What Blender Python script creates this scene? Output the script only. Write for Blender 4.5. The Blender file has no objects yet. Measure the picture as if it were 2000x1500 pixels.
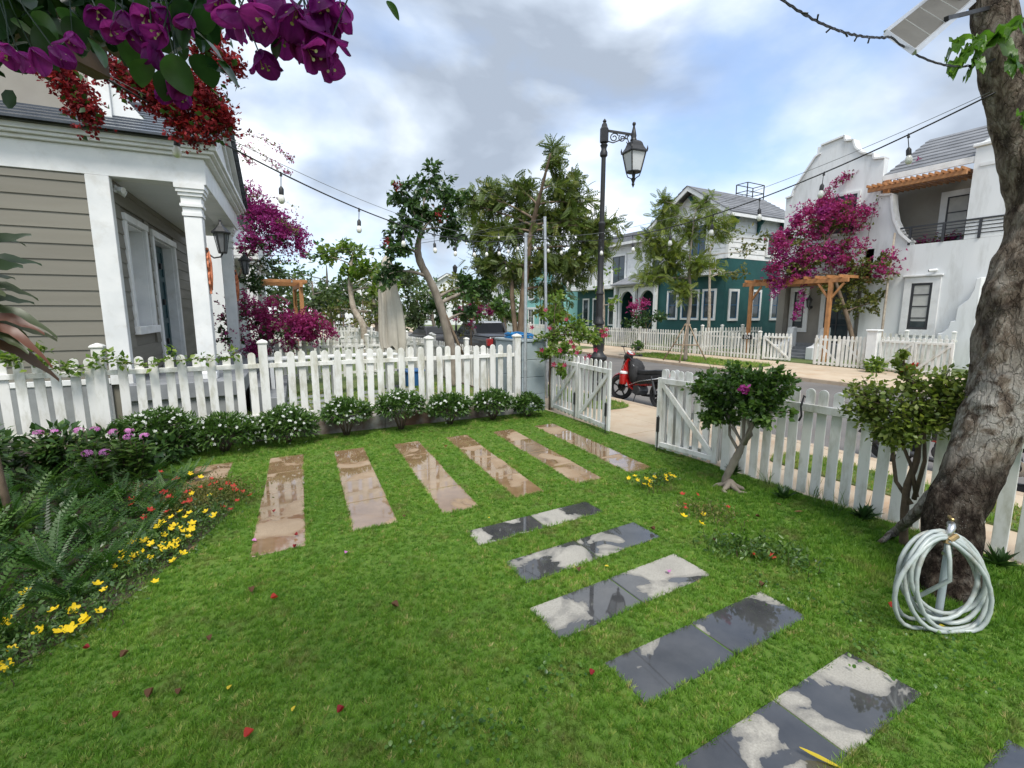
import bpy, bmesh, math, random
import numpy as np
from mathutils import Vector, Matrix, noise as mnoise
R = math.radians
PI = math.pi
rng = np.random.default_rng(7)
random.seed(7)
scn = bpy.context.scene
COL = scn.collection

# ------------------------------------------------------------------ camera
cam = bpy.data.cameras.new('camera')
cam.sensor_width = 36.0
cam.lens = 16.56
cam.clip_start = 0.03
cam.clip_end = 3000
camo = bpy.data.objects.new('camera', cam)
camo.location = (0, 0, 2.1)
camo.rotation_euler = (R(90 - 8.65), 0, R(-29))
COL.objects.link(camo)
scn.camera = camo

# ------------------------------------------------------------------ sky, sun, exposure
SUN_EL, SUN_AZ = 58.0, 200.0          # azimuth clockwise from +Y
world = bpy.data.worlds.new('World')
scn.world = world
world.use_nodes = True
nt = world.node_tree
nt.nodes.clear()


def N(t, kind, **kw):
    n = t.nodes.new(kind)
    for k, v in kw.items():
        if k == 'inp':
            for kk, vv in v.items():
                n.inputs[kk].default_value = vv
        else:
            setattr(n, k, v)
    return n


def ramp(t, stops, interp='LINEAR'):
    n = t.nodes.new('ShaderNodeValToRGB')
    cr = n.color_ramp
    cr.interpolation = interp
    while len(cr.elements) < len(stops):
        cr.elements.new(0.5)
    for e, (p, c) in zip(cr.elements, stops):
        e.position = p
        e.color = (c, c, c, 1) if isinstance(c, (int, float)) else (c[0], c[1], c[2], 1)
    return n


def math_n(t, op, a, b=None, clamp=False):
    n = t.nodes.new('ShaderNodeMath')
    n.operation = op
    n.use_clamp = clamp
    for i, v in enumerate((a, b)):
        if v is None:
            continue
        if isinstance(v, (int, float)):
            n.inputs[i].default_value = v
        else:
            t.links.new(v, n.inputs[i])
    return n.outputs[0]


def mixc(t, fac, a, b, blend='MIX'):
    n = t.nodes.new('ShaderNodeMix')
    n.data_type = 'RGBA'
    n.blend_type = blend
    for sock, v in ((n.inputs[0], fac), (n.inputs[6], a), (n.inputs[7], b)):
        if isinstance(v, (int, float)):
            sock.default_value = v
        elif isinstance(v, tuple):
            sock.default_value = (v[0], v[1], v[2], 1)
        else:
            t.links.new(v, sock)
    return n.outputs[2]


L = nt.links.new
sky = N(nt, 'ShaderNodeTexSky', sky_type='NISHITA', sun_disc=False)
sky.sun_elevation = R(SUN_EL)
sky.sun_rotation = R(SUN_AZ)
sky.air_density = 1.0
sky.dust_density = 2.0
sky.ozone_density = 1.5
tc = N(nt, 'ShaderNodeTexCoord')
mp1 = N(nt, 'ShaderNodeMapping')
mp1.inputs['Location'].default_value = (0, 0, 0)
mp1.inputs['Scale'].default_value = (1.0, 1.0, 1.7)
L(tc.outputs['Generated'], mp1.inputs[0])
n1 = N(nt, 'ShaderNodeTexNoise', inp={'Scale': 1.9, 'Detail': 7.0, 'Roughness': 0.50, 'Distortion': 0.25})
L(mp1.outputs[0], n1.inputs['Vector'])
cover = ramp(nt, [(0.36, 0.12), (0.46, 0.62), (0.54, 1.0)])
L(n1.outputs[0], cover.inputs[0])
mp = N(nt, 'ShaderNodeMapping')
mp.inputs['Location'].default_value = (3.7, 1.2, 0.4)
mp.inputs['Scale'].default_value = (1.0, 1.0, 1.9)
L(tc.outputs['Generated'], mp.inputs[0])
n2 = N(nt, 'ShaderNodeTexNoise', inp={'Scale': 2.1, 'Detail': 6.0, 'Roughness': 0.48, 'Distortion': 0.3})
L(mp.outputs[0], n2.inputs['Vector'])
shade = ramp(nt, [(0.36, (0.27, 0.315, 0.385)), (0.44, (0.41, 0.47, 0.555)), (0.51, (0.60, 0.655, 0.725)), (0.60, (0.84, 0.85, 0.86))])
L(n2.outputs[0], shade.inputs[0])
skyc = mixc(nt, 1.0, sky.outputs[0], (0.07, 0.092, 0.115), 'MULTIPLY')
skyt = mixc(nt, 1.0, skyc, (0.14, 0.165, 0.20), 'ADD')
allsky = mixc(nt, cover.outputs[0], skyt, shade.outputs[0])
bg = N(nt, 'ShaderNodeBackground', inp={'Strength': 1.0})
L(allsky, bg.inputs[0])
wo = N(nt, 'ShaderNodeOutputWorld')
L(bg.outputs[0], wo.inputs[0])

sun = bpy.data.lights.new('sun', 'SUN')
sun.energy = 2.2
sun.angle = R(20)
sun.color = (1.0, 0.95, 0.88)
suno = bpy.data.objects.new('sun', sun)
az = R(SUN_AZ)
sdir = Vector((math.sin(az) * math.cos(R(SUN_EL)), math.cos(az) * math.cos(R(SUN_EL)), math.sin(R(SUN_EL))))
suno.rotation_euler = sdir.to_track_quat('Z', 'Y').to_euler()
suno.location = (0, 0, 30)
COL.objects.link(suno)

vs = scn.view_settings
vs.view_transform = 'Standard'
vs.look = 'None'
vs.gamma = 1
vs.exposure = 0.80
vs.use_curve_mapping = False
world.cycles.sampling_method = 'MANUAL'
world.cycles.sample_map_resolution = 512
scn.cycles.max_bounces = 5
scn.cycles.diffuse_bounces = 2
scn.cycles.glossy_bounces = 3
scn.cycles.transmission_bounces = 4
scn.cycles.transparent_max_bounces = 8
scn.cycles.caustics_reflective = False
scn.cycles.caustics_refractive = False


# ------------------------------------------------------------------ materials
def newmat(name):
    m = bpy.data.materials.new(name)
    m.use_nodes = True
    t = m.node_tree
    t.nodes.clear()
    out = t.nodes.new('ShaderNodeOutputMaterial')
    b = t.nodes.new('ShaderNodeBsdfPrincipled')
    t.links.new(b.outputs[0], out.inputs[0])
    return m, t, b, out


def vec(t, coords='Object', scale=(1, 1, 1)):
    if coords == 'World':
        g = t.nodes.new('ShaderNodeNewGeometry').outputs['Position']
    else:
        g = t.nodes.new('ShaderNodeTexCoord').outputs[coords]
    if scale == (1, 1, 1):
        return g
    mpn = t.nodes.new('ShaderNodeMapping')
    mpn.inputs['Scale'].default_value = scale
    t.links.new(g, mpn.inputs[0])
    return mpn.outputs[0]


def tnoise(t, v, scale, detail=5.0, rough=0.55, dist=0.0):
    n = N(t, 'ShaderNodeTexNoise', inp={'Scale': scale, 'Detail': detail, 'Roughness': rough, 'Distortion': dist})
    t.links.new(v, n.inputs['Vector'])
    return n.outputs[0]


def M(name, c1, c2=None, rough=0.6, scale=5.0, lo=0.35, hi=0.65, bump=0.0, bscale=50.0, metal=0.0, spec=0.5,
      rnd=0.0, dirt=None, coords='World', stretch=(1, 1, 1), coat=0.0, bdist=0.01):
    m, t, b, out = newmat(name)
    v = vec(t, coords, stretch)
    c2 = c2 or tuple(x * 0.82 for x in c1)
    r = ramp(t, [(lo, c1), (hi, c2)])
    t.links.new(tnoise(t, v, scale), r.inputs[0])
    col = r.outputs[0]
    if dirt:
        dc, ds, dlo, dhi, damt = dirt
        dr = ramp(t, [(dlo, 0.0), (dhi, damt)])
        t.links.new(tnoise(t, v, ds, 8.0, 0.65), dr.inputs[0])
        col = mixc(t, dr.outputs[0], col, dc)
    if rnd:
        oi = t.nodes.new('ShaderNodeObjectInfo')
        hs = t.nodes.new('ShaderNodeHueSaturation')
        t.links.new(math_n(t, 'ADD', math_n(t, 'MULTIPLY', oi.outputs['Random'], 2 * rnd), 1 - rnd), hs.inputs['Value'])
        t.links.new(col, hs.inputs['Color'])
        col = hs.outputs[0]
    t.links.new(col, b.inputs['Base Color'])
    rr = ramp(t, [(0.3, max(0.02, rough * 0.8)), (0.7, min(1, rough * 1.15))])
    t.links.new(tnoise(t, v, scale * 2.3), rr.inputs[0])
    t.links.new(rr.outputs[0], b.inputs['Roughness'])
    b.inputs['Metallic'].default_value = metal
    b.inputs['Specular IOR Level'].default_value = spec
    b.inputs['Coat Weight'].default_value = coat
    b.inputs['Coat Roughness'].default_value = 0.05
    if bump:
        bn = N(t, 'ShaderNodeBump', inp={'Strength': bump, 'Distance': bdist})
        t.links.new(tnoise(t, v, bscale, 6.0, 0.6), bn.inputs['Height'])
        t.links.new(bn.outputs[0], b.inputs['Normal'])
    return m


def LM(name, stops, trans=0.35, rough=0.45, spec=0.35, wscale=0.0, rnd=0.0):
    """leaf or petal: colour from the per-leaf attribute v, some light through"""
    m, t, b, out = newmat(name)
    at = N(t, 'ShaderNodeAttribute', attribute_name='v')
    n = len(stops)
    r = ramp(t, [(i / max(1, n - 1), c) for i, c in enumerate(stops)])
    t.links.new(at.outputs['Fac'], r.inputs[0])
    col = r.outputs[0]
    if wscale:
        nz = ramp(t, [(0.3, 0.65), (0.7, 1.25)])
        t.links.new(tnoise(t, vec(t, 'World'), wscale), nz.inputs[0])
        col = mixc(t, 1.0, col, nz.outputs[0], 'MULTIPLY')
    if rnd:
        oi = t.nodes.new('ShaderNodeObjectInfo')
        hs = t.nodes.new('ShaderNodeHueSaturation')
        t.links.new(math_n(t, 'ADD', math_n(t, 'MULTIPLY', oi.outputs['Random'], 2 * rnd), 1 - rnd), hs.inputs['Value'])
        t.links.new(col, hs.inputs['Color'])
        col = hs.outputs[0]
    t.links.new(col, b.inputs['Base Color'])
    b.inputs['Roughness'].default_value = rough
    b.inputs['Specular IOR Level'].default_value = spec
    tr = t.nodes.new('ShaderNodeBsdfTranslucent')
    t.links.new(mixc(t, 1.0, col, (1.5, 1.6, 1.0), 'MULTIPLY'), tr.inputs[0])
    mx = t.nodes.new('ShaderNodeMixShader')
    mx.inputs[0].default_value = trans
    t.links.new(b.outputs[0], mx.inputs[1])
    t.links.new(tr.outputs[0], mx.inputs[2])
    t.links.new(mx.outputs[0], out.inputs[0])
    return m


def glass_mat(name, tint=(0.02, 0.03, 0.035), rough=0.04):
    m, t, b, out = newmat(name)
    r = ramp(t, [(0.35, tint), (0.7, tuple(x * 2.2 + 0.01 for x in tint))])
    t.links.new(tnoise(t, vec(t, 'World'), 0.9), r.inputs[0])
    t.links.new(r.outputs[0], b.inputs['Base Color'])
    b.inputs['Roughness'].default_value = rough
    b.inputs['Specular IOR Level'].default_value = 0.8
    return m


def slab_mat(name, dry1, dry2, wet1, wet2, wlo, whi, wscale=2.2, wrough=0.03):
    """stone slab with standing water: where the noise is over the threshold the stone is dark and mirror-smooth"""
    m, t, b, out = newmat(name)
    v = vec(t, 'World')
    oi = t.nodes.new('ShaderNodeObjectInfo')
    sp = t.nodes.new('ShaderNodeCombineXYZ')
    t.links.new(math_n(t, 'MULTIPLY', oi.outputs['Random'], 17.0), sp.inputs[2])
    ad = N(t, 'ShaderNodeVectorMath', operation='ADD')
    t.links.new(v, ad.inputs[0])
    t.links.new(sp.outputs[0], ad.inputs[1])
    w = tnoise(t, ad.outputs[0], wscale, 5.0, 0.5, 0.6)
    wet = ramp(t, [(wlo, 0.0), (whi, 1.0)])
    t.links.new(w, wet.inputs[0])
    damp = ramp(t, [(wlo - 0.055, 0.0), (wlo, 1.0)])
    t.links.new(w, damp.inputs[0])
    g = tnoise(t, v, 90.0, 3.0, 0.7)
    g2 = tnoise(t, v, 4.0, 6.0, 0.6)
    rd = ramp(t, [(0.3, dry1), (0.7, dry2)])
    t.links.new(g2, rd.inputs[0])
    rg = ramp(t, [(0.3, 0.78), (0.7, 1.15)])
    t.links.new(g, rg.inputs[0])
    dry = mixc(t, 1.0, rd.outputs[0], rg.outputs[0], 'MULTIPLY')
    rw = ramp(t, [(0.35, wet1), (0.65, wet2)])
    t.links.new(g2, rw.inputs[0])
    c = mixc(t, damp.outputs[0], dry, mixc(t, 0.5, dry, rw.outputs[0]))
    c = mixc(t, wet.outputs[0], c, rw.outputs[0])
    t.links.new(c, b.inputs['Base Color'])
    ro = ramp(t, [(0.0, 0.8), (1.0, wrough)])
    t.links.new(wet.outputs[0], ro.inputs[0])
    t.links.new(ro.outputs[0], b.inputs['Roughness'])
    b.inputs['Specular IOR Level'].default_value = 0.5
    bn = N(t, 'ShaderNodeBump', inp={'Distance': 0.004})
    st = ramp(t, [(0.0, 0.6), (0.8, 0.0)])
    t.links.new(wet.outputs[0], st.inputs[0])
    t.links.new(st.outputs[0], bn.inputs['Strength'])
    t.links.new(g, bn.inputs['Height'])
    t.links.new(bn.outputs[0], b.inputs['Normal'])
    # thin water sheet: extra mirror coat where wet
    ct = math_n(t, 'MULTIPLY', wet.outputs[0], 0.9)
    t.links.new(ct, b.inputs['Coat Weight'])
    b.inputs['Coat Roughness'].default_value = 0.01
    b.inputs['Coat IOR'].default_value = 1.33
    return m


MT = {}


def defmats():
    m = MT
    m['white'] = M('white_paint', (0.78, 0.78, 0.76), (0.68, 0.69, 0.68), 0.5, 2.5, rnd=0.05, dirt=((0.42, 0.38, 0.30), 3.0, 0.52, 0.8, 0.5), bump=0.12, bscale=120, bdist=0.002)
    m['fence'] = M('fence_paint', (0.75, 0.74, 0.70), (0.66, 0.66, 0.62), 0.5, 3.0, rnd=0.07, dirt=((0.33, 0.31, 0.20), 6.0, 0.48, 0.72, 0.75), bump=0.5, bscale=55, bdist=0.002, stretch=(1, 1, 0.35))
    m['render'] = M('white_render', (0.78, 0.79, 0.78), (0.68, 0.70, 0.70), 0.85, 0.8, dirt=((0.40, 0.40, 0.37), 2.2, 0.50, 0.80, 0.7), bump=0.2, bscale=60, bdist=0.004, stretch=(1, 1, 0.22))
    m['siding'] = M('taupe_siding', (0.190, 0.178, 0.142), (0.165, 0.154, 0.122), 0.65, 1.2, rnd=0.05, bump=0.15, bscale=30, bdist=0.003, stretch=(0.3, 0.3, 3))
    m['taupe'] = M('taupe_wall', (0.30, 0.28, 0.24), (0.25, 0.23, 0.20), 0.8, 1.2, bump=0.12, bscale=60, bdist=0.003)
    m['soffit'] = M('soffit_white', (0.74, 0.75, 0.74), (0.68, 0.69, 0.69), 0.7, 1.5)
    m['iron'] = M('black_iron', (0.012, 0.0125, 0.0135), (0.02, 0.02, 0.021), 0.5, 8.0, bump=0.15, bscale=60, bdist=0.002)
    m['galv'] = M('galvanised', (0.42, 0.44, 0.46), (0.55, 0.57, 0.58), 0.42, 14.0, metal=0.7)
    m['timber'] = M('cedar_timber', (0.46, 0.22, 0.085), (0.33, 0.145, 0.055), 0.55, 5.0, bump=0.2, bscale=30, bdist=0.003, stretch=(1, 1, 1))
    m['timber_dark'] = M('weathered_timber', (0.10, 0.062, 0.036), (0.055, 0.034, 0.022), 0.7, 5.0, bump=0.3, bscale=30, bdist=0.004)
    m['teal_door'] = M('teal_door', (0.022, 0.075, 0.085), (0.018, 0.055, 0.065), 0.35, 3.0)
    m['green_wall'] = M('dark_green_wall', (0.012, 0.085, 0.082), (0.010, 0.066, 0.066), 0.7, 1.0, dirt=((0.03, 0.12, 0.115), 1.2, 0.5, 0.8, 0.4))
    m['mint_wall'] = M('mint_wall', (0.30, 0.62, 0.58), (0.25, 0.55, 0.52), 0.75, 1.0)
    m['roof'] = M('slate_tile', (0.045, 0.052, 0.065), (0.075, 0.082, 0.095), 0.22, 4.0, rnd=0.12, bump=0.1)
    m['roof_grey'] = M('grey_shingle', (0.14, 0.145, 0.155), (0.20, 0.205, 0.215), 0.7, 2.0, rnd=0.15, bump=0.2)
    m['glass'] = glass_mat('window_glass')
    m['darkframe'] = M('charcoal_frame', (0.030, 0.032, 0.036), (0.04, 0.042, 0.046), 0.45, 4.0)
    m['curtain'] = M('pale_blind', (0.52, 0.52, 0.48), (0.42, 0.42, 0.40), 0.8, 3.0)
    m['blue_frame'] = M('blue_frame', (0.02, 0.11, 0.22), (0.02, 0.09, 0.18), 0.45, 3.0)
    m['concrete'] = M('grey_concrete', (0.27, 0.28, 0.28), (0.20, 0.21, 0.215), 0.85, 2.5, dirt=((0.12, 0.115, 0.10), 2.0, 0.5, 0.8, 0.6), bump=0.35, bscale=45, bdist=0.004)
    m['blockpaint'] = M('blue_grey_block', (0.32, 0.37, 0.385), (0.26, 0.31, 0.325), 0.75, 2.0, dirt=((0.2, 0.21, 0.2), 3.0, 0.55, 0.8, 0.4), bump=0.25, bscale=50, bdist=0.003)
    m['plinth'] = M('stained_plinth', (0.30, 0.29, 0.27), (0.20, 0.15, 0.11), 0.9, 2.2, dirt=((0.10, 0.045, 0.024), 2.2, 0.42, 0.62, 0.85), bump=0.4, bscale=30, bdist=0.006)
    m['steps'] = M('grey_stone_step', (0.17, 0.18, 0.19), (0.24, 0.25, 0.26), 0.6, 3.0, bump=0.25)
    m['paving'] = M('cream_paving', (0.50, 0.41, 0.30), (0.42, 0.33, 0.23), 0.8, 1.0, rnd=0.06, dirt=((0.36, 0.19, 0.09), 1.4, 0.50, 0.75, 0.6), bump=0.25, bscale=55, bdist=0.004)
    m['kerb'] = M('kerb_stone', (0.46, 0.37, 0.27), (0.38, 0.30, 0.22), 0.85, 2.0, dirt=((0.25, 0.16, 0.10), 3.0, 0.5, 0.8, 0.6), bump=0.3)
    m['asphalt'] = M('asphalt', (0.115, 0.108, 0.10), (0.15, 0.14, 0.13), 0.8, 0.6, dirt=((0.20, 0.15, 0.11), 0.9, 0.5, 0.8, 0.5), bump=0.5, bscale=160, bdist=0.004)
    m['soil'] = M('lawn_soil', (0.075, 0.150, 0.022), (0.105, 0.165, 0.032), 0.95, 3.0, spec=0.1, dirt=((0.11, 0.09, 0.045), 5.0, 0.56, 0.76, 0.6), bump=0.5, bscale=40)
    m['farlawn'] = M('short_grass', (0.075, 0.125, 0.028), (0.12, 0.15, 0.045), 0.9, 1.5, dirt=((0.16, 0.15, 0.06), 3.0, 0.5, 0.75, 0.6), bump=0.8, bscale=90, bdist=0.02)
    m['earth'] = M('earth', (0.17, 0.14, 0.09), (0.11, 0.12, 0.06), 0.95, 0.2, bump=0.3)
    m['rubber'] = M('rubber', (0.016, 0.016, 0.017), (0.024, 0.024, 0.025), 0.75, 10.0)
    m['chrome'] = M('dull_chrome', (0.45, 0.46, 0.47), (0.6, 0.6, 0.6), 0.3, 9.0, metal=0.9)
    m['redpaint'] = M('red_paint', (0.42, 0.016, 0.014), (0.34, 0.012, 0.012), 0.25, 3.0, coat=0.6)
    m['blackplastic'] = M('black_plastic', (0.014, 0.014, 0.015), (0.022, 0.022, 0.023), 0.5, 6.0)
    m['blackcloth'] = M('black_cloth', (0.013, 0.013, 0.014), (0.022, 0.022, 0.023), 0.85, 7.0, bump=0.3, bscale=12, bdist=0.02)
    m['carpaint'] = M('dark_grey_car_paint', (0.018, 0.017, 0.018), (0.024, 0.023, 0.024), 0.35, 2.0, coat=0.25)
    m['carglass'] = M('car_glass', (0.008, 0.009, 0.010), (0.012, 0.012, 0.013), 0.1, 2.0, spec=0.3)
    m['carsilver'] = M('car_roof_silver', (0.34, 0.35, 0.36), (0.4, 0.41, 0.42), 0.25, 2.0, metal=0.3, coat=0.8)
    m['redlamp'] = M('red_lamp', (0.45, 0.008, 0.010), (0.30, 0.006, 0.008), 0.15, 9.0, coat=0.8)
    m['canvas'] = M('stone_canvas', (0.52, 0.48, 0.395), (0.43, 0.395, 0.325), 0.85, 2.0, dirt=((0.26, 0.23, 0.18), 3.0, 0.5, 0.8, 0.5), bump=0.25, bscale=90, bdist=0.003)
    m['hose'] = M('pale_hose', (0.42, 0.46, 0.44), (0.33, 0.37, 0.36), 0.4, 7.0, dirt=((0.20, 0.17, 0.11), 9.0, 0.52, 0.72, 0.65))
    m['bluehose'] = M('blue_hose', (0.015, 0.22, 0.50), (0.012, 0.17, 0.42), 0.35, 4.0)
    m['bluebox'] = M('blue_tub', (0.03, 0.12, 0.30), (0.025, 0.10, 0.25), 0.4, 4.0)
    m['brass'] = M('worn_brass', (0.42, 0.30, 0.14), (0.30, 0.21, 0.10), 0.4, 20.0, metal=0.8)
    m['blackpost'] = M('black_bollard', (0.010, 0.010, 0.010), (0.016, 0.016, 0.015), 0.55, 5.0)
    m['bark'] = M('tree_bark', (0.20, 0.145, 0.095), (0.10, 0.07, 0.046), 0.9, 7.0, bump=0.6, bscale=22, bdist=0.02, stretch=(1, 1, 0.4))
    m['greybark'] = M('grey_bark', (0.29, 0.25, 0.20), (0.17, 0.14, 0.11), 0.9, 6.0, bump=0.6, bscale=22, bdist=0.02, stretch=(1, 1, 0.4))
    m['palebark'] = M('pale_bark', (0.42, 0.37, 0.29), (0.26, 0.21, 0.16), 0.85, 9.0, bump=0.4, bscale=30, bdist=0.008)
    m['twig'] = M('brown_twig', (0.11, 0.075, 0.045), (0.065, 0.046, 0.03), 0.85, 12.0)
    m['stake'] = M('wood_stake', (0.32, 0.24, 0.16), (0.20, 0.145, 0.095), 0.8, 8.0)
    m['bulb'] = M('frosted_bulb', (0.78, 0.77, 0.72), (0.72, 0.71, 0.66), 0.25, 30.0)
    m['cable'] = M('black_cable', (0.012, 0.012, 0.013), (0.02, 0.02, 0.021), 0.5, 20.0)
    m['wire'] = M('steel_wire', (0.30, 0.30, 0.30), (0.22, 0.22, 0.22), 0.4, 20.0, metal=0.6)
    m['panelback'] = M('solar_back', (0.085, 0.082, 0.07), (0.065, 0.062, 0.053), 0.5, 4.0)
    m['alu'] = M('aluminium', (0.62, 0.63, 0.64), (0.55, 0.56, 0.57), 0.35, 6.0, metal=0.6)
    m['orange'] = M('orange_ornament', (0.62, 0.22, 0.10), (0.48, 0.15, 0.07), 0.6, 12.0)
    m['signblack'] = M('sign_black', (0.008, 0.008, 0.008), (0.012, 0.012, 0.012), 0.4, 5.0)
    m['signwhite'] = M('sign_white', (0.8, 0.8, 0.8), (0.76, 0.76, 0.76), 0.5, 5.0)
    m['lampglass'] = M('opal_lamp_glass', (0.62, 0.64, 0.64), (0.55, 0.57, 0.58), 0.2, 2.0)
    m['terracotta'] = M('terracotta', (0.22, 0.10, 0.06), (0.16, 0.07, 0.045), 0.8, 6.0)
    m['sand'] = slab_mat('wet_sandstone', (0.36, 0.27, 0.18), (0.29, 0.21, 0.135), (0.19, 0.118, 0.062), (0.27, 0.175, 0.098), 0.42, 0.445, 1.7, 0.05)
    m['grey'] = slab_mat('wet_bluestone', (0.36, 0.34, 0.295), (0.29, 0.275, 0.24), (0.040, 0.041, 0.043), (0.065, 0.065, 0.066), 0.455, 0.462, 2.0)
    m['bougie'] = LM('magenta_bracts', [(0.15, 0.010, 0.085), (0.27, 0.022, 0.18), (0.42, 0.07, 0.31)], 0.4, 0.6, 0.2)
    m['bougie_pink'] = LM('pink_bracts', [(0.16, 0.012, 0.06), (0.28, 0.025, 0.13), (0.42, 0.06, 0.24)], 0.4, 0.6, 0.2)
    m['bougie_red'] = LM('crimson_bracts', [(0.07, 0.006, 0.010), (0.17, 0.010, 0.018), (0.30, 0.028, 0.034)], 0.35, 0.6, 0.2)
    m['leaf_dark'] = LM('dark_leaf', [(0.020, 0.048, 0.015), (0.042, 0.095, 0.023), (0.085, 0.150, 0.036)], 0.25, 0.35, 0.5)
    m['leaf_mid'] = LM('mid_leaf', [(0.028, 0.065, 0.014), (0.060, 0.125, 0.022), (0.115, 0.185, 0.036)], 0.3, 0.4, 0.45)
    m['leaf_neem'] = LM('feathery_leaf', [(0.045, 0.075, 0.016), (0.095, 0.140, 0.028), (0.19, 0.205, 0.05)], 0.3, 0.45, 0.4)
    m['leaf_lime'] = LM('lime_leaf', [(0.06, 0.12, 0.018), (0.12, 0.20, 0.028), (0.22, 0.28, 0.05)], 0.4, 0.45, 0.4)
    m['leaf_olive'] = LM('olive_leaf', [(0.06, 0.085, 0.02), (0.12, 0.14, 0.03), (0.20, 0.17, 0.05)], 0.35, 0.5, 0.35)
    m['leaf_far'] = LM('far_leaf', [(0.030, 0.055, 0.020), (0.06, 0.095, 0.03), (0.10, 0.14, 0.045)], 0.3, 0.5, 0.35)
    m['fern'] = LM('fern_green', [(0.012, 0.038, 0.008), (0.034, 0.092, 0.013), (0.085, 0.165, 0.026)], 0.3, 0.4, 0.4)
    m['leaf_sap'] = LM('sapling_leaf', [(0.07, 0.11, 0.02), (0.13, 0.18, 0.028), (0.22, 0.25, 0.045)], 0.35, 0.45, 0.4)
    m['leaf_fresh'] = LM('fresh_leaf', [(0.03, 0.085, 0.014), (0.07, 0.16, 0.02), (0.13, 0.24, 0.035)], .45, .35, .5)
    m['smoke'] = M('smoked_lantern_glass', (0.10, 0.105, 0.11), (0.16, 0.165, 0.17), 0.12, 3.0)
    m['croton'] = LM('cordyline_leaf', [(0.022, 0.040, 0.018), (0.045, 0.062, 0.022), (0.08, 0.032, 0.018), (0.115, 0.042, 0.022)], 0.15, 0.38, 0.35)
    m['whitepetal'] = LM('white_petal', [(0.72, 0.74, 0.70), (0.82, 0.83, 0.80)], 0.3, 0.5, 0.3)
    m['yellowpetal'] = LM('yellow_petal', [(0.75, 0.46, 0.008), (0.82, 0.62, 0.02)], 0.3, 0.5, 0.3)
    m['redpetal'] = LM('coral_petal', [(0.34, 0.022, 0.02), (0.52, 0.06, 0.035)], 0.3, 0.5, 0.3)
    m['pinkpetal'] = LM('pink_petal', [(0.55, 0.16, 0.48), (0.68, 0.30, 0.60)], 0.3, 0.5, 0.3)
    m['maroonpetal'] = LM('maroon_petal', [(0.22, 0.010, 0.04), (0.36, 0.035, 0.085)], 0.35, 0.5, 0.3)
    m['deadleaf'] = LM('dead_leaf', [(0.06, 0.03, 0.02), (0.16, 0.08, 0.04)], 0.2, 0.7, 0.2)
    m['yellowleaf'] = LM('yellow_leaf', [(0.60, 0.45, 0.03), (0.65, 0.50, 0.05)], 0.3, 0.5, 0.3)
    m['cream'] = LM('cream_flower', [(0.62, 0.60, 0.36), (0.7, 0.68, 0.45)], 0.3, 0.5, 0.3)


defmats()


def grass_mat():
    m, t, b, out = newmat('grass_blades')
    at = N(t, 'ShaderNodeAttribute', attribute_name='v')
    r = ramp(t, [(0.0, (0.065, 0.165, 0.016)), (0.40, (0.128, 0.265, 0.029)), (0.72, (0.205, 0.350, 0.048)), (0.88, (0.30, 0.38, 0.085)), (1.0, (0.42, 0.38, 0.15))])
    t.links.new(at.outputs['Fac'], r.inputs[0])
    v = vec(t, 'World')
    nz = ramp(t, [(0.30, (0.84, 0.87, 0.8)), (0.55, (1.0, 1.0, 1.0)), (0.72, (1.22, 1.1, 1.1))])
    t.links.new(tnoise(t, v, 1.5, 5.0, 0.6), nz.inputs[0])
    c = mixc(t, 1.0, r.outputs[0], nz.outputs[0], 'MULTIPLY')
    dr = ramp(t, [(0.54, 0.0), (0.70, 0.7)])
    t.links.new(tnoise(t, v, 2.7, 6.0, 0.65), dr.inputs[0])
    c = mixc(t, dr.outputs[0], c, (0.20, 0.17, 0.075))
    t.links.new(c, b.inputs['Base Color'])
    b.inputs['Roughness'].default_value = 0.5
    b.inputs['Specular IOR Level'].default_value = 0.35
    tr = t.nodes.new('ShaderNodeBsdfTranslucent')
    t.links.new(mixc(t, 1.0, c, (1.3, 1.35, 0.9), 'MULTIPLY'), tr.inputs[0])
    mx = t.nodes.new('ShaderNodeMixShader')
    mx.inputs[0].default_value = 0.35
    t.links.new(b.outputs[0], mx.inputs[1])
    t.links.new(tr.outputs[0], mx.inputs[2])
    t.links.new(mx.outputs[0], out.inputs[0])
    return m


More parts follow.
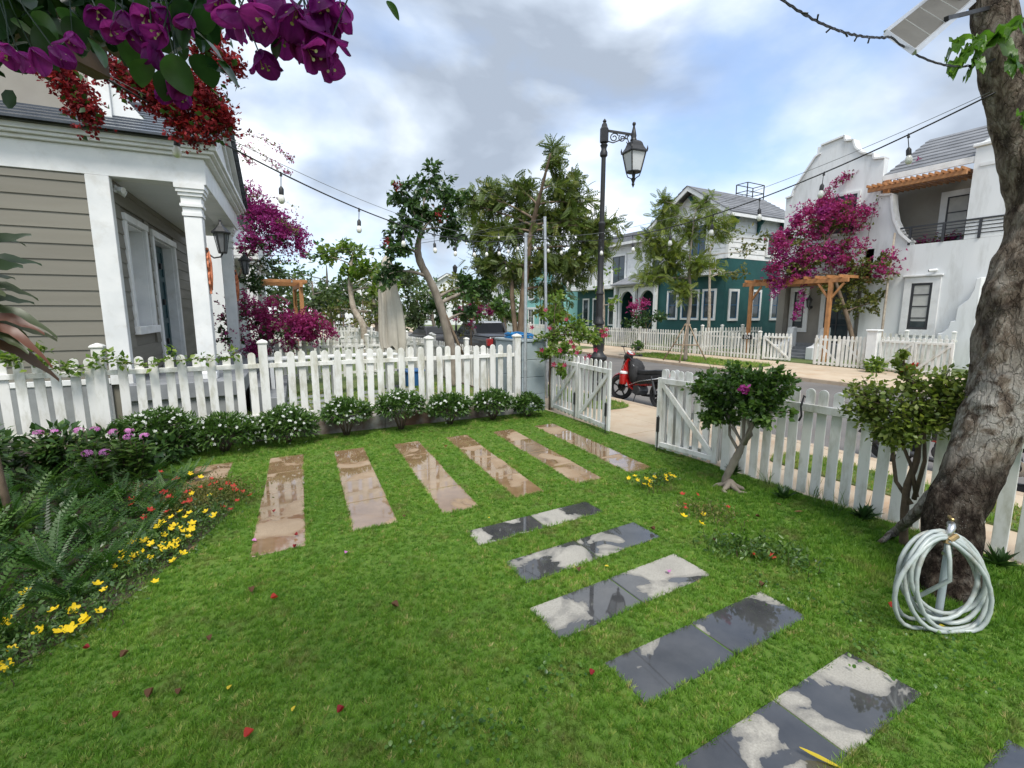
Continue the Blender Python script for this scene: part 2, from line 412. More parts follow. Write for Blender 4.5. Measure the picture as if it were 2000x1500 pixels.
def trunk_mat():
    """old frangipani bark: brown fissured foot with shade painted in, pale grey flaking middle, grey-brown above"""
    m, t, b, out = newmat('old_bark')
    v = vec(t, 'World')
    vs_ = vec(t, 'World', (1, 1, 0.45))
    a = ramp(t, [(0.40, (0.040, 0.026, 0.018)), (0.48, (0.15, 0.115, 0.085)), (0.55, (0.25, 0.21, 0.165)), (0.64, (0.36, 0.325, 0.275))])
    t.links.new(tnoise(t, vs_, 9.0, 10.0, 0.68, 0.5), a.inputs[0])
    at = N(t, 'ShaderNodeAttribute', attribute_name='bark')
    sp = t.nodes.new('ShaderNodeSeparateColor')
    t.links.new(at.outputs['Color'], sp.inputs[0])
    pl = ramp(t, [(0.44, 0.0), (0.54, 1.0)])
    t.links.new(tnoise(t, v, 7.0, 8.0, 0.65), pl.inputs[0])
    c = mixc(t, math_n(t, 'MULTIPLY', sp.outputs[0], math_n(t, 'ADD', math_n(t, 'MULTIPLY', pl.outputs[0], 0.8), 0.06)), a.outputs[0], (0.40, 0.38, 0.34))
    dk = ramp(t, [(0.40, 1.0), (0.62, 0.55)])
    t.links.new(tnoise(t, v, 11.0, 8.0, 0.7), dk.inputs[0])
    c = mixc(t, math_n(t, 'MULTIPLY', sp.outputs[1], dk.outputs[0]), c, (0.013, 0.008, 0.006))  # dark bark foot, the shade of the trunk base mixed into its colour
    # specks of lichen
    vo = N(t, 'ShaderNodeTexVoronoi', inp={'Scale': 55.0})
    t.links.new(v, vo.inputs['Vector'])
    lk = ramp(t, [(0.10, 1.0), (0.17, 0.0)])
    t.links.new(vo.outputs['Distance'], lk.inputs[0])
    lm = ramp(t, [(0.52, 0.0), (0.62, 0.8)])
    t.links.new(tnoise(t, v, 5.0, 4.0), lm.inputs[0])
    c = mixc(t, math_n(t, 'MULTIPLY', lk.outputs[0], lm.outputs[0]), c, (0.55, 0.54, 0.48))
    t.links.new(c, b.inputs['Base Color'])
    b.inputs['Roughness'].default_value = 0.9
    b.inputs['Specular IOR Level'].default_value = 0.12
    # crisp cracks between bark plates
    wr = N(t, 'ShaderNodeVectorMath', operation='ADD')
    wn = N(t, 'ShaderNodeTexNoise', inp={'Scale': 7.0, 'Detail': 6.0})
    t.links.new(vs_, wn.inputs['Vector'])
    wsc = N(t, 'ShaderNodeVectorMath', operation='SCALE')
    wsc.inputs['Scale'].default_value = 0.34
    t.links.new(wn.outputs['Color'], wsc.inputs[0])
    t.links.new(vs_, wr.inputs[0])
    t.links.new(wsc.outputs[0], wr.inputs[1])
    ve = N(t, 'ShaderNodeTexVoronoi', feature='DISTANCE_TO_EDGE', inp={'Scale': 12.0})
    t.links.new(wr.outputs[0], ve.inputs['Vector'])
    ck = ramp(t, [(0.0, 0.0), (0.10, 1.0)])
    t.links.new(ve.outputs['Distance'], ck.inputs[0])
    c = mixc(t, math_n(t, 'MULTIPLY', math_n(t, 'SUBTRACT', 1.0, ck.outputs[0]), 0.33), c, (0.035, 0.024, 0.017))
    t.links.new(c, b.inputs['Base Color'])
    bn = N(t, 'ShaderNodeBump', inp={'Strength': 1.0, 'Distance': 0.045})
    t.links.new(math_n(t, 'ADD', math_n(t, 'MULTIPLY', ck.outputs[0], 0.25), tnoise(t, vs_, 26.0, 9.0, 0.7, 0.6)), bn.inputs['Height'])
    t.links.new(bn.outputs[0], b.inputs['Normal'])
    return m


MT['grass'] = grass_mat()
MT['oldbark'] = trunk_mat()


# ------------------------------------------------------------------ mesh helpers
class MB:
    def __init__(self):
        self.v = []
        self.f = []

    def add(self, vs, fs):
        o = len(self.v)
        self.v += [tuple(p) for p in vs]
        self.f += [tuple(i + o for i in f) for f in fs]
        return self

    def box(self, c, s, rz=0.0, rx=0.0, ry=0.0):
        hx, hy, hz = s[0] / 2, s[1] / 2, s[2] / 2
        m = Matrix.Rotation(rz, 3, 'Z') @ Matrix.Rotation(ry, 3, 'Y') @ Matrix.Rotation(rx, 3, 'X')
        vs = []
        for sx, sy, sz in ((-1, -1, -1), (1, -1, -1), (1, 1, -1), (-1, 1, -1), (-1, -1, 1), (1, -1, 1), (1, 1, 1), (-1, 1, 1)):
            vs.append(Vector(c) + m @ Vector((sx * hx, sy * hy, sz * hz)))
        return self.add(vs, [(0, 3, 2, 1), (4, 5, 6, 7), (0, 1, 5, 4), (1, 2, 6, 5), (2, 3, 7, 6), (3, 0, 4, 7)])

    def b2(self, lo, hi):
        return self.box([(a + b) / 2 for a, b in zip(lo, hi)], [abs(b - a) for a, b in zip(lo, hi)])

    def bar(self, p0, p1, w, h, up=(0, 0, 1)):
        p0, p1 = Vector(p0), Vector(p1)
        d = (p1 - p0).normalized()
        u = Vector(up)
        if abs(d.dot(u)) > 0.99:
            u = Vector((1, 0, 0))
        x = d.cross(u).normalized() * (w / 2)
        y = x.cross(d).normalized() * (h / 2)
        vs = [p + a for p in (p0, p1) for a in (-x - y, x - y, x + y, -x + y)]
        return self.add(vs, [(0, 1, 2, 3), (7, 6, 5, 4), (0, 4, 5, 1), (1, 5, 6, 2), (2, 6, 7, 3), (3, 7, 4, 0)])

    def tube(self, pts, rad, n=8, cap=True):
        pts = [Vector(p) for p in pts]
        if isinstance(rad, (int, float)):
            rad = [rad] * len(pts)
        o = len(self.v)
        prev = None
        for i, p in enumerate(pts):
            d = (pts[min(i + 1, len(pts) - 1)] - pts[max(i - 1, 0)])
            d = d.normalized() if d.length > 1e-9 else Vector((0, 0, 1))
            if prev is None:
                a = Vector((0, 0, 1)) if abs(d.z) < 0.9 else Vector((1, 0, 0))
                x = d.cross(a).normalized()
            else:
                x = (prev - d * prev.dot(d))
                x = x.normalized() if x.length > 1e-6 else d.orthogonal().normalized()
            prev = x
            y = d.cross(x)
            for k in range(n):
                t = 2 * PI * k / n
                self.v.append(tuple(p + (x * math.cos(t) + y * math.sin(t)) * rad[i]))
        for i in range(len(pts) - 1):
            for k in range(n):
                a, b = o + i * n + k, o + i * n + (k + 1) % n
                self.f.append((a, b, b + n, a + n))
        if cap:
            self.f.append(tuple(o + k for k in reversed(range(n))))
            self.f.append(tuple(o + (len(pts) - 1) * n + k for k in range(n)))
        return self

    def lathe(self, prof, n=16, c=(0, 0, 0), sq=False, off=0.0):
        """prof: list of (r, z)"""
        o = len(self.v)
        for r, z in prof:
            for k in range(n):
                t = 2 * PI * k / n + off
                rr = r / math.cos((t - off) % (2 * PI / n)) if sq else r
                self.v.append((c[0] + r * math.cos(t), c[1] + r * math.sin(t), c[2] + z))
        for i in range(len(prof) - 1):
            for k in range(n):
                a, b = o + i * n + k, o + i * n + (k + 1) % n
                self.f.append((a, b, b + n, a + n))
        self.f.append(tuple(o + k for k in reversed(range(n))))
        self.f.append(tuple(o + (len(prof) - 1) * n + k for k in range(n)))
        return self

    def prism(self, outline, axis, a, b):
        """outline: 2d points; axis 'x','y','z' is the extrusion axis from a to b"""
        def P3(p, t):
            return {'x': (t, p[0], p[1]), 'y': (p[0], t, p[1]), 'z': (p[0], p[1], t)}[axis]
        n = len(outline)
        vs = [P3(p, a) for p in outline] + [P3(p, b) for p in outline]
        fs = [tuple(range(n)), tuple(n + i for i in reversed(range(n)))]
        fs += [(i, i + n, (i + 1) % n + n, (i + 1) % n) for i in range(n)]
        return self.add(vs, fs)

    def quad(self, *p):
        return self.add(p, [tuple(range(len(p)))])

    def mesh(self, name, mat=None, smooth=False, bevel=0.0, seg=1, angle=None):
        me = bpy.data.meshes.new(name)
        me.from_pydata(self.v, [], self.f)
        bm = bmesh.new()
        bm.from_mesh(me)
        bmesh.ops.recalc_face_normals(bm, faces=bm.faces)
        if bevel:
            ed = [e for e in bm.edges if len(e.link_faces) == 2 and e.calc_face_angle(0) > 0.6]
            bmesh.ops.bevel(bm, geom=ed, offset=bevel, segments=seg, affect='EDGES', profile=0.5, clamp_overlap=True)
        bm.to_mesh(me)
        bm.free()
        if smooth:
            me.polygons.foreach_set('use_smooth', [True] * len(me.polygons))
            if angle:
                me.set_sharp_from_angle(angle=R(angle))
        if mat is not None:
            me.materials.append(MT[mat] if isinstance(mat, str) else mat)
        me.update()
        return me


def obj(name, me, parent=None, loc=(0, 0, 0), rot=(0, 0, 0), scale=None):
    o = bpy.data.objects.new(name, me)
    COL.objects.link(o)
    o.location = loc
    o.rotation_euler = rot
    if scale is not None:
        o.scale = scale if not isinstance(scale, (int, float)) else (scale,) * 3
    if parent is not None:
        o.parent = parent
    return o


def tag(o, label=None, cat=None, group=None, kind=None):
    if label:
        o['label'] = label
    if cat:
        o['category'] = cat
    if group:
        o['group'] = group
    if kind:
        o['kind'] = kind
    return o


def thing(name, label, cat, loc=(0, 0, 0), rz=0.0, group=None):
    o = bpy.data.objects.new(name, None)
    o.empty_display_size = 0.1
    COL.objects.link(o)
    o.location = loc
    o.rotation_euler = (0, 0, rz)
    return tag(o, label, cat, group)


def struct(name, me_or_none=None, loc=(0, 0, 0)):
    o = bpy.data.objects.new(name, me_or_none)
    COL.objects.link(o)
    o.location = loc
    o['kind'] = 'structure'
    return o


def part(name, mb, mat, parent, smooth=False, bevel=0.0, seg=1, angle=None, kind=None):
    o = obj(name, mb.mesh(name, mat, smooth, bevel, seg, angle), parent)
    if kind:
        o['kind'] = kind
    return o


def box_part(name, mat, parent, lo, hi, bevel=0.0):
    return part(name, MB().b2(lo, hi), mat, parent, bevel=bevel)


def copy_tree(o, parent=None):
    c = o.copy()
    COL.objects.link(c)
    c.parent = parent
    for ch in list(o.children):
        copy_tree(ch, c)
    return c


# ------------------------------------------------------------------ scattering of leaves, petals, blades (numpy)
def nz(a):
    return a / np.maximum(np.linalg.norm(a, axis=-1, keepdims=True), 1e-9)


def frames(d, up):
    y = nz(np.asarray(d, float))
    x = np.cross(y, up)
    bad = np.linalg.norm(x, axis=1) < 1e-4
    x[bad] = np.cross(y[bad], np.array([1.0, 0.3, 0.2]))
    x = nz(x)
    z = np.cross(x, y)
    return np.stack([x, y, z], axis=2)


def rdir(n, up=0.0):
    d = rng.normal(size=(n, 3))
    d = nz(d)
    d[:, 2] += up
    return nz(d)


def scatter(name, tmpl, pos, d, up, scale, mat, parent=None, vals=None, origin=(0, 0, 0), smooth=False, kind=None):
    tv, tf = tmpl
    tv = np.asarray(tv, float)
    n = len(pos)
    Rm = frames(d, up)
    sc = np.broadcast_to(np.asarray(scale, float).reshape(-1, 1, 1), (n, 1, 1)) if np.ndim(scale) <= 1 else scale
    V = np.einsum('nij,kj->nki', Rm, tv) * sc + np.asarray(pos)[:, None, :] - np.asarray(origin)
    k = len(tv)
    ls = np.array([len(f) for f in tf])
    idx = np.array([i for f in tf for i in f])
    loops = (np.arange(n)[:, None] * k + idx[None, :]).ravel()
    tot = np.tile(ls, n)
    start = np.concatenate([[0], np.cumsum(tot)[:-1]])
    me = bpy.data.meshes.new(name)
    me.vertices.add(n * k)
    me.vertices.foreach_set('co', V.reshape(-1).astype(np.float32))
    me.loops.add(len(loops))
    me.loops.foreach_set('vertex_index', loops.astype(np.int32))
    me.polygons.add(len(tot))
    me.polygons.foreach_set('loop_start', start.astype(np.int32))
    me.polygons.foreach_set('loop_total', tot.astype(np.int32))
    if smooth:
        me.polygons.foreach_set('use_smooth', np.ones(len(tot), dtype=bool))
    me.update(calc_edges=True)
    me.validate()
    at = me.attributes.new('v', 'FLOAT', 'POINT')
    if vals is None:
        vals = rng.random(n)
    at.data.foreach_set('value', np.repeat(np.clip(vals, 0, 1), k).astype(np.float32))
    me.materials.append(MT[mat] if isinstance(mat, str) else mat)
    o = obj(name, me, parent, origin if parent is None else (0, 0, 0))
    if kind:
        o['kind'] = kind
    return o


def val_attr(me, val=0.5):
    at = me.attributes.new('v', 'FLOAT', 'POINT')
    at.data.foreach_set('value', np.full(len(me.vertices), val, np.float32))
    return me


# templates: leaf runs along +Y from the origin, faces +Z
def t_leaf(w=0.32, fold=0.08, droop=0.1):
    return ([(0, 0, 0), (w, 0.42, fold), (0, 1, -droop), (-w, 0.42, fold), (0, 0.45, 0)],
            [(0, 1, 4), (1, 2, 4), (0, 4, 3), (4, 2, 3)])


def t_kite(w=0.3):
    return ([(0, 0, 0), (w, 0.4, 0.05), (0, 1, -0.06), (-w, 0.4, 0.05)], [(0, 1, 2), (0, 2, 3)])


def t_round(w=0.42):
    v = [(0, 0, 0), (w * 0.75, 0.18, 0.05), (w, 0.5, 0.07), (w * 0.6, 0.85, 0.02), (0, 1.0, -0.06), (-w * 0.6, 0.85, 0.02), (-w, 0.5, 0.07), (-w * 0.75, 0.18, 0.05), (0, 0.3, 0), (0, 0.65, -0.01)]
    f = [(0, 1, 8), (1, 2, 9, 8), (2, 3, 9), (3, 4, 9), (0, 8, 7), (8, 9, 6, 7), (9, 5, 6), (9, 4, 5)]
    return v, f


def t_frond(pairs=6, leaf=0.34, w=0.085, droop=0.18, tip=True, taper=0.35):
    v, f = [], []
    def lf(base, d, ln, ww):
        dx, dy, dz = d
        px, py = -dy, dx
        o = len(v)
        bx, by, bz = base
        v.extend([(bx, by, bz), (bx + dx * ln * .45 + px * ww, by + dy * ln * .45 + py * ww, bz + dz * ln * .3), (bx + dx * ln, by + dy * ln, bz + dz * ln), (bx + dx * ln * .45 - px * ww, by + dy * ln * .45 - py * ww, bz + dz * ln * .3)])
        f.append((o, o + 1, o + 2, o + 3))
    for i in range(pairs):
        t = (i + 0.8) / (pairs + 0.5)
        s = 1 - taper * abs(t - 0.4) * 1.6
        z = -droop * t * t
        for sg in (-1, 1):
            lf((0, t, z), (sg * 0.86, 0.5, -0.25), leaf * s, w * s)
    if tip:
        lf((0, 0.97, -droop), (0, 1, -0.3), leaf * 0.7, w * 0.8)
    v.extend([(-0.008, 0, 0), (0.008, 0, 0), (0.005, 1, -droop), (-0.005, 1, -droop)])
    f.append((len(v) - 4, len(v) - 3, len(v) - 2, len(v) - 1))
    return v, f


def t_flower(n=5, cup=0.25, w=0.42, hole=0.0):
    v, f = [(0, 0, 0)], []
    for k in range(n):
        a = 2 * PI * k / n
        o = len(v)
        for r, da in ((0.62, -w), (1.0, -0.18), (1.0, 0.18), (0.62, w)):
            v.append((r * math.cos(a + da), r * math.sin(a + da), cup * r * r))
        f.append((0, o, o + 1, o + 2, o + 3))
    return v, f


def t_bract(cup=0.45, w=0.40):
    """three papery bracts, opened a little, seen as one small flower"""
    v, f = [], []
    for k in range(3):
        a = 2 * PI * k / 3
        ca, sa = math.cos(a), math.sin(a)
        pts = [(0, 0, 0), (0.5, w, 0.42), (1.0, 0, 0.62), (0.5, -w, 0.42), (0.5, 0, 0.30)]
        o = len(v)
        v += [(x * ca - y * sa, x * sa + y * ca, z) for x, y, z in pts]
        f += [(o, o + 1, o + 4), (o + 1, o + 2, o + 4), (o, o + 4, o + 3), (o + 4, o + 2, o + 3)]
    return v, f


def ell(n, c, r, shell=0.5, zbias=0.0):
    d = nz(rng.normal(size=(n, 3)))
    rr = rng.random(n) ** (shell)
    p = d * rr[:, None] * np.asarray(r)
    return p + np.asarray(c), d


# ------------------------------------------------------------------ trees
def bez(p0, p1, p2, n):
    t = np.linspace(0, 1, n)[:, None]
    return (1 - t) ** 2 * p0 + 2 * t * (1 - t) * p1 + t * t * p2


def tree(name, label, cat, base, trunk, rad, clusters, tmpl, size, per, leafmat, barkmat='bark', group=None,
         twigs=9, jitter=0.10, droop=0.0, limb=0.35, leaf_up=0.5, nseg=8, flowers=None, twig_r=0.006, rnd=0.25, wild=0.8):
    """trunk: list of points; clusters: (centre, radii[, weight]).  Limbs run from the trunk into every cluster,
    twigs fan out inside it and the leaves sit along the twigs."""
    base = np.array(base, float)
    root = thing(name, label, cat, tuple(base), 0, group)
    tr = [np.array(p, float) for p in trunk]
    mb = MB()
    # smooth trunk
    pts, rr = [], []
    for i in range(len(tr) - 1):
        p0, p1 = tr[max(i - 1, 0)], tr[i]
        p2, p3 = tr[i + 1], tr[min(i + 2, len(tr) - 1)]
        for t in np.linspace(0, 1, 6, endpoint=False):
            pts.append(0.5 * ((2 * p1) + (-p0 + p2) * t + (2 * p0 - 5 * p1 + 4 * p2 - p3) * t * t + (-p0 + 3 * p1 - 3 * p2 + p3) * t ** 3))
            rr.append(rad[i] * (1 - t) + rad[i + 1] * t)
    pts.append(tr[-1])
    rr.append(rad[-1])
    rr = [r * (1 + 0.07 * math.sin(i * 2.1)) for i, r in enumerate(rr)]
    mb.tube([p - base for p in pts], rr, nseg + 2)
    part('trunk', mb, barkmat, root, smooth=True)
    lb = MB()
    P, D, W = [], [], []
    pa = np.array(pts)
    for cl in clusters:
        c, r = np.array(cl[0], float), np.array(cl[1], float)
        wgt = cl[2] if len(cl) > 2 else 1.0
        dist = np.linalg.norm(pa - c, axis=1) + 0.9 * np.maximum(0, pa[:, 2] - c[2])
        lo = int(len(pa) * limb)
        j = lo + int(np.argmin(dist[lo:]))
        p0 = pa[j]
        mid = (p0 + c) / 2 + np.array([0, 0, 0.12 * np.linalg.norm(c - p0)]) + rng.normal(size=3) * 0.06 * np.linalg.norm(c - p0)
        path = bez(p0, mid, c, 7)
        r0 = min(rr[j] * 0.55, 0.03 + 0.02 * np.linalg.norm(c - p0))
        lb.tube([p - base for p in path], list(np.linspace(r0, twig_r * 1.8, 7)), 5, cap=False)
        nt_ = max(4, int(twigs * wgt))
        for k in range(nt_):
            d = nz(rng.normal(size=3) + np.array([0, 0, 0.25]))
            s0 = path[rng.integers(3, 7)]
            end = c + d * r * (0.75 + 0.35 * rng.random())
            m2 = (s0 + end) / 2 + rng.normal(size=3) * 0.12 * r
            tw = bez(s0, m2, end - np.array([0, 0, droop * r[2]]), 9)
            lb.tube([p - base for p in tw[::2]], list(np.linspace(twig_r * 1.3, twig_r * 0.5, 5)), 3, cap=False)
            nl = int(per * wgt / nt_ + rng.random())
            t = rng.random(nl) ** 0.7 * 8
            i0 = np.clip(t.astype(int), 0, 7)
            fr = (t - i0)[:, None]
            pp = tw[i0] * (1 - fr) + tw[i0 + 1] * fr + rng.normal(size=(nl, 3)) * jitter * r.mean() * 0.6
            dd = nz((tw[i0 + 1] - tw[i0])) + rng.normal(size=(nl, 3)) * wild
            dd[:, 2] -= droop
            P.append(pp)
            D.append(dd)
            # leaves turn paler towards the twig tips
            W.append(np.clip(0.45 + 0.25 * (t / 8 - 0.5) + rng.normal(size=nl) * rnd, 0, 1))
    part('limbs', lb, barkmat, root, smooth=True)
    P, D, W = np.concatenate(P), np.concatenate(D), np.concatenate(W)
    up = rdir(len(P), leaf_up * 2)
    sc = size * (0.7 + 0.6 * rng.random(len(P)))
    scatter('crown', tmpl, P, D, up, sc, leafmat, root, W, tuple(base))
    if flowers:
        ft, fs, fn, fm = flowers
        i = rng.choice(len(P), min(fn, len(P)), replace=False)
        scatter('flowers', ft, P[i] + rng.normal(size=(len(i), 3)) * 0.03, rdir(len(i), 0.3), rdir(len(i), 0.5), fs * (0.8 + 0.4 * rng.random(len(i))), fm, root, None, tuple(base), kind='stuff')
    return root


# ------------------------------------------------------------------ ground, street, paths
def sheet(name, mat, outline, z, thick=0.0):
    mb = MB()
    if thick:
        mb.prism(outline, 'z', z - thick, z)
    else:
        mb.quad(*[(x, y, z) for x, y in outline])
    o = struct(name, mb.mesh(name, mat))
    return o


def rect(x0, y0, x1, y1):
    return [(x0, y0), (x1, y0), (x1, y1), (x0, y1)]


sheet('ground', 'earth', rect(-900, -900, 900, 900), -0.17)
sheet('lawn', 'soil', rect(-7.0, -4.0, 5.52, 8.78), 0.0, 0.16)
sheet('neighbour_lawn', 'farlawn', rect(-9.0, 8.95, 5.40, 60.0), 0.0, 0.16)
sheet('road', 'asphalt', rect(7.86, -60, 15.7, 160), -0.12)
park = sheet('park_ground', 'farlawn', rect(-60, 62, 7.0, 160), 0.0, 0.16)
far_yard = sheet('front_yard_ground', 'farlawn', rect(20.06, -20, 60, 120), 0.02, 0.18)

# near pavement: cast panels with joints between them
pv = struct('pavement')
panel_rng = random.Random(3)
y = -6.0
while y < 60:
    ln = 2.4
    for (x0, x1) in ((5.53, 6.62), (6.63, 7.70)):
        mb = MB().b2((x0, y + 0.006, -0.16), (x1, y + ln - 0.006, -0.004 + panel_rng.uniform(-0.003, 0.003)))
        part('paving_panel', mb, 'paving', pv, bevel=0.006)
    y += ln
kerbs = struct('kerb')
for x0, y0, y1 in ((7.71, -6, 60), (15.70, -20, 90)):
    yy = y0
    while yy < y1:
        part('kerb_stone', MB().b2((x0, yy + 0.004, -0.16), (x0 + 0.15, yy + 1.5 - 0.004, 0.0)), 'kerb', kerbs, bevel=0.015, seg=2)
        yy += 1.5
pf = struct('far_pavement')
y = -8.0
while y < 88:
    for (x0, x1) in ((15.86, 17.9), (17.91, 20.05)):
        part('paving_panel', MB().b2((x0, y + 0.008, -0.16), (x1, y + 2.99, -0.003)), 'paving', pf, bevel=0.006)
    y += 3.0
# grass verges set in the pavements
def verge(name, outline, z=0.012):
    o = struct(name, MB().prism(outline, 'z', -0.05, z).mesh(name, 'farlawn'))
    o['label'] = 'grass strip set into the pavement'
    return o


def rounded(x0, y0, x1, y1, r, n=5):
    out = []
    for cx, cy, a0 in ((x1 - r, y1 - r, 0), (x0 + r, y1 - r, 90), (x0 + r, y0 + r, 180), (x1 - r, y0 + r, 270)):
        for k in range(n + 1):
            a = R(a0 + 90 * k / n)
            out.append((cx + r * math.cos(a), cy + r * math.sin(a)))
    return out


verge('grass_verge', rounded(6.50, 7.75, 7.50, 13.5, 0.42))
verge('grass_verge', rounded(6.36, -3.0, 7.14, 3.95, 0.15))
verge('grass_verge', rounded(16.35, 11.2, 18.3, 17.7, 0.6))
verge('grass_verge', rounded(16.35, 22, 18.3, 31, 0.6))

# stepping strips and pads
SLABS = []
FULL = []


def slab(parent, mat, corners, z, th=0.05):
    cx = sum(c[0] for c in corners) / 4
    cy = sum(c[1] for c in corners) / 4
    mb = MB().prism([(x - cx, y - cy) for x, y in corners], 'z', -th, 0)
    o = part('paving_slab', mb, mat, parent, bevel=0.006)
    o.location = (cx, cy, z)
    SLABS.append(corners)
    return o


sp_ = struct('sandstone_path')
for x0, w, ya, yb in ((-1.92, 0.44, 4.5, 7.55), (-1.04, 0.45, 4.78, 7.55), (-0.14, 0.45, 4.42, 7.48), (0.735, 0.45, 4.50, 7.40), (1.645, 0.42, 4.45, 7.34), (2.525, 0.40, 4.47, 7.32), (3.40, 0.41, 4.48, 7.29), (4.27, 0.42, 4.47, 7.30)):
    n = 4
    FULL.append([(x0 + 0.087 * (ya - 4.5), ya), (x0 + w + 0.087 * (ya - 4.5), ya), (x0 + w + 0.087 * (yb - 4.5), yb), (x0 + 0.087 * (yb - 4.5), yb)])
    for k in range(n):
        y0 = ya + (yb - ya) * k / n + 0.003
        y1 = ya + (yb - ya) * (k + 1) / n - 0.003
        j = random.uniform(-0.012, 0.012)
        s = lambda yy: x0 + 0.087 * (yy - 4.5)
        slab(sp_, 'sand', [(s(y0) + j, y0), (s(y0) + w + j, y0), (s(y1) + w + j, y1), (s(y1) + j, y1)], 0.006 + random.uniform(-0.003, 0.003))
gp_ = struct('bluestone_path')
for x0, x1, ya, yb, rot in ((1.69, 3.16, 3.67, 3.98, 0.02), (1.75, 3.25, 2.95, 3.31, 0.03), (1.61, 3.12, 2.29, 2.67, 0.03), (1.73, 3.25, 1.62, 1.975, 0.0), (1.60, 3.12, 0.93, 1.31, 0.0), (1.65, 3.15, 0.24, 0.60, 0.0)):
    xm = (x0 + x1) / 2
    FULL.append([(x0 + .02, ya + .012), (x1 - .02, ya + .012), (x1 - .02, yb - .012), (x0 + .02, yb - .012)])
    for a, b in ((x0, xm - 0.004), (xm + 0.004, x1)):
        f = lambda x: rot * (x - xm)
        slab(gp_, 'grey', [(a, ya + f(a)), (b, ya + f(b)), (b, yb + f(b)), (a, yb + f(a))], 0.008 + random.uniform(-0.003, 0.003))

# ------------------------------------------------------------------ grass: too many blades to count
BED = [(-1.62, 3.5), (-1.30, 3.72), (-1.05, 3.95), (-0.80, 4.45), (-0.52, 5.05), (-0.28, 5.7), (-0.30, 6.1), (-0.75, 6.7), (-1.3, 7.5), (-1.8, 8.7), (-7, 8.7), (-7, 2.6), (-2.2, 3.1)]


def inside(p, poly, grow=0.0):
    x, y = p[:, 0], p[:, 1]
    pts = np.array(poly, float)
    if grow:
        c = pts.mean(0)
        v = pts - c
        ln = np.linalg.norm(v, axis=1, keepdims=True)
        pts = c + v * (ln + grow) / ln
    res = np.zeros(len(x), bool)
    j = len(pts) - 1
    for i in range(len(pts)):
        xi, yi = pts[i]
        xj, yj = pts[j]
        c = ((yi > y) != (yj > y)) & (x < (xj - xi) * (y - yi) / ((yj - yi) + 1e-12) + xi)
        res ^= c
        j = i
    return res


def t_clump(n=12, h=1.0, spread=0.55, w=0.10, seed=1):
    g = np.random.default_rng(seed)
    v, f = [], []
    for k in range(n):
        a = g.uniform(0, 2 * PI)
        r = g.uniform(0, 0.55)
        bx, by = r * math.cos(a), r * math.sin(a)
        hh = h * g.uniform(0.55, 1.1)
        ln = g.uniform(0.1, spread) + 0.25 * r
        tx, ty = bx + ln * math.cos(a), by + ln * math.sin(a)
        b = g.uniform(0, PI)
        wx, wy = w * math.cos(b), w * math.sin(b)
        o = len(v)
        v += [(bx - wx, hh * 0.0 + 0.0, by - wy), (bx + wx, 0.0, by + wy), (tx, hh, ty)]
        f.append((o, o + 1, o + 2))
    return v, f     # grows along +Y


def fnoise(p, s, seed=0.0):
    return np.array([mnoise.noise((float(q[0]) * s + seed, float(q[1]) * s, seed)) for q in p])


def grass(name, label, region, dens, hgt, keep=None, z=0.0, tmpl_n=12):
    (x0, y0, x1, y1) = region
    n = int((x1 - x0) * (y1 - y0) * dens)
    p = np.stack([rng.uniform(x0, x1, n), rng.uniform(y0, y1, n)], 1)
    if keep is not None:
        p = p[keep(p)]
    hn = fnoise(p, 1.1, 3.3)
    hn2 = fnoise(p, 4.5, 8.1)
    return p, hn, hn2


def lawn_keep(p):
    d = np.hypot(p[:, 0], p[:, 1])
    k = rng.random(len(p)) < np.clip(1.25 - d / 8.0, 0.26, 1.0)
    an = np.degrees(np.arctan2(p[:, 0], p[:, 1]))
    k &= (an > -23) & (an < 80) & (d > 1.25)
    # only what the camera side of the garden can see
    for c in SLABS + FULL:
        k &= ~inside(p, c, -0.018)
    k &= ~(inside(p, BED) & (rng.random(len(p)) < np.where(p[:, 0] > -1.0, .35, .75)))
    k &= (p[:, 1] < 8.35 - 0.03 * p[:, 0])
    return k


GREG = (-4.2, 0.15, 5.50, 8.6)
p, hn, hn2 = grass('lawn_grass', '', GREG, 2500, 0.03, lawn_keep)
sh = np.clip(1 - (5.3 - p[:, 0]) / 1.6, 0, 1) * np.clip((4.6 - p[:, 1]) / 1.2, 0, 1)      # longer by the right hand fence
shf = np.clip((p[:, 1] - 7.35) / 0.6, 0, 1)
ht = (0.028 + 0.008 * hn + 0.010 * hn2) * (1 + 0.9 * sh + 0.5 * shf)
for c in SLABS:
    ht[inside(p, c, 0.05)] *= 1.3
ht *= 1 + 1.1 * np.clip(1 - np.hypot(p[:, 0] - 4.55, p[:, 1] - 1.35) / .55, 0, 1)
ht = np.clip(ht, 0.014, 0.11)
vals = np.clip(0.46 + 0.25 * hn2 + 0.12 * hn + rng.normal(size=len(p)) * 0.24 - 0.2 * sh, 0, 1)
pos = np.column_stack([p, np.full(len(p), -0.002)])
up = np.tile(np.array([[0.0, 0.0, 1.0]]), (len(p), 1)) + rng.normal(size=(len(p), 3)) * np.array([0.22, 0.22, 0.05])
spin = rdir(len(p))
sc = np.stack([np.clip(0.018 + 0.35 * ht, 0.02, 0.05)] * 3, 1)
sc[:, 1] = 1.0


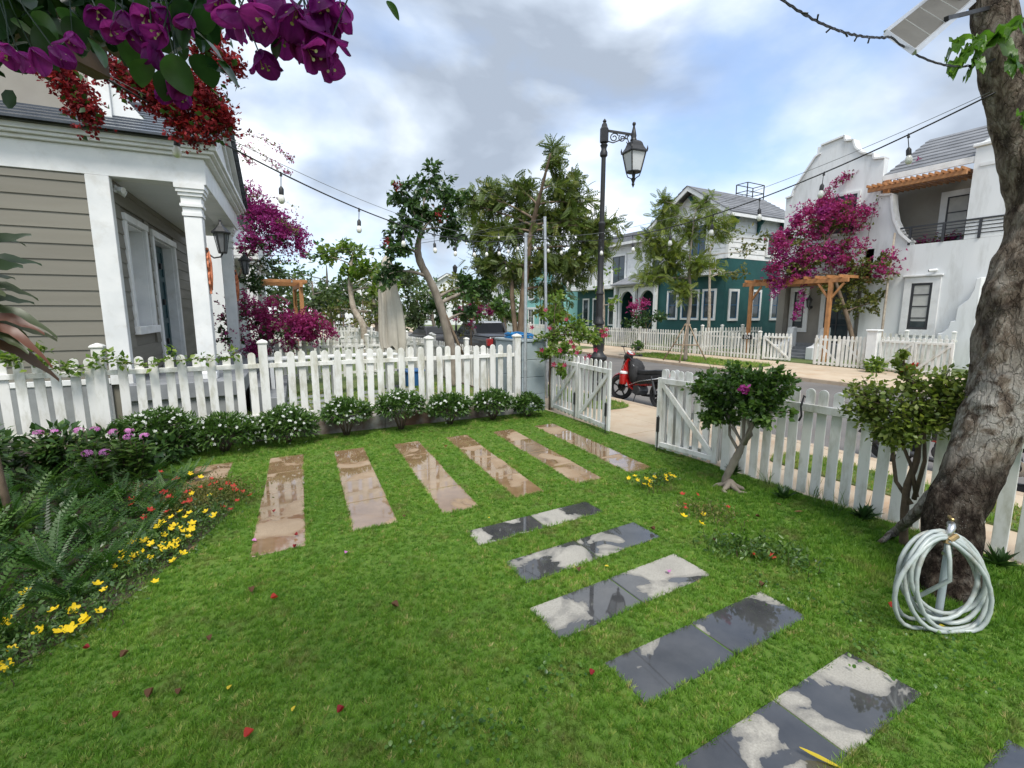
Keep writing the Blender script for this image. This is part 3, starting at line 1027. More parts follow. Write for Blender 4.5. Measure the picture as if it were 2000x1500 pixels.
def grass_mesh(name, pos, up, spin, ht, wd, vals, tmpl):
    tv = np.array(tmpl[0], float)
    Rm = frames(up, spin)
    S = np.stack([wd, ht, wd], 1)
    V = np.einsum('nij,nkj->nki', Rm, tv[None] * S[:, None, :]) + pos[:, None, :]
    n, k = len(pos), len(tv)
    me = bpy.data.meshes.new(name)
    me.vertices.add(n * k)
    me.vertices.foreach_set('co', V.reshape(-1).astype(np.float32))
    nf = n * len(tmpl[1])
    me.loops.add(nf * 3)
    me.loops.foreach_set('vertex_index', np.arange(nf * 3, dtype=np.int32))
    me.polygons.add(nf)
    me.polygons.foreach_set('loop_start', np.arange(0, nf * 3, 3, dtype=np.int32))
    me.polygons.foreach_set('loop_total', np.full(nf, 3, np.int32))
    me.update(calc_edges=True)
    at = me.attributes.new('v', 'FLOAT', 'POINT')
    at.data.foreach_set('value', np.repeat(vals, k).astype(np.float32))
    me.materials.append(MT['grass'])
    return me


me = grass_mesh('lawn_grass', pos, up, spin, ht, np.clip(0.021 + 0.3 * ht, 0.022, 0.06), vals, t_clump(12, 1.0, 0.85, 0.095, 5))
tag(obj('lawn_grass', me), 'short green lawn grass between the stepping slabs', 'grass', kind='stuff')


def verge_grass(label, poly, dens, h):
    xs = [q[0] for q in poly]
    ys = [q[1] for q in poly]
    a = (min(xs), min(ys), max(xs), max(ys))
    n = int((a[2] - a[0]) * (a[3] - a[1]) * dens)
    p = np.stack([rng.uniform(a[0], a[2], n), rng.uniform(a[1], a[3], n)], 1)
    p = p[inside(p, poly)]
    pos = np.column_stack([p, np.full(len(p), 0.008)])
    up = np.tile(np.array([[0.0, 0.0, 1.0]]), (len(p), 1)) + rng.normal(size=(len(p), 3)) * np.array([0.3, 0.3, 0.05])
    ht = h * (0.6 + 0.8 * rng.random(len(p)))
    m = grass_mesh('verge_grass', pos, up, rdir(len(p)), ht, ht * 0.9, np.clip(0.72 + rng.normal(size=len(p)) * 0.25, 0, 1), t_clump(8, 1.0, 0.8, 0.12, 9))
    tag(obj('verge_grass', m), label, 'grass', kind='stuff')


verge_grass('tufted grass of the kerbside verge behind the near fence', rounded(6.36, 0.8, 7.14, 3.95, 0.15), 500, 0.05)
verge_grass('tufted grass of the rounded verge under the lamp post', rounded(6.50, 7.75, 7.50, 11.5, 0.42), 400, 0.05)
verge_grass('tufted grass round the staked sapling across the road', rounded(16.35, 11.2, 18.3, 17.7, 0.6), 140, 0.09)
verge_grass('thin grass of the neighbouring garden behind the picket fence', rect(-1.0, 9.05, 5.3, 13.5), 120, 0.05)


# ------------------------------------------------------------------ fences and gates
def picket_outline(w, h, n=7):
    r = w / 2
    o = [(-r, 0), (r, 0), (r, h - r)]
    o += [(r * math.cos(PI * k / n), h - r + r * math.sin(PI * k / n)) for k in range(1, n)]
    o += [(-r, h - r)]
    return o


_pk = {}


def picket_mesh(w, h, t, n=7, bev=0.003):
    key = (w, h, t, n, bev)
    if key not in _pk:
        _pk[key] = MB().prism(picket_outline(w, h, n), 'y', -t / 2, t / 2).mesh('picket', 'fence', bevel=bev)
    return _pk[key]


def fence(label, p0, p1, z0, h, w, pitch, posts=(), rails=(), t=0.018, alt=False, side=-1, singles=True, post_h=None, post_w=0.11,
          rail=(0.035, 0.075), skip=(), group='white picket fences', bev=0.003, jit=1.0):
    p0, p1 = Vector((p0[0], p0[1], 0)), Vector((p1[0], p1[1], 0))
    d = p1 - p0
    ln = d.length
    rz = math.atan2(d.y, d.x)
    root = thing('picket_fence', label, 'fence', (p0.x, p0.y, z0), rz, group)
    for zr in rails:
        part('rail', MB().b2((0, -rail[0] / 2, zr - rail[1] / 2), (ln, rail[0] / 2, zr + rail[1] / 2)), 'fence', root, bevel=bev)
    if post_h:
        for s in posts:
            pm = MB().b2((s - post_w / 2, -post_w / 2, -0.02), (s + post_w / 2, post_w / 2, post_h))
            po = part('post', pm, 'fence', root, bevel=bev)
            c = post_w / 2
            part('post_cap', MB().lathe([(c * 1.55, 0), (c * 1.75, 0.012), (c * 1.75, 0.03), (c * 1.3, 0.05), (0.01, 0.075)], 4, (s, 0, post_h), off=PI / 4), 'fence', po)
    yo = rail[0] / 2 + t / 2 + 0.001
    pk = picket_mesh(w, h, t, 7 if singles else 4, bev if singles else 0.0)
    jr = random.Random(int(abs(p0.x * 131 + p0.y * 17)))
    i = 0
    s = pitch * 0.6
    joined = MB()
    while s < ln - w * 0.3:
        if not any(abs(s - q) < post_w / 2 + w * 0.42 for q in (posts if post_h else ())):
            yy = yo * (side if not alt else (-1 if i % 2 == 0 else 1))
            if singles:
                o = obj('picket', pk, root, (s + jr.uniform(-.004, .004) * jit, yy, 0.012 + jr.uniform(-.006, .006) * jit), (jr.uniform(-.008, .008) * jit, jr.uniform(-.012, .012) * jit, jr.uniform(-.03, .03) * jit))
            else:
                joined.prism([(a + s, b + 0.02) for a, b in picket_outline(w, h, 4)], 'y', yy - t / 2, yy + t / 2)
        i += 1
        s += pitch
    if not singles:
        part('picket_row', joined, 'fence', root, kind='stuff')
    return root


# plinth wall under the garden divider
dz = 0.25
DIV0, DIV1 = (-3.65, 8.90), (4.93, 8.53)
plw = thing('plinth_wall', 'low stained concrete plinth under the picket fence behind the white flowering shrubs', 'wall', (0, 0, 0))
seg = 6
for k in range(seg):
    a = Vector(DIV0).lerp(Vector(DIV1), k / seg)
    b = Vector(DIV0).lerp(Vector(DIV1), (k + 1) / seg)
    part('plinth_block', MB().bar((a.x + 0.002, a.y - 0.02, dz / 2 - 0.05), (b.x - 0.002, b.y - 0.02, dz / 2 - 0.05), 0.22, dz + 0.1), 'plinth', plw, bevel=0.008)
fence('long white picket fence on a low plinth in front of the taupe house', DIV0, DIV1, dz, 1.19, 0.114, 0.1865,
      posts=(1.72, 3.82, 6.62, 8.50), rails=(0.13, 0.98), alt=True, post_h=1.34, post_w=0.13, jit=1.3)

# fence on the right of the gate, rail on the garden side
FR0, FR1 = (5.47, 3.98), (5.56, 0.05)
fence('white picket fence right of the gate, one rail towards the lawn, behind the standard bougainvillea', FR0, FR1, 0.0, 1.23, 0.102, 0.152,
      posts=(0.06,), rails=(1.03,), t=0.02, side=1, post_h=1.02, post_w=0.12, rail=(0.05, 0.085))


def gate_leaf(label, hinge, free, z0, h, diag, bolts=(), group='white picket gate leaves', npk=7, bolt_at=None):
    p0, p1 = Vector((hinge[0], hinge[1], 0)), Vector((free[0], free[1], 0))
    d = p1 - p0
    ln = d.length
    root = thing('gate_leaf', label, 'gate', (p0.x, p0.y, z0), math.atan2(d.y, d.x), group)
    s = 0.07
    zb, zt = 0.08, h - 0.17
    part('bottom_rail', MB().b2((s + .002, -0.022, zb - 0.035), (ln - s - .002, 0.022, zb + 0.035)), 'fence', root, bevel=0.004)
    part('top_rail', MB().b2((s + .002, -0.022, zt - 0.04), (ln - s - .002, 0.022, zt + 0.04)), 'fence', root, bevel=0.004)
    for x0 in (0, ln - s):
        part('stile', MB().b2((x0, -0.024, 0.02), (x0 + s, 0.024, zt + 0.045)), 'fence', root, bevel=0.004)
    q = ((s, zb + 0.04), (ln - s, zt - 0.045)) if diag > 0 else ((s, zt - 0.045), (ln - s, zb + 0.04))
    part('brace', MB().bar((q[0][0], GSIDE * 0.002, q[0][1]), (q[1][0], GSIDE * 0.002, q[1][1]), 0.036, 0.075, up=(0, 0, 1)), 'fence', root, bevel=0.004)
    pk = picket_mesh(0.088, h, 0.018)
    n = max(4, round(ln / 0.152))
    for k in range(n):
        obj('picket', pk, root, (ln * (k + 0.5) / n, -GSIDE * 0.034, 0.0 + random.uniform(-.004, .004)))
    for x in bolts:
        bo = part('drop_bolt', MB().tube([(x, GSIDE * 0.034, -0.03), (x, GSIDE * 0.034, 0.52)], 0.008, 6), 'iron', root)
        part('bolt_plate', MB().b2((x - 0.022, GSIDE * 0.026, 0.27), (x + 0.022, GSIDE * 0.050, 0.50)), 'iron', bo, bevel=0.004)
    return root


GSIDE = -1
# hinge side first; local -y looks at the lawn when the leaf runs along -Y
gate_leaf('closed white gate leaf beside the blue-grey block pier under the maroon flowered vine', (5.60, 8.33), (5.47, 7.24), 0.05, 1.22, 1, bolts=(1.03,))
gate_leaf('closed white gate leaf at the left edge of the open gateway', (5.47, 7.22), (5.31, 6.12), 0.05, 1.22, 1, bolts=(1.04,))
GSIDE = 1
gate_leaf('white gate leaf at the right edge of the open gateway, next to the standard bougainvillea', (5.44, 4.06), (5.33, 5.06), 0.04, 1.22, -1 if False else 1, bolts=(0.96,))
gate_leaf('white gate leaf folded back on the street side behind the right hand leaf', (5.43, 5.08), (5.66, 4.12), 0.04, 1.22, 1)

# block pier at the corner, with the blue hose lying on it
pier = thing('block_pier', 'blue-grey painted block pier between the picket fence and the gate', 'pier', (5.22, 9.05, 0))
for k in range(4):
    zz = k * 0.37
    part('block_course', MB().b2((-0.29, -0.60, zz + 0.003), (0.29, 0.62, zz + 0.367)), 'blockpaint', pier, bevel=0.008)
part('coping', MB().b2((-0.31, -0.62, 1.483), (0.31, 0.64, 1.535)), 'blockpaint', pier, bevel=0.01)

# galvanised poles that carry the light strings
def pole(label, x, y, z0, z1, r, lean=(0, 0)):
    t_ = thing('steel_pole', label, 'pole', (x, y, z0), 0, 'galvanised poles')
    part('pole', MB().tube([(0, 0, 0), (lean[0] * .5, lean[1] * .5, (z1 - z0) * .5), (lean[0], lean[1], z1 - z0)], r, 10), 'galv', t_, smooth=True, angle=40)
    part('cap', MB().tube([(lean[0], lean[1], z1 - z0), (lean[0], lean[1], z1 - z0 + 0.03)], r * 1.12, 10), 'galv', t_)
    part('clamp', MB().tube([(0, 0, 0.9), (0, 0, 0.93)], r * 1.25, 10), 'galv', t_)
    return t_


pole('shorter galvanised square pole fixed to the end post of the picket fence', 4.99, 8.43, 0.0, 3.64, 0.034)
pole('taller leaning galvanised pole behind the maroon flowered vine', 6.32, 9.62, 0.0, 4.28, 0.036, (-0.08, 0.05))


# ------------------------------------------------------------------ the taupe clapboard house with the porch
def house_left():
    h = thing('clapboard_house', 'taupe clapboard house with white porch columns and slate roof at the left', 'house', (-1.9, 10.6, 0), R(-4.5))
    x_l = -6.5
    # walls behind the boards
    part('wall', MB().b2((x_l, 0.02, 0.0), (-0.02, 0.16, 4.36)), 'siding', h)
    sw = MB()
    sw.b2((-0.16, 0.161, 0.0), (-0.02, 0.60, 4.36)).b2((-0.16, 1.78, 0.0), (-0.02, 2.40, 4.36)).b2((-0.16, 4.30, 0.0), (-0.02, 6.6, 4.36))
    sw.b2((-0.16, 0.60, 0.0), (-0.02, 1.78, 1.80)).b2((-0.16, 0.60, 3.74), (-0.02, 1.78, 4.36)).b2((-0.16, 2.40, 3.72), (-0.02, 4.30, 4.36)).b2((-0.16, 2.40, 0.0), (-0.02, 4.30, 0.86))
    part('porch_wall', sw, 'siding', h)
    # clapboards, each lapping the one below
    z = 0.96
    while z < 4.33:
        z1 = min(z + 0.262, 4.355)
        prof = [(0.018, z), (-0.026, z), (-0.006, z1), (0.018, z1)]
        part('clapboard', MB().prism(prof, 'x', x_l, -0.292), 'siding', h)
        prof2 = [(-0.018, z), (0.024, z), (0.005, z1), (-0.018, z1)]
        spans = [(0.103, 0.46), (1.93, 2.24), (4.47, 6.6)]
        if z1 < 1.70 or z > 3.86:
            spans = [(0.103, 2.24), (4.47, 6.6)]
        if z > 3.86:
            spans = [(0.103, 6.6)]
        for a, b in spans:
            m = MB()
            m.prism([(p[0], p[1]) for p in prof2], 'y', a, b)
            part('clapboard', m, 'siding', h)
        z += 0.2515
    part('drip_band', MB().b2((x_l, -0.05, 0.86), (-0.292, 0.02, 0.955)), 'white', h, bevel=0.006)
    part('base_course', MB().b2((x_l, -0.03, 0.0), (-0.292, 0.02, 0.855)), 'concrete', h)
    part('corner_board', MB().b2((-0.29, -0.055, 0.84), (0.03, 0.10, 4.355)), 'white', h, bevel=0.006)
    # window niche, its white back panel added to reflect more light
    w = part('window', MB().b2((-0.27, 0.60, 1.80), (-0.24, 1.78, 3.74)), 'white', h)
    rv = MB()
    rv.b2((-0.239, 0.602, 1.802), (-0.005, 0.63, 3.738)).b2((-0.239, 1.75, 1.802), (-0.005, 1.778, 3.738)).b2((-0.239, 0.63, 3.71), (-0.005, 1.75, 3.738)).b2((-0.239, 0.63, 1.802), (-0.005, 1.75, 1.83))
    part('reveal', rv, 'white', w)
    for lo, hi, nm in (((-0.015, 0.47, 1.84), (0.055, 0.60, 3.745), 'casing'), ((-0.015, 1.78, 1.84), (0.055, 1.92, 3.745), 'casing'), ((-0.015, 0.45, 3.747), (0.07, 1.94, 3.87), 'head_casing'), ((-0.015, 0.44, 1.69), (0.10, 1.95, 1.837), 'sill')):
        box_part(nm, 'white', w, lo, hi, 0.006)
    # door
    d = part('door', MB().b2((-0.27, 2.40, 0.87), (-0.22, 4.30, 3.72)), 'teal_door', h)
    for yy in (2.50, 3.38, 4.20):
        box_part('door_stile', 'teal_door', d, (-0.22, yy - 0.07, 0.88), (-0.195, yy + 0.07, 3.70), 0.004)
    for zz in (1.0, 1.9, 2.9, 3.6):
        box_part('door_rail', 'teal_door', d, (-0.22, 2.58, zz - 0.06), (-0.197, 4.12, zz + 0.06), 0.004)
    rv = MB()
    rv.b2((-0.219, 2.402, 0.862), (-0.005, 2.43, 3.718)).b2((-0.219, 4.27, 0.862), (-0.005, 4.298, 3.718)).b2((-0.219, 2.43, 3.69), (-0.005, 4.27, 3.718))
    part('reveal', rv, 'white', d)
    for lo, hi in (((-0.015, 2.25, 0.86), (0.06, 2.40, 3.72)), ((-0.015, 4.30, 0.86), (0.06, 4.46, 3.72)), ((-0.015, 2.23, 3.722), (0.075, 4.48, 3.86))):
        box_part('casing', 'white', d, lo, hi, 0.006)
    for zz in (1.4, 2.35, 3.2):
        part('hinge', MB().b2((-0.19, 3.70, zz - 0.07), (-0.14, 3.82, zz + 0.07)), 'iron', d, bevel=0.006)
    # porch floor and steps
    part('porch_floor', MB().b2((-0.02, -0.35, 0.56), (1.75, 5.4, 0.85)), 'steps', h, bevel=0.012)
    part('porch_base', MB().b2((-0.02, -0.28, 0.0), (1.65, 5.3, 0.558)), 'concrete', h)
    for k in range(2):
        part('step', MB().b2((1.752 + 0.34 * k, 0.7, 0.0), (2.09 + 0.34 * k, 4.6, 0.56 - 0.26 * k)), 'steps', h, bevel=0.012)
    # columns
    for yc in (0.14, 4.72):
        xc = 1.16
        c = part('column', MB().lathe([(0.205, 0), (0.205, 0.12), (0.180, 0.14), (0.196, 0.3), (0.196, 2.95)], 4, (xc, yc, 0.85), off=PI / 4), 'white', h, bevel=0.008)
        cap = MB()
        for s, a, b in ((0.31, 2.96, 3.02), (0.285, 3.02, 3.12), (0.35, 3.12, 3.17), (0.31, 3.17, 3.30), (0.37, 3.30, 3.36), (0.42, 3.36, 3.42), (0.46, 3.42, 3.508)):
            cap.b2((xc - s / 2, yc - s / 2, 0.85 + a), (xc + s / 2, yc + s / 2, 0.85 + b))
        part('capital', cap, 'white', c)
    # beams and cornice
    part('front_beam', MB().b2((x_l, -0.03, 4.362), (1.42, 0.30, 4.80)), 'white', h, bevel=0.006)
    part('side_beam', MB().b2((0.98, 0.302, 4.362), (1.42, 5.25, 4.80)), 'white', h, bevel=0.006)
    part('porch_ceiling', MB().b2((-0.6, 0.302, 4.362), (0.978, 6.6, 4.40)), 'soffit', h)
    for k, (a, b, o) in enumerate(((4.802, 4.86, 0.10), (4.862, 4.915, 0.17), (4.917, 5.00, 0.22))):
        part('cornice', MB().b2((x_l, -o, a), (1.42 + o, 0.2, b)), 'white', h, bevel=0.006)
        part('cornice', MB().b2((1.2, 0.202, a), (1.42 + o, 5.25 + o, b)), 'white', h, bevel=0.006)
    part('gutter', MB().b2((x_l, -0.27, 5.002), (1.66, -0.20, 5.05)), 'roof', h, bevel=0.01)
    # pediment facing the street
    ym, zr, xe = 2.55, 6.32, 1.60
    part('pediment', MB().prism([(0.05, 5.002), (5.05, 5.002), (ym, zr - 0.16)], 'x', 1.2, 1.44), 'white', h)
    part('pediment_panel', MB().prism([(1.0, 5.12), (4.1, 5.12), (ym, zr - 0.50)], 'x', 1.442, 1.452), 'soffit', h)
    for s in (-1, 1):
        e = (ym + s * 2.86, 5.0)
        rk = MB().prism([(e[0], e[1]), (e[0] - s * 0.10, e[1] - 0.0), (ym, zr - 0.13), (ym, zr)], 'x', 1.44, xe)
        part('rake_board', rk, 'white', h)
        rk = MB().prism([(e[0] - s * 0.3, e[1] + 0.004), (e[0] - s * 0.52, e[1] + 0.004), (ym, zr - 0.36), (ym, zr - 0.26)], 'x', 1.442, 1.50)
        part('rake_moulding', rk, 'white', h)
        # tile courses parallel to the eave, nose over nose
        n = 10
        for k in range(n):
            t0, t1 = k / n, (k + 1) / n
            y0, z0 = e[0] + s * 0.04 + (ym - e[0] - s * 0.04) * t0, 5.03 + (zr - 5.0) * t0
            y1, z1 = e[0] + s * 0.04 + (ym - e[0] - s * 0.04) * t1, 5.03 + (zr - 5.0) * t1
            pr_ = [(y0 + s * 0.04, z0 - 0.02), (y0 + s * 0.045, z0 + 0.02), (y0 + s * 0.01, z0 + 0.036), (y1, z1 + 0.012), (y1, z1 - 0.02)]
            part('tile_course', MB().prism(pr_, 'x', x_l, xe + 0.10), 'roof', h)
    part('ridge_tile', MB().tube([(x_l, ym, zr + 0.06), (xe + 0.1, ym, zr + 0.06)], 0.085, 8), 'roof', h, smooth=True)
    # upper storey wall standing on the roof, rough plaster left along its foot
    part('upper_wall', MB().b2((x_l, 0.78, 5.1), (-0.30, 3.0, 6.75)), 'taupe', h)
    part('upper_corner', MB().b2((-0.298, 0.74, 5.1), (-0.02, 3.0, 6.16)), 'white', h, bevel=0.006)
    part('parapet_fin', MB().prism([(-0.018, 5.2), (0.62, 5.36), (-0.018, 6.15)], 'y', 0.80, 1.05), 'render', h)
    rr = random.Random(4)
    o = [(-0.30, 5.0), (x_l, 5.0)] + [(x_l + (abs(x_l) - 0.30) * k / 40.0, 5.40 + rr.uniform(-0.02, 0.07)) for k in range(41)]
    part('bare_plaster', MB().prism(o, 'y', 0.755, 0.779), 'render', h)
    return h


house_left()


def security_light(loc, rz):
    t_ = thing('security_light', 'small white twin security light under the porch beam of the taupe house', 'light', loc, rz)
    part('bracket', MB().b2((-0.06, -0.05, -0.06), (0.0, 0.05, 0.06)), 'white', t_, bevel=0.01)
    part('lamp_head', MB().tube([(0.0, 0.02, -0.02), (0.10, 0.06, -0.07)], [0.04, 0.06], 10), 'white', t_, smooth=True, angle=40)
    part('lamp_head', MB().tube([(0.0, -0.02, 0.0), (0.10, -0.07, -0.03)], [0.04, 0.055], 10), 'white', t_, smooth=True, angle=40)


security_light((-1.83, 10.86, 4.22), R(-4.5))


def wall_lantern(label, loc, rz, s=1.0, mat='iron'):
    t_ = thing('wall_lantern', label, 'lantern', loc, rz, 'black wall lanterns')
    part('wall_plate', MB().lathe([(0.06, 0), (0.05, 0.02)], 10, (0, 0, 0)), mat, t_).rotation_euler = (0, PI / 2, 0)
    part('arm', MB().tube([(0.0, 0, -0.02), (0.08, 0, -0.09), (0.17, 0, -0.07), (0.20, 0, -0.02)], 0.013, 6), mat, t_, smooth=True)
    b = part('cage', MB().lathe([(0.055, 0.0), (0.06, 0.02), (0.05, 0.025)], 6, (0.20, 0, -0.02)), mat, t_)
    for k in range(6):
        a = 2 * PI * k / 6
        part('cage_bar', MB().bar((0.20 + 0.055 * math.cos(a), 0.055 * math.sin(a), 0.0), (0.20 + 0.10 * math.cos(a), 0.10 * math.sin(a), 0.27), 0.012, 0.012), mat, b)
    part('glass', MB().lathe([(0.048, 0.0), (0.088, 0.265)], 6, (0.20, 0, 0.005)), 'smoke', t_)
    part('roof', MB().lathe([(0.125, 0.0), (0.13, 0.02), (0.075, 0.08), (0.055, 0.10), (0.03, 0.13), (0.015, 0.17), (0.02, 0.19), (0.004, 0.21)], 6, (0.20, 0, 0.27)), mat, t_)
    t_.scale = (s, s, s)
    return t_


def hloc(x, y, z):
    a = R(-4.5)
    return (-1.9 + x * math.cos(a) - y * math.sin(a), 10.6 + x * math.sin(a) + y * math.cos(a), z)


wall_lantern('black lantern on the nearer porch column of the taupe house', hloc(1.31, 0.16, 3.22), R(-4.5), 1.25)
wall_lantern('black lantern on the farther porch column of the taupe house', hloc(1.31, 4.72, 3.15), R(-4.5), 1.25)


def ornament(label, loc, rz, seed):
    r = random.Random(seed)
    t_ = thing('wall_ornament', label, 'ornament', loc, rz, 'orange column ornaments')
    up, dn = [], []
    for k in range(15):
        z = -0.42 + 0.84 * k / 14
        c = 0.03 * math.sin(k * 1.1)
        w = (0.055 + 0.03 * math.sin(k * 2.3 + seed)) * (1.15 - abs(k - 7) / 9)
        up.append((c + w + r.uniform(0, .012), z))
        dn.append((c - w - r.uniform(0, .012), z))
    part('body', MB().prism(up + dn[::-1], 'x', 0.0, 0.035), 'orange', t_, bevel=0.008)
    part('crest', MB().tube([(0.04, 0.02, -0.35), (0.055, -0.02, -0.1), (0.055, 0.03, 0.15), (0.045, 0, 0.36)], [0.012, 0.026, 0.022, 0.01], 6), 'orange', t_, smooth=True)


ornament('orange carved ornament under the lantern of the nearer porch column', hloc(1.302, 0.10, 2.86), R(-4.5), 1)
ornament('orange carved ornament under the lantern of the farther porch column', hloc(1.302, 4.68, 2.82), R(-4.5), 2)


# white house beyond, mostly hidden by the bougainvillea
def house_next():
    h = thing('white_house', 'white rendered house with porch columns and balcony hidden behind the left bougainvillea', 'house', hloc(0, 10.0, 0), R(-4.5))
    part('wall', MB().b2((-6, 0.0, 0.0), (0.55, 9.0, 6.4)), 'render', h)
    for yc in (0.2, 3.0, 6.0):
        c = part('column', MB().b2((1.15, yc - 0.17, 0.4), (1.49, yc + 0.17, 4.05)), 'white', h, bevel=0.01)
        part('capital', MB().b2((1.09, yc - 0.23, 3.85), (1.55, yc + 0.23, 3.98)), 'white', c, bevel=0.02)
    part('beam', MB().b2((0.551, -0.1, 4.05), (1.62, 9.0, 4.5)), 'white', h, bevel=0.01)
    part('porch_floor', MB().b2((0.551, -0.2, 0.0), (1.8, 9.0, 0.4)), 'steps', h)
    for zz in (4.62, 5.25):
        part('handrail', MB().b2((1.42, 0.0, zz), (1.52, 9.0, zz + 0.06)), 'white', h)
    for k in range(24):
        part('baluster', MB().b2((1.45, 0.1 + k * 0.37, 4.68), (1.49, 0.16 + k * 0.37, 5.25)), 'white', h)
    part('roof', MB().prism([(-0.6, 6.4), (9.6, 6.4), (4.5, 8.3)], 'x', -6, 0.9), 'roof_grey', h)
    d = part('dormer', MB().b2((-0.4, 0.6, 6.402), (0.7, 2.6, 7.3)), 'render', h)
    part('dormer_roof', MB().prism([(0.4, 7.302), (2.8, 7.302), (1.6, 8.0)], 'x', -0.5, 0.95), 'roof_grey', d)


house_next()


def pergola(label, p0, p1, z, posts, joists, name='timber_pergola', over=0.25, group='timber pergolas'):
    x0, y0 = p0
    x1, y1 = p1
    t_ = thing(name, label, 'pergola', (0, 0, 0), 0, group)
    for x, y in posts:
        po = part('post', MB().b2((x - 0.075, y - 0.075, 0), (x + 0.075, y + 0.075, z)), 'timber', t_, bevel=0.008)
        for s in (-1, 1):
            yy = y + s * 0.5
            if min(y0, y1) - 0.3 < yy < max(y0, y1) + 0.3:
                part('knee_brace', MB().bar((x, y + s * 0.07, z - 0.62), (x, yy, z - 0.03), 0.08, 0.08), 'timber', po, bevel=0.006)
    for x in (x0, x1):
        part('beam', MB().b2((x - 0.06, y0 - over, z), (x + 0.06, y1 + over, z + 0.18)), 'timber', t_, bevel=0.008)
    for k in range(joists):
        y = y0 + (y1 - y0) * k / (joists - 1)
        part('joist', MB().b2((x0 - over, y - 0.03, z + 0.182), (x1 + over, y + 0.03, z + 0.30)), 'timber', t_, bevel=0.006)
    return t_


pergola('orange cedar pergola beyond the lower magenta bougainvillea', (0.3, 21.2), (1.95, 24.2), 3.1, ((1.95, 21.2), (1.95, 24.2)), 9)

# fences of the gardens further along the street
fence('white picket fence crossing the neighbouring garden behind the closed parasol', (-0.2, 15.3), (5.36, 15.1), 0.12, 1.15, 0.09, 0.185, posts=(1.6, 3.4, 5.5), rails=(0.13, 0.95), alt=True, post_h=1.25)
fence('second white picket fence beyond the closed parasol', (0.2, 21.3), (5.36, 21.1), 0.1, 1.15, 0.09, 0.185, posts=(2.0, 4.0), rails=(0.13, 0.95), alt=True, post_h=1.25)
fence('farthest white picket fence beyond the closed parasol', (0.6, 28.2), (5.36, 28.0), 0.1, 1.15, 0.09, 0.19, posts=(2.4,), rails=(0.13, 0.95), singles=False, post_h=1.25)
fence('white picket fence along the pavement from the block pier to the pickup', (5.36, 9.75), (5.36, 15.1), 0.05, 1.12, 0.09, 0.15, posts=(2.6, 5.3), rails=(0.95,), post_h=1.28)
fence('white picket fence along the pavement in front of the dark saloon car', (5.36, 15.2), (5.36, 40.0), 0.05, 1.12, 0.09, 0.16, posts=(3, 6, 9, 12, 15, 18, 21), rails=(0.95,), singles=False, post_h=1.28)
# low white bench wall of the neighbouring garden
bw = thing('garden_bench', 'long white slatted bench behind the picket fence', 'bench', (1.1, 12.6, 0))
for k in range(3):
    part('seat_slat', MB().b2((-0.9, -0.2 + k * 0.16, 0.98), (2.3, -0.06 + k * 0.16, 1.03)), 'white', bw, bevel=0.005)
for x in (-0.7, 0.7, 2.1):
    part('leg', MB().b2((x - 0.04, -0.16, 0), (x + 0.04, 0.24, 0.978)), 'white', bw)


# ------------------------------------------------------------------ closed parasol
def parasol():
    t_ = thing('closed_parasol', 'closed beige canvas parasol standing in the neighbouring garden', 'parasol', (3.36, 13.0, 0))
    mb = MB()
    n = 96
    prof = [(0.0, 3.62, 0), (0.10, 3.56, 0.05), (0.145, 3.40, .1), (0.17, 3.12, .25), (0.19, 3.04, .3), (0.23, 3.02, .2), (0.22, 2.9, .3), (0.255, 2.6, .6), (0.29, 2.3, .8), (0.315, 2.0, 1), (0.335, 1.75, 1.1), (0.35, 1.5, 1.2), (0.35, 1.35, 1.25), (0.335, 1.2, 1.25), (0.31, 1.08, 1.2)]
    for r, z, a in prof:
        for k in range(n):
            t = 2 * PI * k / n
            fold = 0.085 * a * (1.1 * (abs(math.sin(3.5 * t + .5 * z)) - .6) + .8 * (abs(math.sin(5.5 * t + 2.0 + .3 * z)) - .6) + .15 * math.sin(15 * t))
            lean = 0.09 * a * math.cos(t - 0.2)
            rr = max(0.0, r + fold * 0.75 + (lean if z < 2.4 else lean * 0.4))
            dz_ = (0.10 * math.sin(3 * t + 1) + 0.06 * math.sin(7 * t)) if z < 1.4 else 0
            mb.v.append((rr * math.cos(t), rr * math.sin(t), z + dz_))
    for i in range(len(prof) - 1):
        for k in range(n):
            a_, b_ = i * n + k, i * n + (k + 1) % n
            mb.f.append((a_, b_, b_ + n, a_ + n))
    c = part('canopy', mb, 'canvas', t_, smooth=True)
    mb2 = MB().lathe([(0.20, 3.05), (0.26, 3.0), (0.25, 2.93), (0.20, 2.95)], 20)
    part('vent_flap', mb2, 'canvas', c, smooth=True)
    part('pole', MB().tube([(0, 0, 0.1), (0, 0, 3.66)], 0.025, 10), 'galv', t_, smooth=True)
    part('finial', MB().lathe([(0.02, 3.62), (0.035, 3.66), (0.03, 3.70), (0.005, 3.74)], 10), 'white', t_)
    part('base', MB().lathe([(0.32, 0), (0.32, 0.05), (0.06, 0.09), (0.05, 0.3)], 16), 'blackplastic', t_)
    tub = thing('storage_tub', 'blue plastic tub on the grass behind the picket fence', 'tub', (4.0, 13.2, 0))
    part('body', MB().lathe([(0.34, 0.0), (0.38, 0.42)], 4, off=PI / 4 + 0.2), 'bluebox', tub, bevel=0.02)
    part('lid', MB().lathe([(0.42, 0.422), (0.42, 0.46), (0.40, 0.48)], 4, off=PI / 4 + 0.2), 'bluebox', tub, bevel=0.008)


parasol()

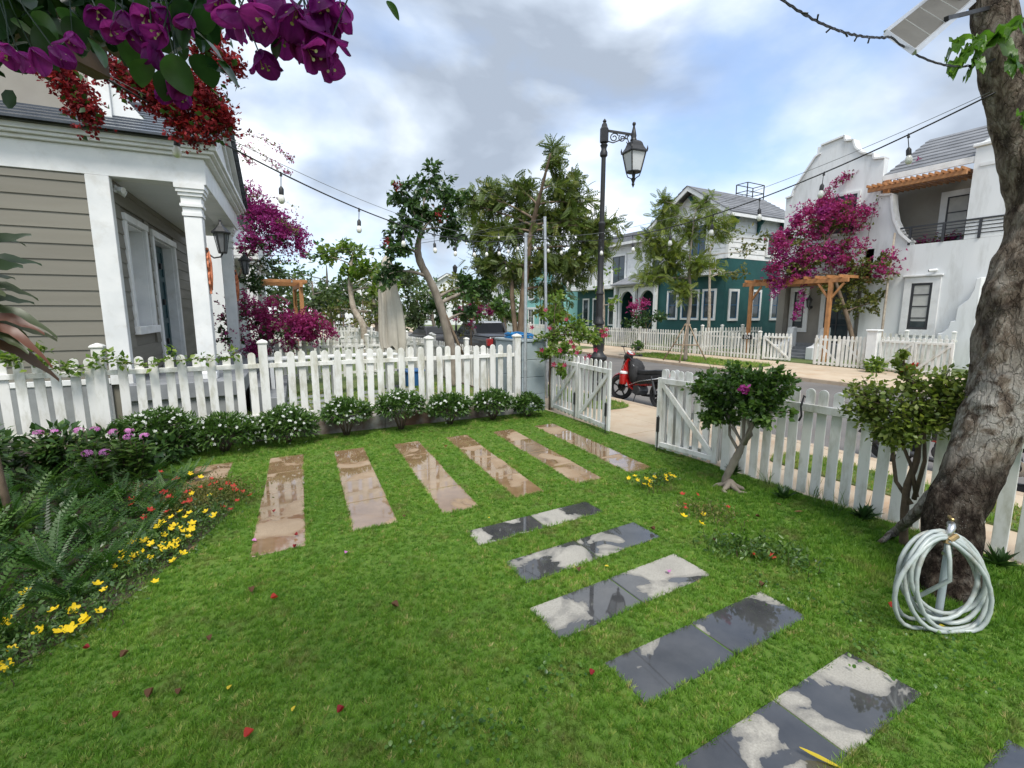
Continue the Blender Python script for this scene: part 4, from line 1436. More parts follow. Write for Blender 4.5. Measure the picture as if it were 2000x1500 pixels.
# grey stepping slabs of the neighbouring garden
ns = struct('neighbour_path')
for k in range(5):
    for j in range(2):
        part('paving_slab', MB().b2((0.2 + j * 0.9, 9.5 + k * 0.72, 0.0), (1.06 + j * 0.9, 9.85 + k * 0.72, 0.03)), 'concrete', ns, bevel=0.006)
    part('paving_slab', MB().b2((2.4, 9.5 + k * 0.72, 0.0), (3.9, 9.85 + k * 0.72, 0.03)), 'concrete', ns, bevel=0.006)

# blue hose coiled on the pier
def coil(label, loc, rad, turns, r, mat, name='garden_hose'):
    t_ = thing(name, label, 'hose', loc)
    pts = []
    for i in range(int(turns * 24) + 1):
        a = 2 * PI * i / 24
        k = i / 24
        rr = rad * (1 + 0.14 * math.sin(1.7 * k + 0.4) + 0.05 * math.sin(5.1 * k))
        pts.append((rr * 0.9 * math.cos(a) + 0.03 * math.sin(k * 2), rr * 1.3 * math.sin(a), r + 0.015 * k + 0.012 * math.sin(3.3 * a)))
    part('hose', MB().tube(pts, r, 7), mat, t_, smooth=True)
    part('connector', MB().tube([pts[-1], tuple(Vector(pts[-1]) + Vector((0.05, 0.06, 0.02)))], r * 1.4, 8), 'brass', t_)


coil('blue hose coiled on top of the block pier', (5.20, 9.1, 1.537), 0.27, 6.5, 0.014, 'bluehose')


# ------------------------------------------------------------------ street lamp
def lamp_post():
    t_ = thing('street_lamp', 'tall black cast iron street lamp with one hanging lantern', 'street lamp', (7.21, 8.78, 0.0), R(-29))
    part('base', MB().lathe([(0.20, 0), (0.20, 0.45), (0.15, 0.50), (0.13, 0.92), (0.17, 0.96), (0.205, 1.0), (0.205, 1.06), (0.14, 1.12), (0.115, 1.18), (0.13, 1.30), (0.145, 1.42), (0.135, 1.58), (0.10, 1.72), (0.092, 1.80), (0.125, 1.83), (0.125, 1.87), (0.095, 1.92), (0.085, 2.0)], 16), 'iron', t_, smooth=True, angle=35)
    part('shaft', MB().lathe([(0.082, 2.0), (0.078, 2.50), (0.095, 2.52), (0.095, 2.56), (0.07, 2.60), (0.066, 4.05), (0.08, 4.07), (0.08, 4.11), (0.056, 4.14), (0.05, 5.52), (0.085, 5.56), (0.085, 5.62), (0.06, 5.68), (0.06, 5.72), (0.085, 5.78), (0.05, 5.82)], 14), 'iron', t_, smooth=True, angle=35)
    part('head', MB().lathe([(0.06, 5.82), (0.095, 5.84), (0.095, 6.12), (0.07, 6.16), (0.055, 6.22), (0.03, 6.25), (0.045, 6.28), (0.008, 6.33)], 8), 'iron', t_, angle=35)
    a = part('bracket', MB().bar((0.09, 0, 6.08), (0.64, 0, 6.0), 0.035, 0.045), 'iron', t_)
    sc = MB()
    for cx, cz, r0, tw, ph in ((0.22, 5.94, 0.10, 1.4, 0.4), (0.40, 5.93, 0.08, 1.3, 2.2), (0.50, 5.95, 0.05, 1.2, 0.2)):
        pts = []
        for k in range(22):
            t = k / 21
            an = ph + tw * 2 * PI * t
            rr = r0 * (1 - 0.75 * t)
            pts.append((cx + rr * math.cos(an), 0, cz + rr * math.sin(an)))
        sc.tube(pts, 0.013, 5)
    sc.tube([(0.09, 0, 5.86), (0.2, 0, 5.83), (0.33, 0, 5.88), (0.42, 0, 5.92), (0.52, 0, 5.91), (0.55, 0, 5.84), (0.52, 0, 5.81), (0.50, 0, 5.85)], 0.014, 5)
    part('scroll', sc, 'iron', a, smooth=True)
    # lantern
    lx = 0.68
    ln = part('lantern', MB().lathe([(0.03, 6.30), (0.05, 6.26), (0.025, 6.20), (0.045, 6.12), (0.06, 6.05), (0.075, 5.98), (0.065, 5.92), (0.09, 5.86)], 10, (lx - 0.03, 0, 0)), 'iron', t_, smooth=True, angle=35)
    ln.scale = (.86,) * 3
    ln.location = (lx * .14, 0, 6.0 * .14)
    part('lantern_roof', MB().lathe([(0.09, 5.86), (0.16, 5.83), (0.20, 5.79), (0.24, 5.70), (0.30, 5.62), (0.345, 5.585), (0.345, 5.555), (0.30, 5.55)], 4, (lx, 0, 0), off=PI / 4 + 0.35), 'iron', ln)
    part('lantern_glass', MB().lathe([(0.285, 5.548), (0.175, 5.10)], 4, (lx, 0, 0), off=PI / 4 + 0.35), 'lampglass', ln)
    for k in range(4):
        t = PI / 4 + 0.35 + k * PI / 2
        c, s = math.cos(t), math.sin(t)
        part('lantern_bar', MB().bar((lx + 0.30 * c, 0.30 * s, 5.56), (lx + 0.185 * c, 0.185 * s, 5.08), 0.028, 0.028), 'iron', ln)
        part('corner_finial', MB().lathe([(0.012, 5.58), (0.022, 5.63), (0.004, 5.70)], 6, (lx + 0.335 * c, 0.335 * s, 0)), 'iron', ln)
        part('lower_scroll', MB().tube([(lx + 0.185 * c, 0.185 * s, 5.08), (lx + 0.15 * c, 0.15 * s, 4.98), (lx + 0.06 * c, 0.06 * s, 4.93)], 0.014, 5), 'iron', ln)
    part('lantern_tail', MB().lathe([(0.19, 5.10), (0.19, 5.075), (0.03, 5.06), (0.02, 4.96), (0.07, 4.92), (0.05, 4.88), (0.03, 4.82), (0.04, 4.78), (0.005, 4.70)], 10, (lx, 0, 0)), 'iron', ln, smooth=True, angle=35)


lamp_post()


# ------------------------------------------------------------------ motorbike (step-through), front towards +x in its own frame
def wheel(parent, name, c, r, tw, steer=0.0):
    n = 28
    w = part(name, MB().lathe([(0.05, -0.05), (0.05, 0.05)], 10), 'blackplastic', parent)
    w.location = c
    w.rotation_euler = (PI / 2, 0, steer)
    ty = MB()
    prof = [(r - tw, -tw * .55), (r - tw * .4, -tw * .72), (r - 0.004, -tw * .35), (r, 0), (r - 0.004, tw * .35), (r - tw * .4, tw * .72), (r - tw, tw * .55)]
    for a, b in prof:
        for k in range(n):
            t = 2 * PI * k / n
            ty.v.append((a * math.cos(t), a * math.sin(t), b))
    m = len(prof)
    for i in range(m):
        for k in range(n):
            a, b = i * n + k, i * n + (k + 1) % n
            c2, d2 = ((i + 1) % m) * n + (k + 1) % n, ((i + 1) % m) * n + k
            ty.f.append((a, b, c2, d2))
    part('tyre', ty, 'rubber', w, smooth=True, angle=50)
    rm = MB()
    for a, b in ((r - tw, -0.025), (r - tw * 1.35, -0.02), (r - tw * 1.35, 0.02), (r - tw, 0.025)):
        for k in range(n):
            t = 2 * PI * k / n
            rm.v.append((a * math.cos(t), a * math.sin(t), b))
    for i in range(4):
        for k in range(n):
            rm.f.append((i * n + k, i * n + (k + 1) % n, ((i + 1) % 4) * n + (k + 1) % n, ((i + 1) % 4) * n + k))
    part('rim', rm, 'blackplastic', w)
    for k in range(5):
        t = 2 * PI * k / 5 + 0.3
        part('spoke', MB().bar((0.04 * math.cos(t), 0.04 * math.sin(t), 0), ((r - tw * 1.2) * math.cos(t + .12), (r - tw * 1.2) * math.sin(t + .12), 0), 0.03, 0.03), 'blackplastic', w)
    part('brake_disc', MB().lathe([(0.10, 0.045), (0.10, 0.05)], 20), 'chrome', w)
    return w


def motorbike(label, loc, rz, steer, bag=True, jug=True, lean=0.08):
    t_ = thing('motorbike', label, 'motorbike', loc, rz, 'parked motorbikes')
    t_.rotation_euler = (lean, 0, rz)
    t_.scale = (1.1,) * 3
    r = 0.29
    wheel(t_, 'front_wheel', (0.62, 0, r), r, 0.075, steer)
    wheel(t_, 'rear_wheel', (-0.60, 0, r), r, 0.085)
    # fork, mudguard
    for s in (-1, 1):
        part('fork', MB().tube([(0.62, s * 0.075, r), (0.55, s * 0.075, 0.55), (0.46, s * 0.06, 0.80)], [0.024, 0.026, 0.02], 8), 'blackplastic', t_, smooth=True)
    mg = MB()
    for k in range(11):
        t = R(15 + 125 * k / 10)
        rr = r + 0.045
        w = 0.075 - 0.02 * abs(k - 5) / 5
        x, z = 0.62 + rr * math.cos(t), r + rr * math.sin(t)
        mg.v += [(x, -w, z - 0.03), (x, -w * .6, z + 0.008), (x, 0, z + 0.022), (x, w * .6, z + 0.008), (x, w, z - 0.03)]
    for k in range(10):
        for j in range(4):
            mg.f.append((k * 5 + j, k * 5 + j + 1, k * 5 + j + 6, k * 5 + j + 5))
    part('mudguard', mg, 'redpaint', t_, smooth=True)
    # leg shield, with red flanks
    ls = MB()
    rows = [(0.50, 0.98, 0.07), (0.53, 0.88, 0.12), (0.52, 0.75, 0.17), (0.44, 0.58, 0.19), (0.32, 0.40, 0.17), (0.20, 0.30, 0.12)]
    for x, z, w in rows:
        ls.v += [(x - 0.10, -w, z), (x - 0.02, -w * .65, z), (x + 0.015, 0, z + .01), (x - 0.02, w * .65, z), (x - 0.10, w, z), (x - 0.12, w * .5, z - .01), (x - 0.12, -w * .5, z - .01)]
    for i in range(len(rows) - 1):
        for j in range(7):
            a, b = i * 7 + j, i * 7 + (j + 1) % 7
            ls.f.append((a, b, b + 7, a + 7))
    ls.f += [tuple(range(7)), tuple(35 + i for i in reversed(range(7)))]
    part('leg_shield', ls, 'redpaint', t_, smooth=True, angle=50)
    nose = MB()
    for x, z, w, d in ((0.50, 0.98, .06, .05), (0.575, 0.90, .085, .07), (0.585, 0.80, .075, .06), (0.53, 0.70, .05, .05)):
        nose.v += [(x - d, -w, z), (x, -w * .5, z), (x + 0.01, 0, z), (x, w * .5, z), (x - d, w, z)]
    for i in range(3):
        for j in range(4):
            nose.f.append((i * 5 + j, i * 5 + j + 1, i * 5 + j + 6, i * 5 + j + 5))
    part('nose_panel', nose, 'blackplastic', t_, smooth=True)
    # handlebar cowl, instrument, grips, mirrors, headlight
    st = Matrix.Rotation(steer, 4, 'Z')
    hb = part('handlebar', MB().tube([st @ Vector(p) + Vector((0.42, 0, 0)) for p in ((-0.06, -0.33, 1.06), (0.0, -0.2, 1.05), (0.03, 0, 1.02), (0.0, 0.2, 1.05), (-0.06, 0.33, 1.06))], 0.016, 8), 'blackplastic', t_, smooth=True)
    cw = MB().lathe([(0.05, -0.10), (0.105, -0.05), (0.12, 0.0), (0.09, 0.055), (0.03, 0.075)], 14)
    c = part('headlight_cowl', cw, 'blackplastic', hb, smooth=True)
    c.location = (0.47, 0, 1.03)
    c.rotation_euler = (0, R(50), steer)
    g = part('instrument', MB().lathe([(0.075, 0.0), (0.07, 0.012)], 14), 'lampglass', hb)
    g.location = (0.415, 0, 1.115)
    g.rotation_euler = (0, R(-35), steer)
    part('cowl_trim', MB().tube([(0.40 + 0.07 * math.cos(t), 0.10 * math.sin(t), 1.10 + 0.03 * math.cos(t)) for t in np.linspace(0, 2 * PI, 14)], 0.012, 5), 'redpaint', hb, smooth=True)
    for s in (-1, 1):
        p = st @ Vector((-0.075, s * 0.34, 1.06)) + Vector((0.42, 0, 0))
        q = st @ Vector((-0.10, s * 0.43, 1.065)) + Vector((0.42, 0, 0))
        part('grip', MB().tube([p, q], 0.022, 8), 'rubber', hb)
        p = st @ Vector((0.0, s * 0.22, 1.06)) + Vector((0.42, 0, 0))
        part('lever', MB().tube([p, p + Vector((0.05, s * 0.1, 0.0)), p + Vector((0.01, s * 0.2, -0.01))], 0.007, 5), 'blackplastic', hb)
        e = p + Vector((-0.01, s * 0.10, 0.17))
        mr = part('mirror', MB().tube([p, p + Vector((0.01, s * 0.05, 0.1)), e], 0.008, 5), 'blackplastic', hb)
        part('mirror_glass', MB().lathe([(0.03, 0.0), (0.058, 0.012), (0.055, 0.03)], 10, tuple(e)), 'blackplastic', mr)
    # underbone, engine, side panels
    part('frame', MB().tube([(0.42, 0, 0.92), (0.28, 0, 0.55), (0.12, 0, 0.44), (-0.10, 0, 0.46), (-0.35, 0, 0.62)], [0.05, 0.06, 0.07, 0.06, 0.04], 8), 'blackplastic', t_, smooth=True)
    en = part('engine', MB().b2((-0.12, -0.11, 0.22), (0.14, 0.11, 0.42)), 'darkframe', t_, bevel=0.03, seg=2)
    part('cylinder', MB().tube([(0.12, 0, 0.33), (0.32, 0, 0.36)], [0.07, 0.06], 10), 'chrome', en, smooth=True)
    ck = part('crankcase', MB().lathe([(0.10, -0.145), (0.11, -0.12), (0.11, 0.12), (0.09, 0.14)], 14), 'darkframe', en)
    ck.rotation_euler = (PI / 2, 0, 0)
    ck.location = (-0.02, 0, 0.31)
    part('exhaust', MB().tube([(0.22, -0.08, 0.28), (0.05, -0.12, 0.19), (-0.25, -0.15, 0.22), (-0.80, -0.17, 0.34)], [0.018, 0.02, 0.04, 0.05], 8), 'darkframe', t_, smooth=True)
    sp = MB()
    for x, zt, zb, w in ((0.14, 0.62, 0.46, 0.09), (-0.1, 0.70, 0.46, 0.135), (-0.45, 0.74, 0.52, 0.13), (-0.80, 0.80, 0.66, 0.08)):
        sp.v += [(x, -w, zb), (x, -w * 1.1, (zt + zb) / 2), (x, -w * .8, zt), (x, w * .8, zt), (x, w * 1.1, (zt + zb) / 2), (x, w, zb)]
    for i in range(3):
        for j in range(6):
            sp.f.append((i * 6 + j, i * 6 + (j + 1) % 6, (i + 1) * 6 + (j + 1) % 6, (i + 1) * 6 + j))
    sp.f += [tuple(range(6)), tuple(18 + k for k in reversed(range(6)))]
    part('tail_panel', sp, 'blackplastic', t_, smooth=True, angle=50)
    part('lower_panel', MB().prism([(0.30, 0.30), (0.34, 0.52), (0.16, 0.46), (-0.30, 0.50), (-0.30, 0.44), (0.1, 0.40)], 'y', -0.10, 0.10), 'redpaint', t_, bevel=0.01)
    part('side_trim', MB().tube([(0.20, 0.14, 0.40), (-0.1, 0.16, 0.52), (-0.62, 0.13, 0.64)], 0.012, 5), 'chrome', t_, smooth=True)
    seat = MB()
    for x, zt, w in ((0.12, 0.70, 0.06), (0.02, 0.765, 0.11), (-0.25, 0.78, 0.135), (-0.5, 0.82, 0.125), (-0.74, 0.83, 0.08)):
        seat.v += [(x, -w, zt - 0.09), (x, -w, zt - 0.02), (x, -w * .6, zt), (x, w * .6, zt), (x, w, zt - 0.02), (x, w, zt - 0.09)]
    for i in range(4):
        for j in range(6):
            seat.f.append((i * 6 + j, i * 6 + (j + 1) % 6, (i + 1) * 6 + (j + 1) % 6, (i + 1) * 6 + j))
    seat.f += [tuple(range(6)), tuple(24 + k for k in reversed(range(6)))]
    part('seat', seat, 'blackplastic', t_, smooth=True, angle=60)
    part('rear_mudguard', MB().prism([(-0.60, 0.60), (-0.86, 0.56), (-0.98, 0.36), (-0.95, 0.35), (-0.83, 0.52), (-0.60, 0.57)], 'y', -0.055, 0.055), 'blackplastic', t_)
    part('tail_light', MB().b2((-0.86, -0.06, 0.68), (-0.80, 0.06, 0.76)), 'redlamp', t_, bevel=0.015)
    part('shock', MB().tube([(-0.42, 0.13, 0.66), (-0.58, 0.13, 0.30)], 0.025, 8), 'darkframe', t_)
    part('stand', MB().tube([(0.0, 0.12, 0.22), (-0.06, 0.26, -0.02)], 0.012, 6), 'blackplastic', t_)
    part('foot_peg', MB().tube([(0.05, -0.22, 0.26), (0.05, 0.22, 0.26)], 0.014, 6), 'blackplastic', t_)
    if bag:
        bg_ = MB()
        rows = [(0.30, 0.98, 0.08, 0.05), (0.22, 0.93, 0.15, 0.09), (0.16, 0.80, 0.19, 0.13), (0.16, 0.62, 0.20, 0.15), (0.14, 0.48, 0.17, 0.13), (0.13, 0.42, 0.10, 0.08)]
        for x, z, w, d in rows:
            for k in range(12):
                t = 2 * PI * k / 12
                bg_.v.append((x + d * math.cos(t) * (1 + .1 * math.sin(3 * t + z * 9)), w * math.sin(t), z + 0.02 * math.sin(2 * t)))
        for i in range(5):
            for k in range(12):
                bg_.f.append((i * 12 + k, i * 12 + (k + 1) % 12, (i + 1) * 12 + (k + 1) % 12, (i + 1) * 12 + k))
        bg_.f += [tuple(range(12)), tuple(60 + k for k in reversed(range(12)))]
        b_ = thing('backpack', 'black backpack hanging in front of the seat of the red motorbike', 'bag', loc, rz)
        b_.rotation_euler = (lean, 0, rz)
        b_.scale = (1.1,) * 3
        part('body', bg_, 'blackcloth', b_, smooth=True)
        part('strap', MB().tube([(0.40, 0.04, 1.02), (0.30, 0.09, 0.99), (0.20, 0.12, 0.93)], 0.016, 6), 'blackcloth', b_, smooth=True)
        part('logo', MB().prism([(0.04, 0.835), (0.10, 0.865), (0.085, 0.85), (0.06, 0.842)], 'y', 0.192, 0.196), 'signwhite', b_)
    if jug:
        j_ = thing('water_jug', 'red water jug with a pale lid hanging on the red motorbike', 'jug', loc, rz)
        j_.rotation_euler = (lean, 0, rz)
        j_.scale = (1.1,) * 3
        part('body', MB().lathe([(0.075, 0.40), (0.082, 0.42), (0.085, 0.60), (0.08, 0.64)], 14, (0.36, 0.20, 0)), 'redpaint', j_, smooth=True, angle=40)
        part('lid', MB().lathe([(0.088, 0.64), (0.088, 0.675), (0.06, 0.70)], 14, (0.36, 0.20, 0)), 'signwhite', j_, smooth=True, angle=40)
        part('cap', MB().lathe([(0.055, 0.70), (0.055, 0.735), (0.02, 0.745)], 12, (0.36, 0.20, 0)), 'redpaint', j_)
        part('handle', MB().tube([(0.36 + 0.08 * math.cos(t), 0.20, 0.68 + 0.16 * math.sin(t)) for t in np.linspace(0, PI, 9)], 0.008, 5), 'redpaint', j_, smooth=True)
    return t_


motorbike('red and black step-through motorbike parked at the kerb beyond the open gate', (8.22, 8.42, -0.12), R(90), R(22))
motorbike('dark motorbike parked at the kerb behind the right picket fence and the old tree', (8.25, 2.55, -0.12), R(-90), R(-10), bag=False, jug=False)


# ------------------------------------------------------------------ vehicles
def loft(rings, closed=True):
    mb = MB()
    n = len(rings[0])
    for r_ in rings:
        mb.v += [tuple(p) for p in r_]
    for i in range(len(rings) - 1):
        for k in range(n if closed else n - 1):
            mb.f.append((i * n + k, i * n + (k + 1) % n, (i + 1) * n + (k + 1) % n, (i + 1) * n + k))
    mb.f += [tuple(range(n)), tuple((len(rings) - 1) * n + k for k in reversed(range(n)))]
    return mb


def section(x, w, zb, zm, zt, wt=None, cr=0.08):
    wt = wt or w * 0.94
    return [(x, -w * .9, zb), (x, -w, zb + 0.12), (x, -w, zm), (x, -wt, zt - cr), (x, -wt + cr, zt), (x, wt - cr, zt), (x, wt, zt - cr), (x, w, zm), (x, w, zb + 0.12), (x, w * .9, zb)]


def road_wheels(t_, xs, w, r):
    for x in xs:
        for s in (-1, 1):
            wh = part('wheel', MB().lathe([(0.10, -0.10), (0.10, 0.12)], 10), 'blackplastic', t_)
            wh.location = (x, s * (w - 0.1), r)
            wh.rotation_euler = (PI / 2 * -s, 0, 0)
            part('tyre', MB().lathe([(r * .62, -0.11), (r * .95, -0.11), (r, -0.07), (r, 0.07), (r * .95, 0.11), (r * .62, 0.11)], 24), 'rubber', wh, smooth=True, angle=40)
            part('rim', MB().lathe([(r * .6, 0.112), (r * .55, 0.118), (0.05, 0.122)], 10), 'chrome', wh)


def pickup():
    t_ = thing('pickup_truck', 'dark grey double cab pickup with silver roof parked on the street', 'pickup', (9.25, 17.0, -0.12), R(90))
    # front towards +x; rear at x = 0
    W = 0.93
    part('bed', loft([section(x, w, .45, .95, zt) for x, w, zt in ((0.0, W * .96, 1.20), (0.04, W, 1.24), (1.55, W, 1.26), (1.6, W, 1.26))]), 'carpaint', t_, smooth=True, angle=35)
    part('cab_lower', loft([section(x, w, .42, .95, zt) for x, w, zt in ((1.62, W, 1.22), (3.3, W, 1.20), (3.5, W, 1.17))]), 'carpaint', t_, smooth=True, angle=35)
    part('bonnet', loft([section(x, w, .45, .85, zt) for x, w, zt in ((3.52, W, 1.16), (4.3, W * .98, 1.12), (4.85, W * .9, 1.02), (5.05, W * .8, 0.9))]), 'carpaint', t_, smooth=True, angle=35)
    # greenhouse
    g = MB()
    rows = [(1.66, .86, 1.225), (1.80, .74, 1.76), (3.0, .72, 1.80), (3.75, .82, 1.19)]
    def ring(x, w, z):
        return [(x, -w, z), (x, w, z)]
    g.add([(1.64, -.87, 1.22), (1.64, .87, 1.22), (1.88, -.72, 1.78), (1.88, .72, 1.78), (2.95, -.72, 1.80), (2.95, .72, 1.80), (3.72, -.85, 1.17), (3.72, .85, 1.17)],
          [(0, 1, 3, 2), (2, 3, 5, 4), (4, 5, 7, 6), (0, 2, 4, 6), (1, 7, 5, 3), (0, 6, 7, 1)])
    cab = part('cabin', g, 'carpaint', t_)
    part('roof_skin', loft([[(x, -w, z - .03), (x, -w * .9, z), (x, w * .9, z), (x, w, z - .03)] for x, w, z in ((1.84, .70, 1.775), (1.95, .74, 1.81), (2.9, .74, 1.835), (3.02, .70, 1.80))]), 'carsilver', cab, smooth=True)
    part('rear_window', MB().quad((1.667, -.74, 1.30), (1.667, .74, 1.30), (1.856, .64, 1.74), (1.856, -.64, 1.74)), 'carglass', cab)
    part('windscreen', MB().quad((3.66, -.78, 1.24), (3.66, .78, 1.24), (3.0, .64, 1.775), (3.0, -.64, 1.775)), 'carglass', cab)
    for s in (-1, 1):
        def sd(x, z):
            f = (z - 1.22) / 0.57
            return (x, s * ((.87 - .15 * f) + .006), z)
        part('rear_side_window', MB().quad(sd(1.98, 1.28), sd(2.58, 1.28), sd(2.55, 1.70), sd(2.05, 1.70)), 'carglass', cab)
        part('front_side_window', MB().quad(sd(2.66, 1.28), sd(3.48, 1.27), sd(2.98, 1.71), sd(2.63, 1.71)), 'carglass', cab)
        part('sail_panel', MB().prism([(1.5, 1.26), (1.66, 1.26), (1.9, 1.74), (1.86, 1.76)], 'y', s * .70, s * .80), 'carpaint', cab)
        part('mirror', MB().b2((3.35, s * .94, 1.22), (3.48, s * 1.12, 1.40)), 'carpaint', t_, bevel=0.03, seg=2)
        tl = part('tail_light', MB().prism([(-0.02, .88), (-0.025, 1.17), (0.16, 1.17), (0.10, .88)], 'y', s * .70, s * .945), 'redlamp', t_, bevel=0.015)
        part('door_handle', MB().b2((2.05, s * .935, 1.05), (2.22, s * .96, 1.08)), 'chrome', t_)
        part('door_handle', MB().b2((2.85, s * .935, 1.05), (3.02, s * .96, 1.08)), 'chrome', t_)
    part('bed_cover', loft([[(x, -.86, 1.25), (x, -.80, z), (x, .80, z), (x, .86, 1.25)] for x, z in ((0.05, 1.27), (0.5, 1.33), (1.3, 1.35), (1.62, 1.30))]), 'carpaint', t_, smooth=True, angle=40)
    part('tailgate', MB().b2((-0.03, -.68, .72), (-0.002, .68, 1.19)), 'carpaint', t_, bevel=0.02)
    part('tailgate_handle', MB().b2((-0.05, -.12, 1.02), (-0.032, .12, 1.08)), 'chrome', t_)
    part('bumper', MB().b2((-0.14, -.88, .45), (0.0, .88, .66)), 'chrome', t_, bevel=0.03, seg=2)
    part('number_plate', MB().b2((-0.155, -.22, .50), (-0.142, .22, .62)), 'signwhite', t_)
    road_wheels(t_, (0.95, 4.1), W, 0.38)


pickup()


def saloon():
    t_ = thing('saloon_car', 'dark saloon car parked in front of the pickup', 'car', (9.3, 24.5, -0.12), R(90))
    W = 0.88
    part('body', loft([section(x, w, .3, .7, zt) for x, w, zt in ((0.0, W * .85, .88), (0.12, W, .96), (1.0, W, .98), (3.4, W, .95), (4.2, W * .95, .84), (4.5, W * .8, .66))]), 'carpaint', t_, smooth=True, angle=40)
    c = part('cabin', MB().add([(0.7, -.78, .97), (0.7, .78, .97), (1.35, -.62, 1.42), (1.35, .62, 1.42), (2.5, -.62, 1.43), (2.5, .62, 1.43), (3.4, -.78, .95), (3.4, .78, .95)],
         [(0, 1, 3, 2), (2, 3, 5, 4), (4, 5, 7, 6), (0, 2, 4, 6), (1, 7, 5, 3), (0, 6, 7, 1)]), 'carpaint', t_, bevel=0.05, seg=2)
    part('rear_window', MB().quad((0.78, -.66, 1.05), (0.78, .66, 1.05), (1.27, .54, 1.385), (1.27, -.54, 1.385)), 'carglass', c)
    for s in (-1, 1):
        part('side_window', MB().quad((1.3, s * .755, 1.02), (3.0, s * .755, 1.0), (2.5, s * .64, 1.38), (1.5, s * .64, 1.38)), 'carglass', c)
        part('tail_light', MB().b2((-0.01, s * .45, .70), (0.06, s * .78, .84)), 'redlamp', t_, bevel=0.02)
    road_wheels(t_, (0.8, 3.5), W, 0.31)


saloon()


# ------------------------------------------------------------------ houses across the road
def win(parent, axis, pl, a0, a1, z0, z1, frame='white', fw=0.12, depth=0.07, cols=1, rows=2, bar='darkframe', blind=False, sash=0.05, sill=True, glass='glass'):
    """window looking along -axis; pl = wall plane; a0 < a1 on the other horizontal axis"""
    def bx(a, b, d0, d1, zz0, zz1):
        lo, hi = min(pl - d0, pl - d1), max(pl - d0, pl - d1)
        return ((lo, a, zz0), (hi, b, zz1)) if axis == 'x' else ((a, lo, zz0), (b, hi, zz1))
    m = MB().b2(*bx(a0, a1, 0.004, 0.02, z0, z1))
    w = part('window', m, glass, parent)
    fr = MB()
    for q in ((a0 - fw, a0, z0 - fw, z1 + fw), (a1, a1 + fw, z0 - fw, z1 + fw), (a0, a1, z1, z1 + fw), (a0, a1, z0 - fw, z0)):
        fr.b2(*bx(q[0], q[1], -0.01, depth, q[2], q[3]))
    part('frame', fr, frame, w)
    sb = MB()
    for q in ((a0, a0 + sash, z0, z1), (a1 - sash, a1, z0, z1), (a0 + sash, a1 - sash, z1 - sash, z1), (a0 + sash, a1 - sash, z0, z0 + sash)):
        sb.b2(*bx(q[0], q[1], 0.021, 0.045, q[2], q[3]))
    part('sash', sb, bar, w)
    for c in range(1, cols):
        a = a0 + (a1 - a0) * c / cols
        part('mullion', MB().b2(*bx(a - 0.03, a + 0.03, 0.0205, 0.044, z0 + sash, z1 - sash)), bar, w)
    for r_ in range(1, rows):
        z = z0 + (z1 - z0) * r_ / rows
        part('glazing_bar', MB().b2(*bx(a0 + sash, a1 - sash, 0.0204, 0.038, z - 0.02, z + 0.02)), bar, w)
    if blind:
        part('blind', MB().b2(*bx(a0 + sash, a1 - sash, 0.0201, 0.0203, z0 + (z1 - z0) * .18, z1 - sash)), 'curtain', w)
    return w


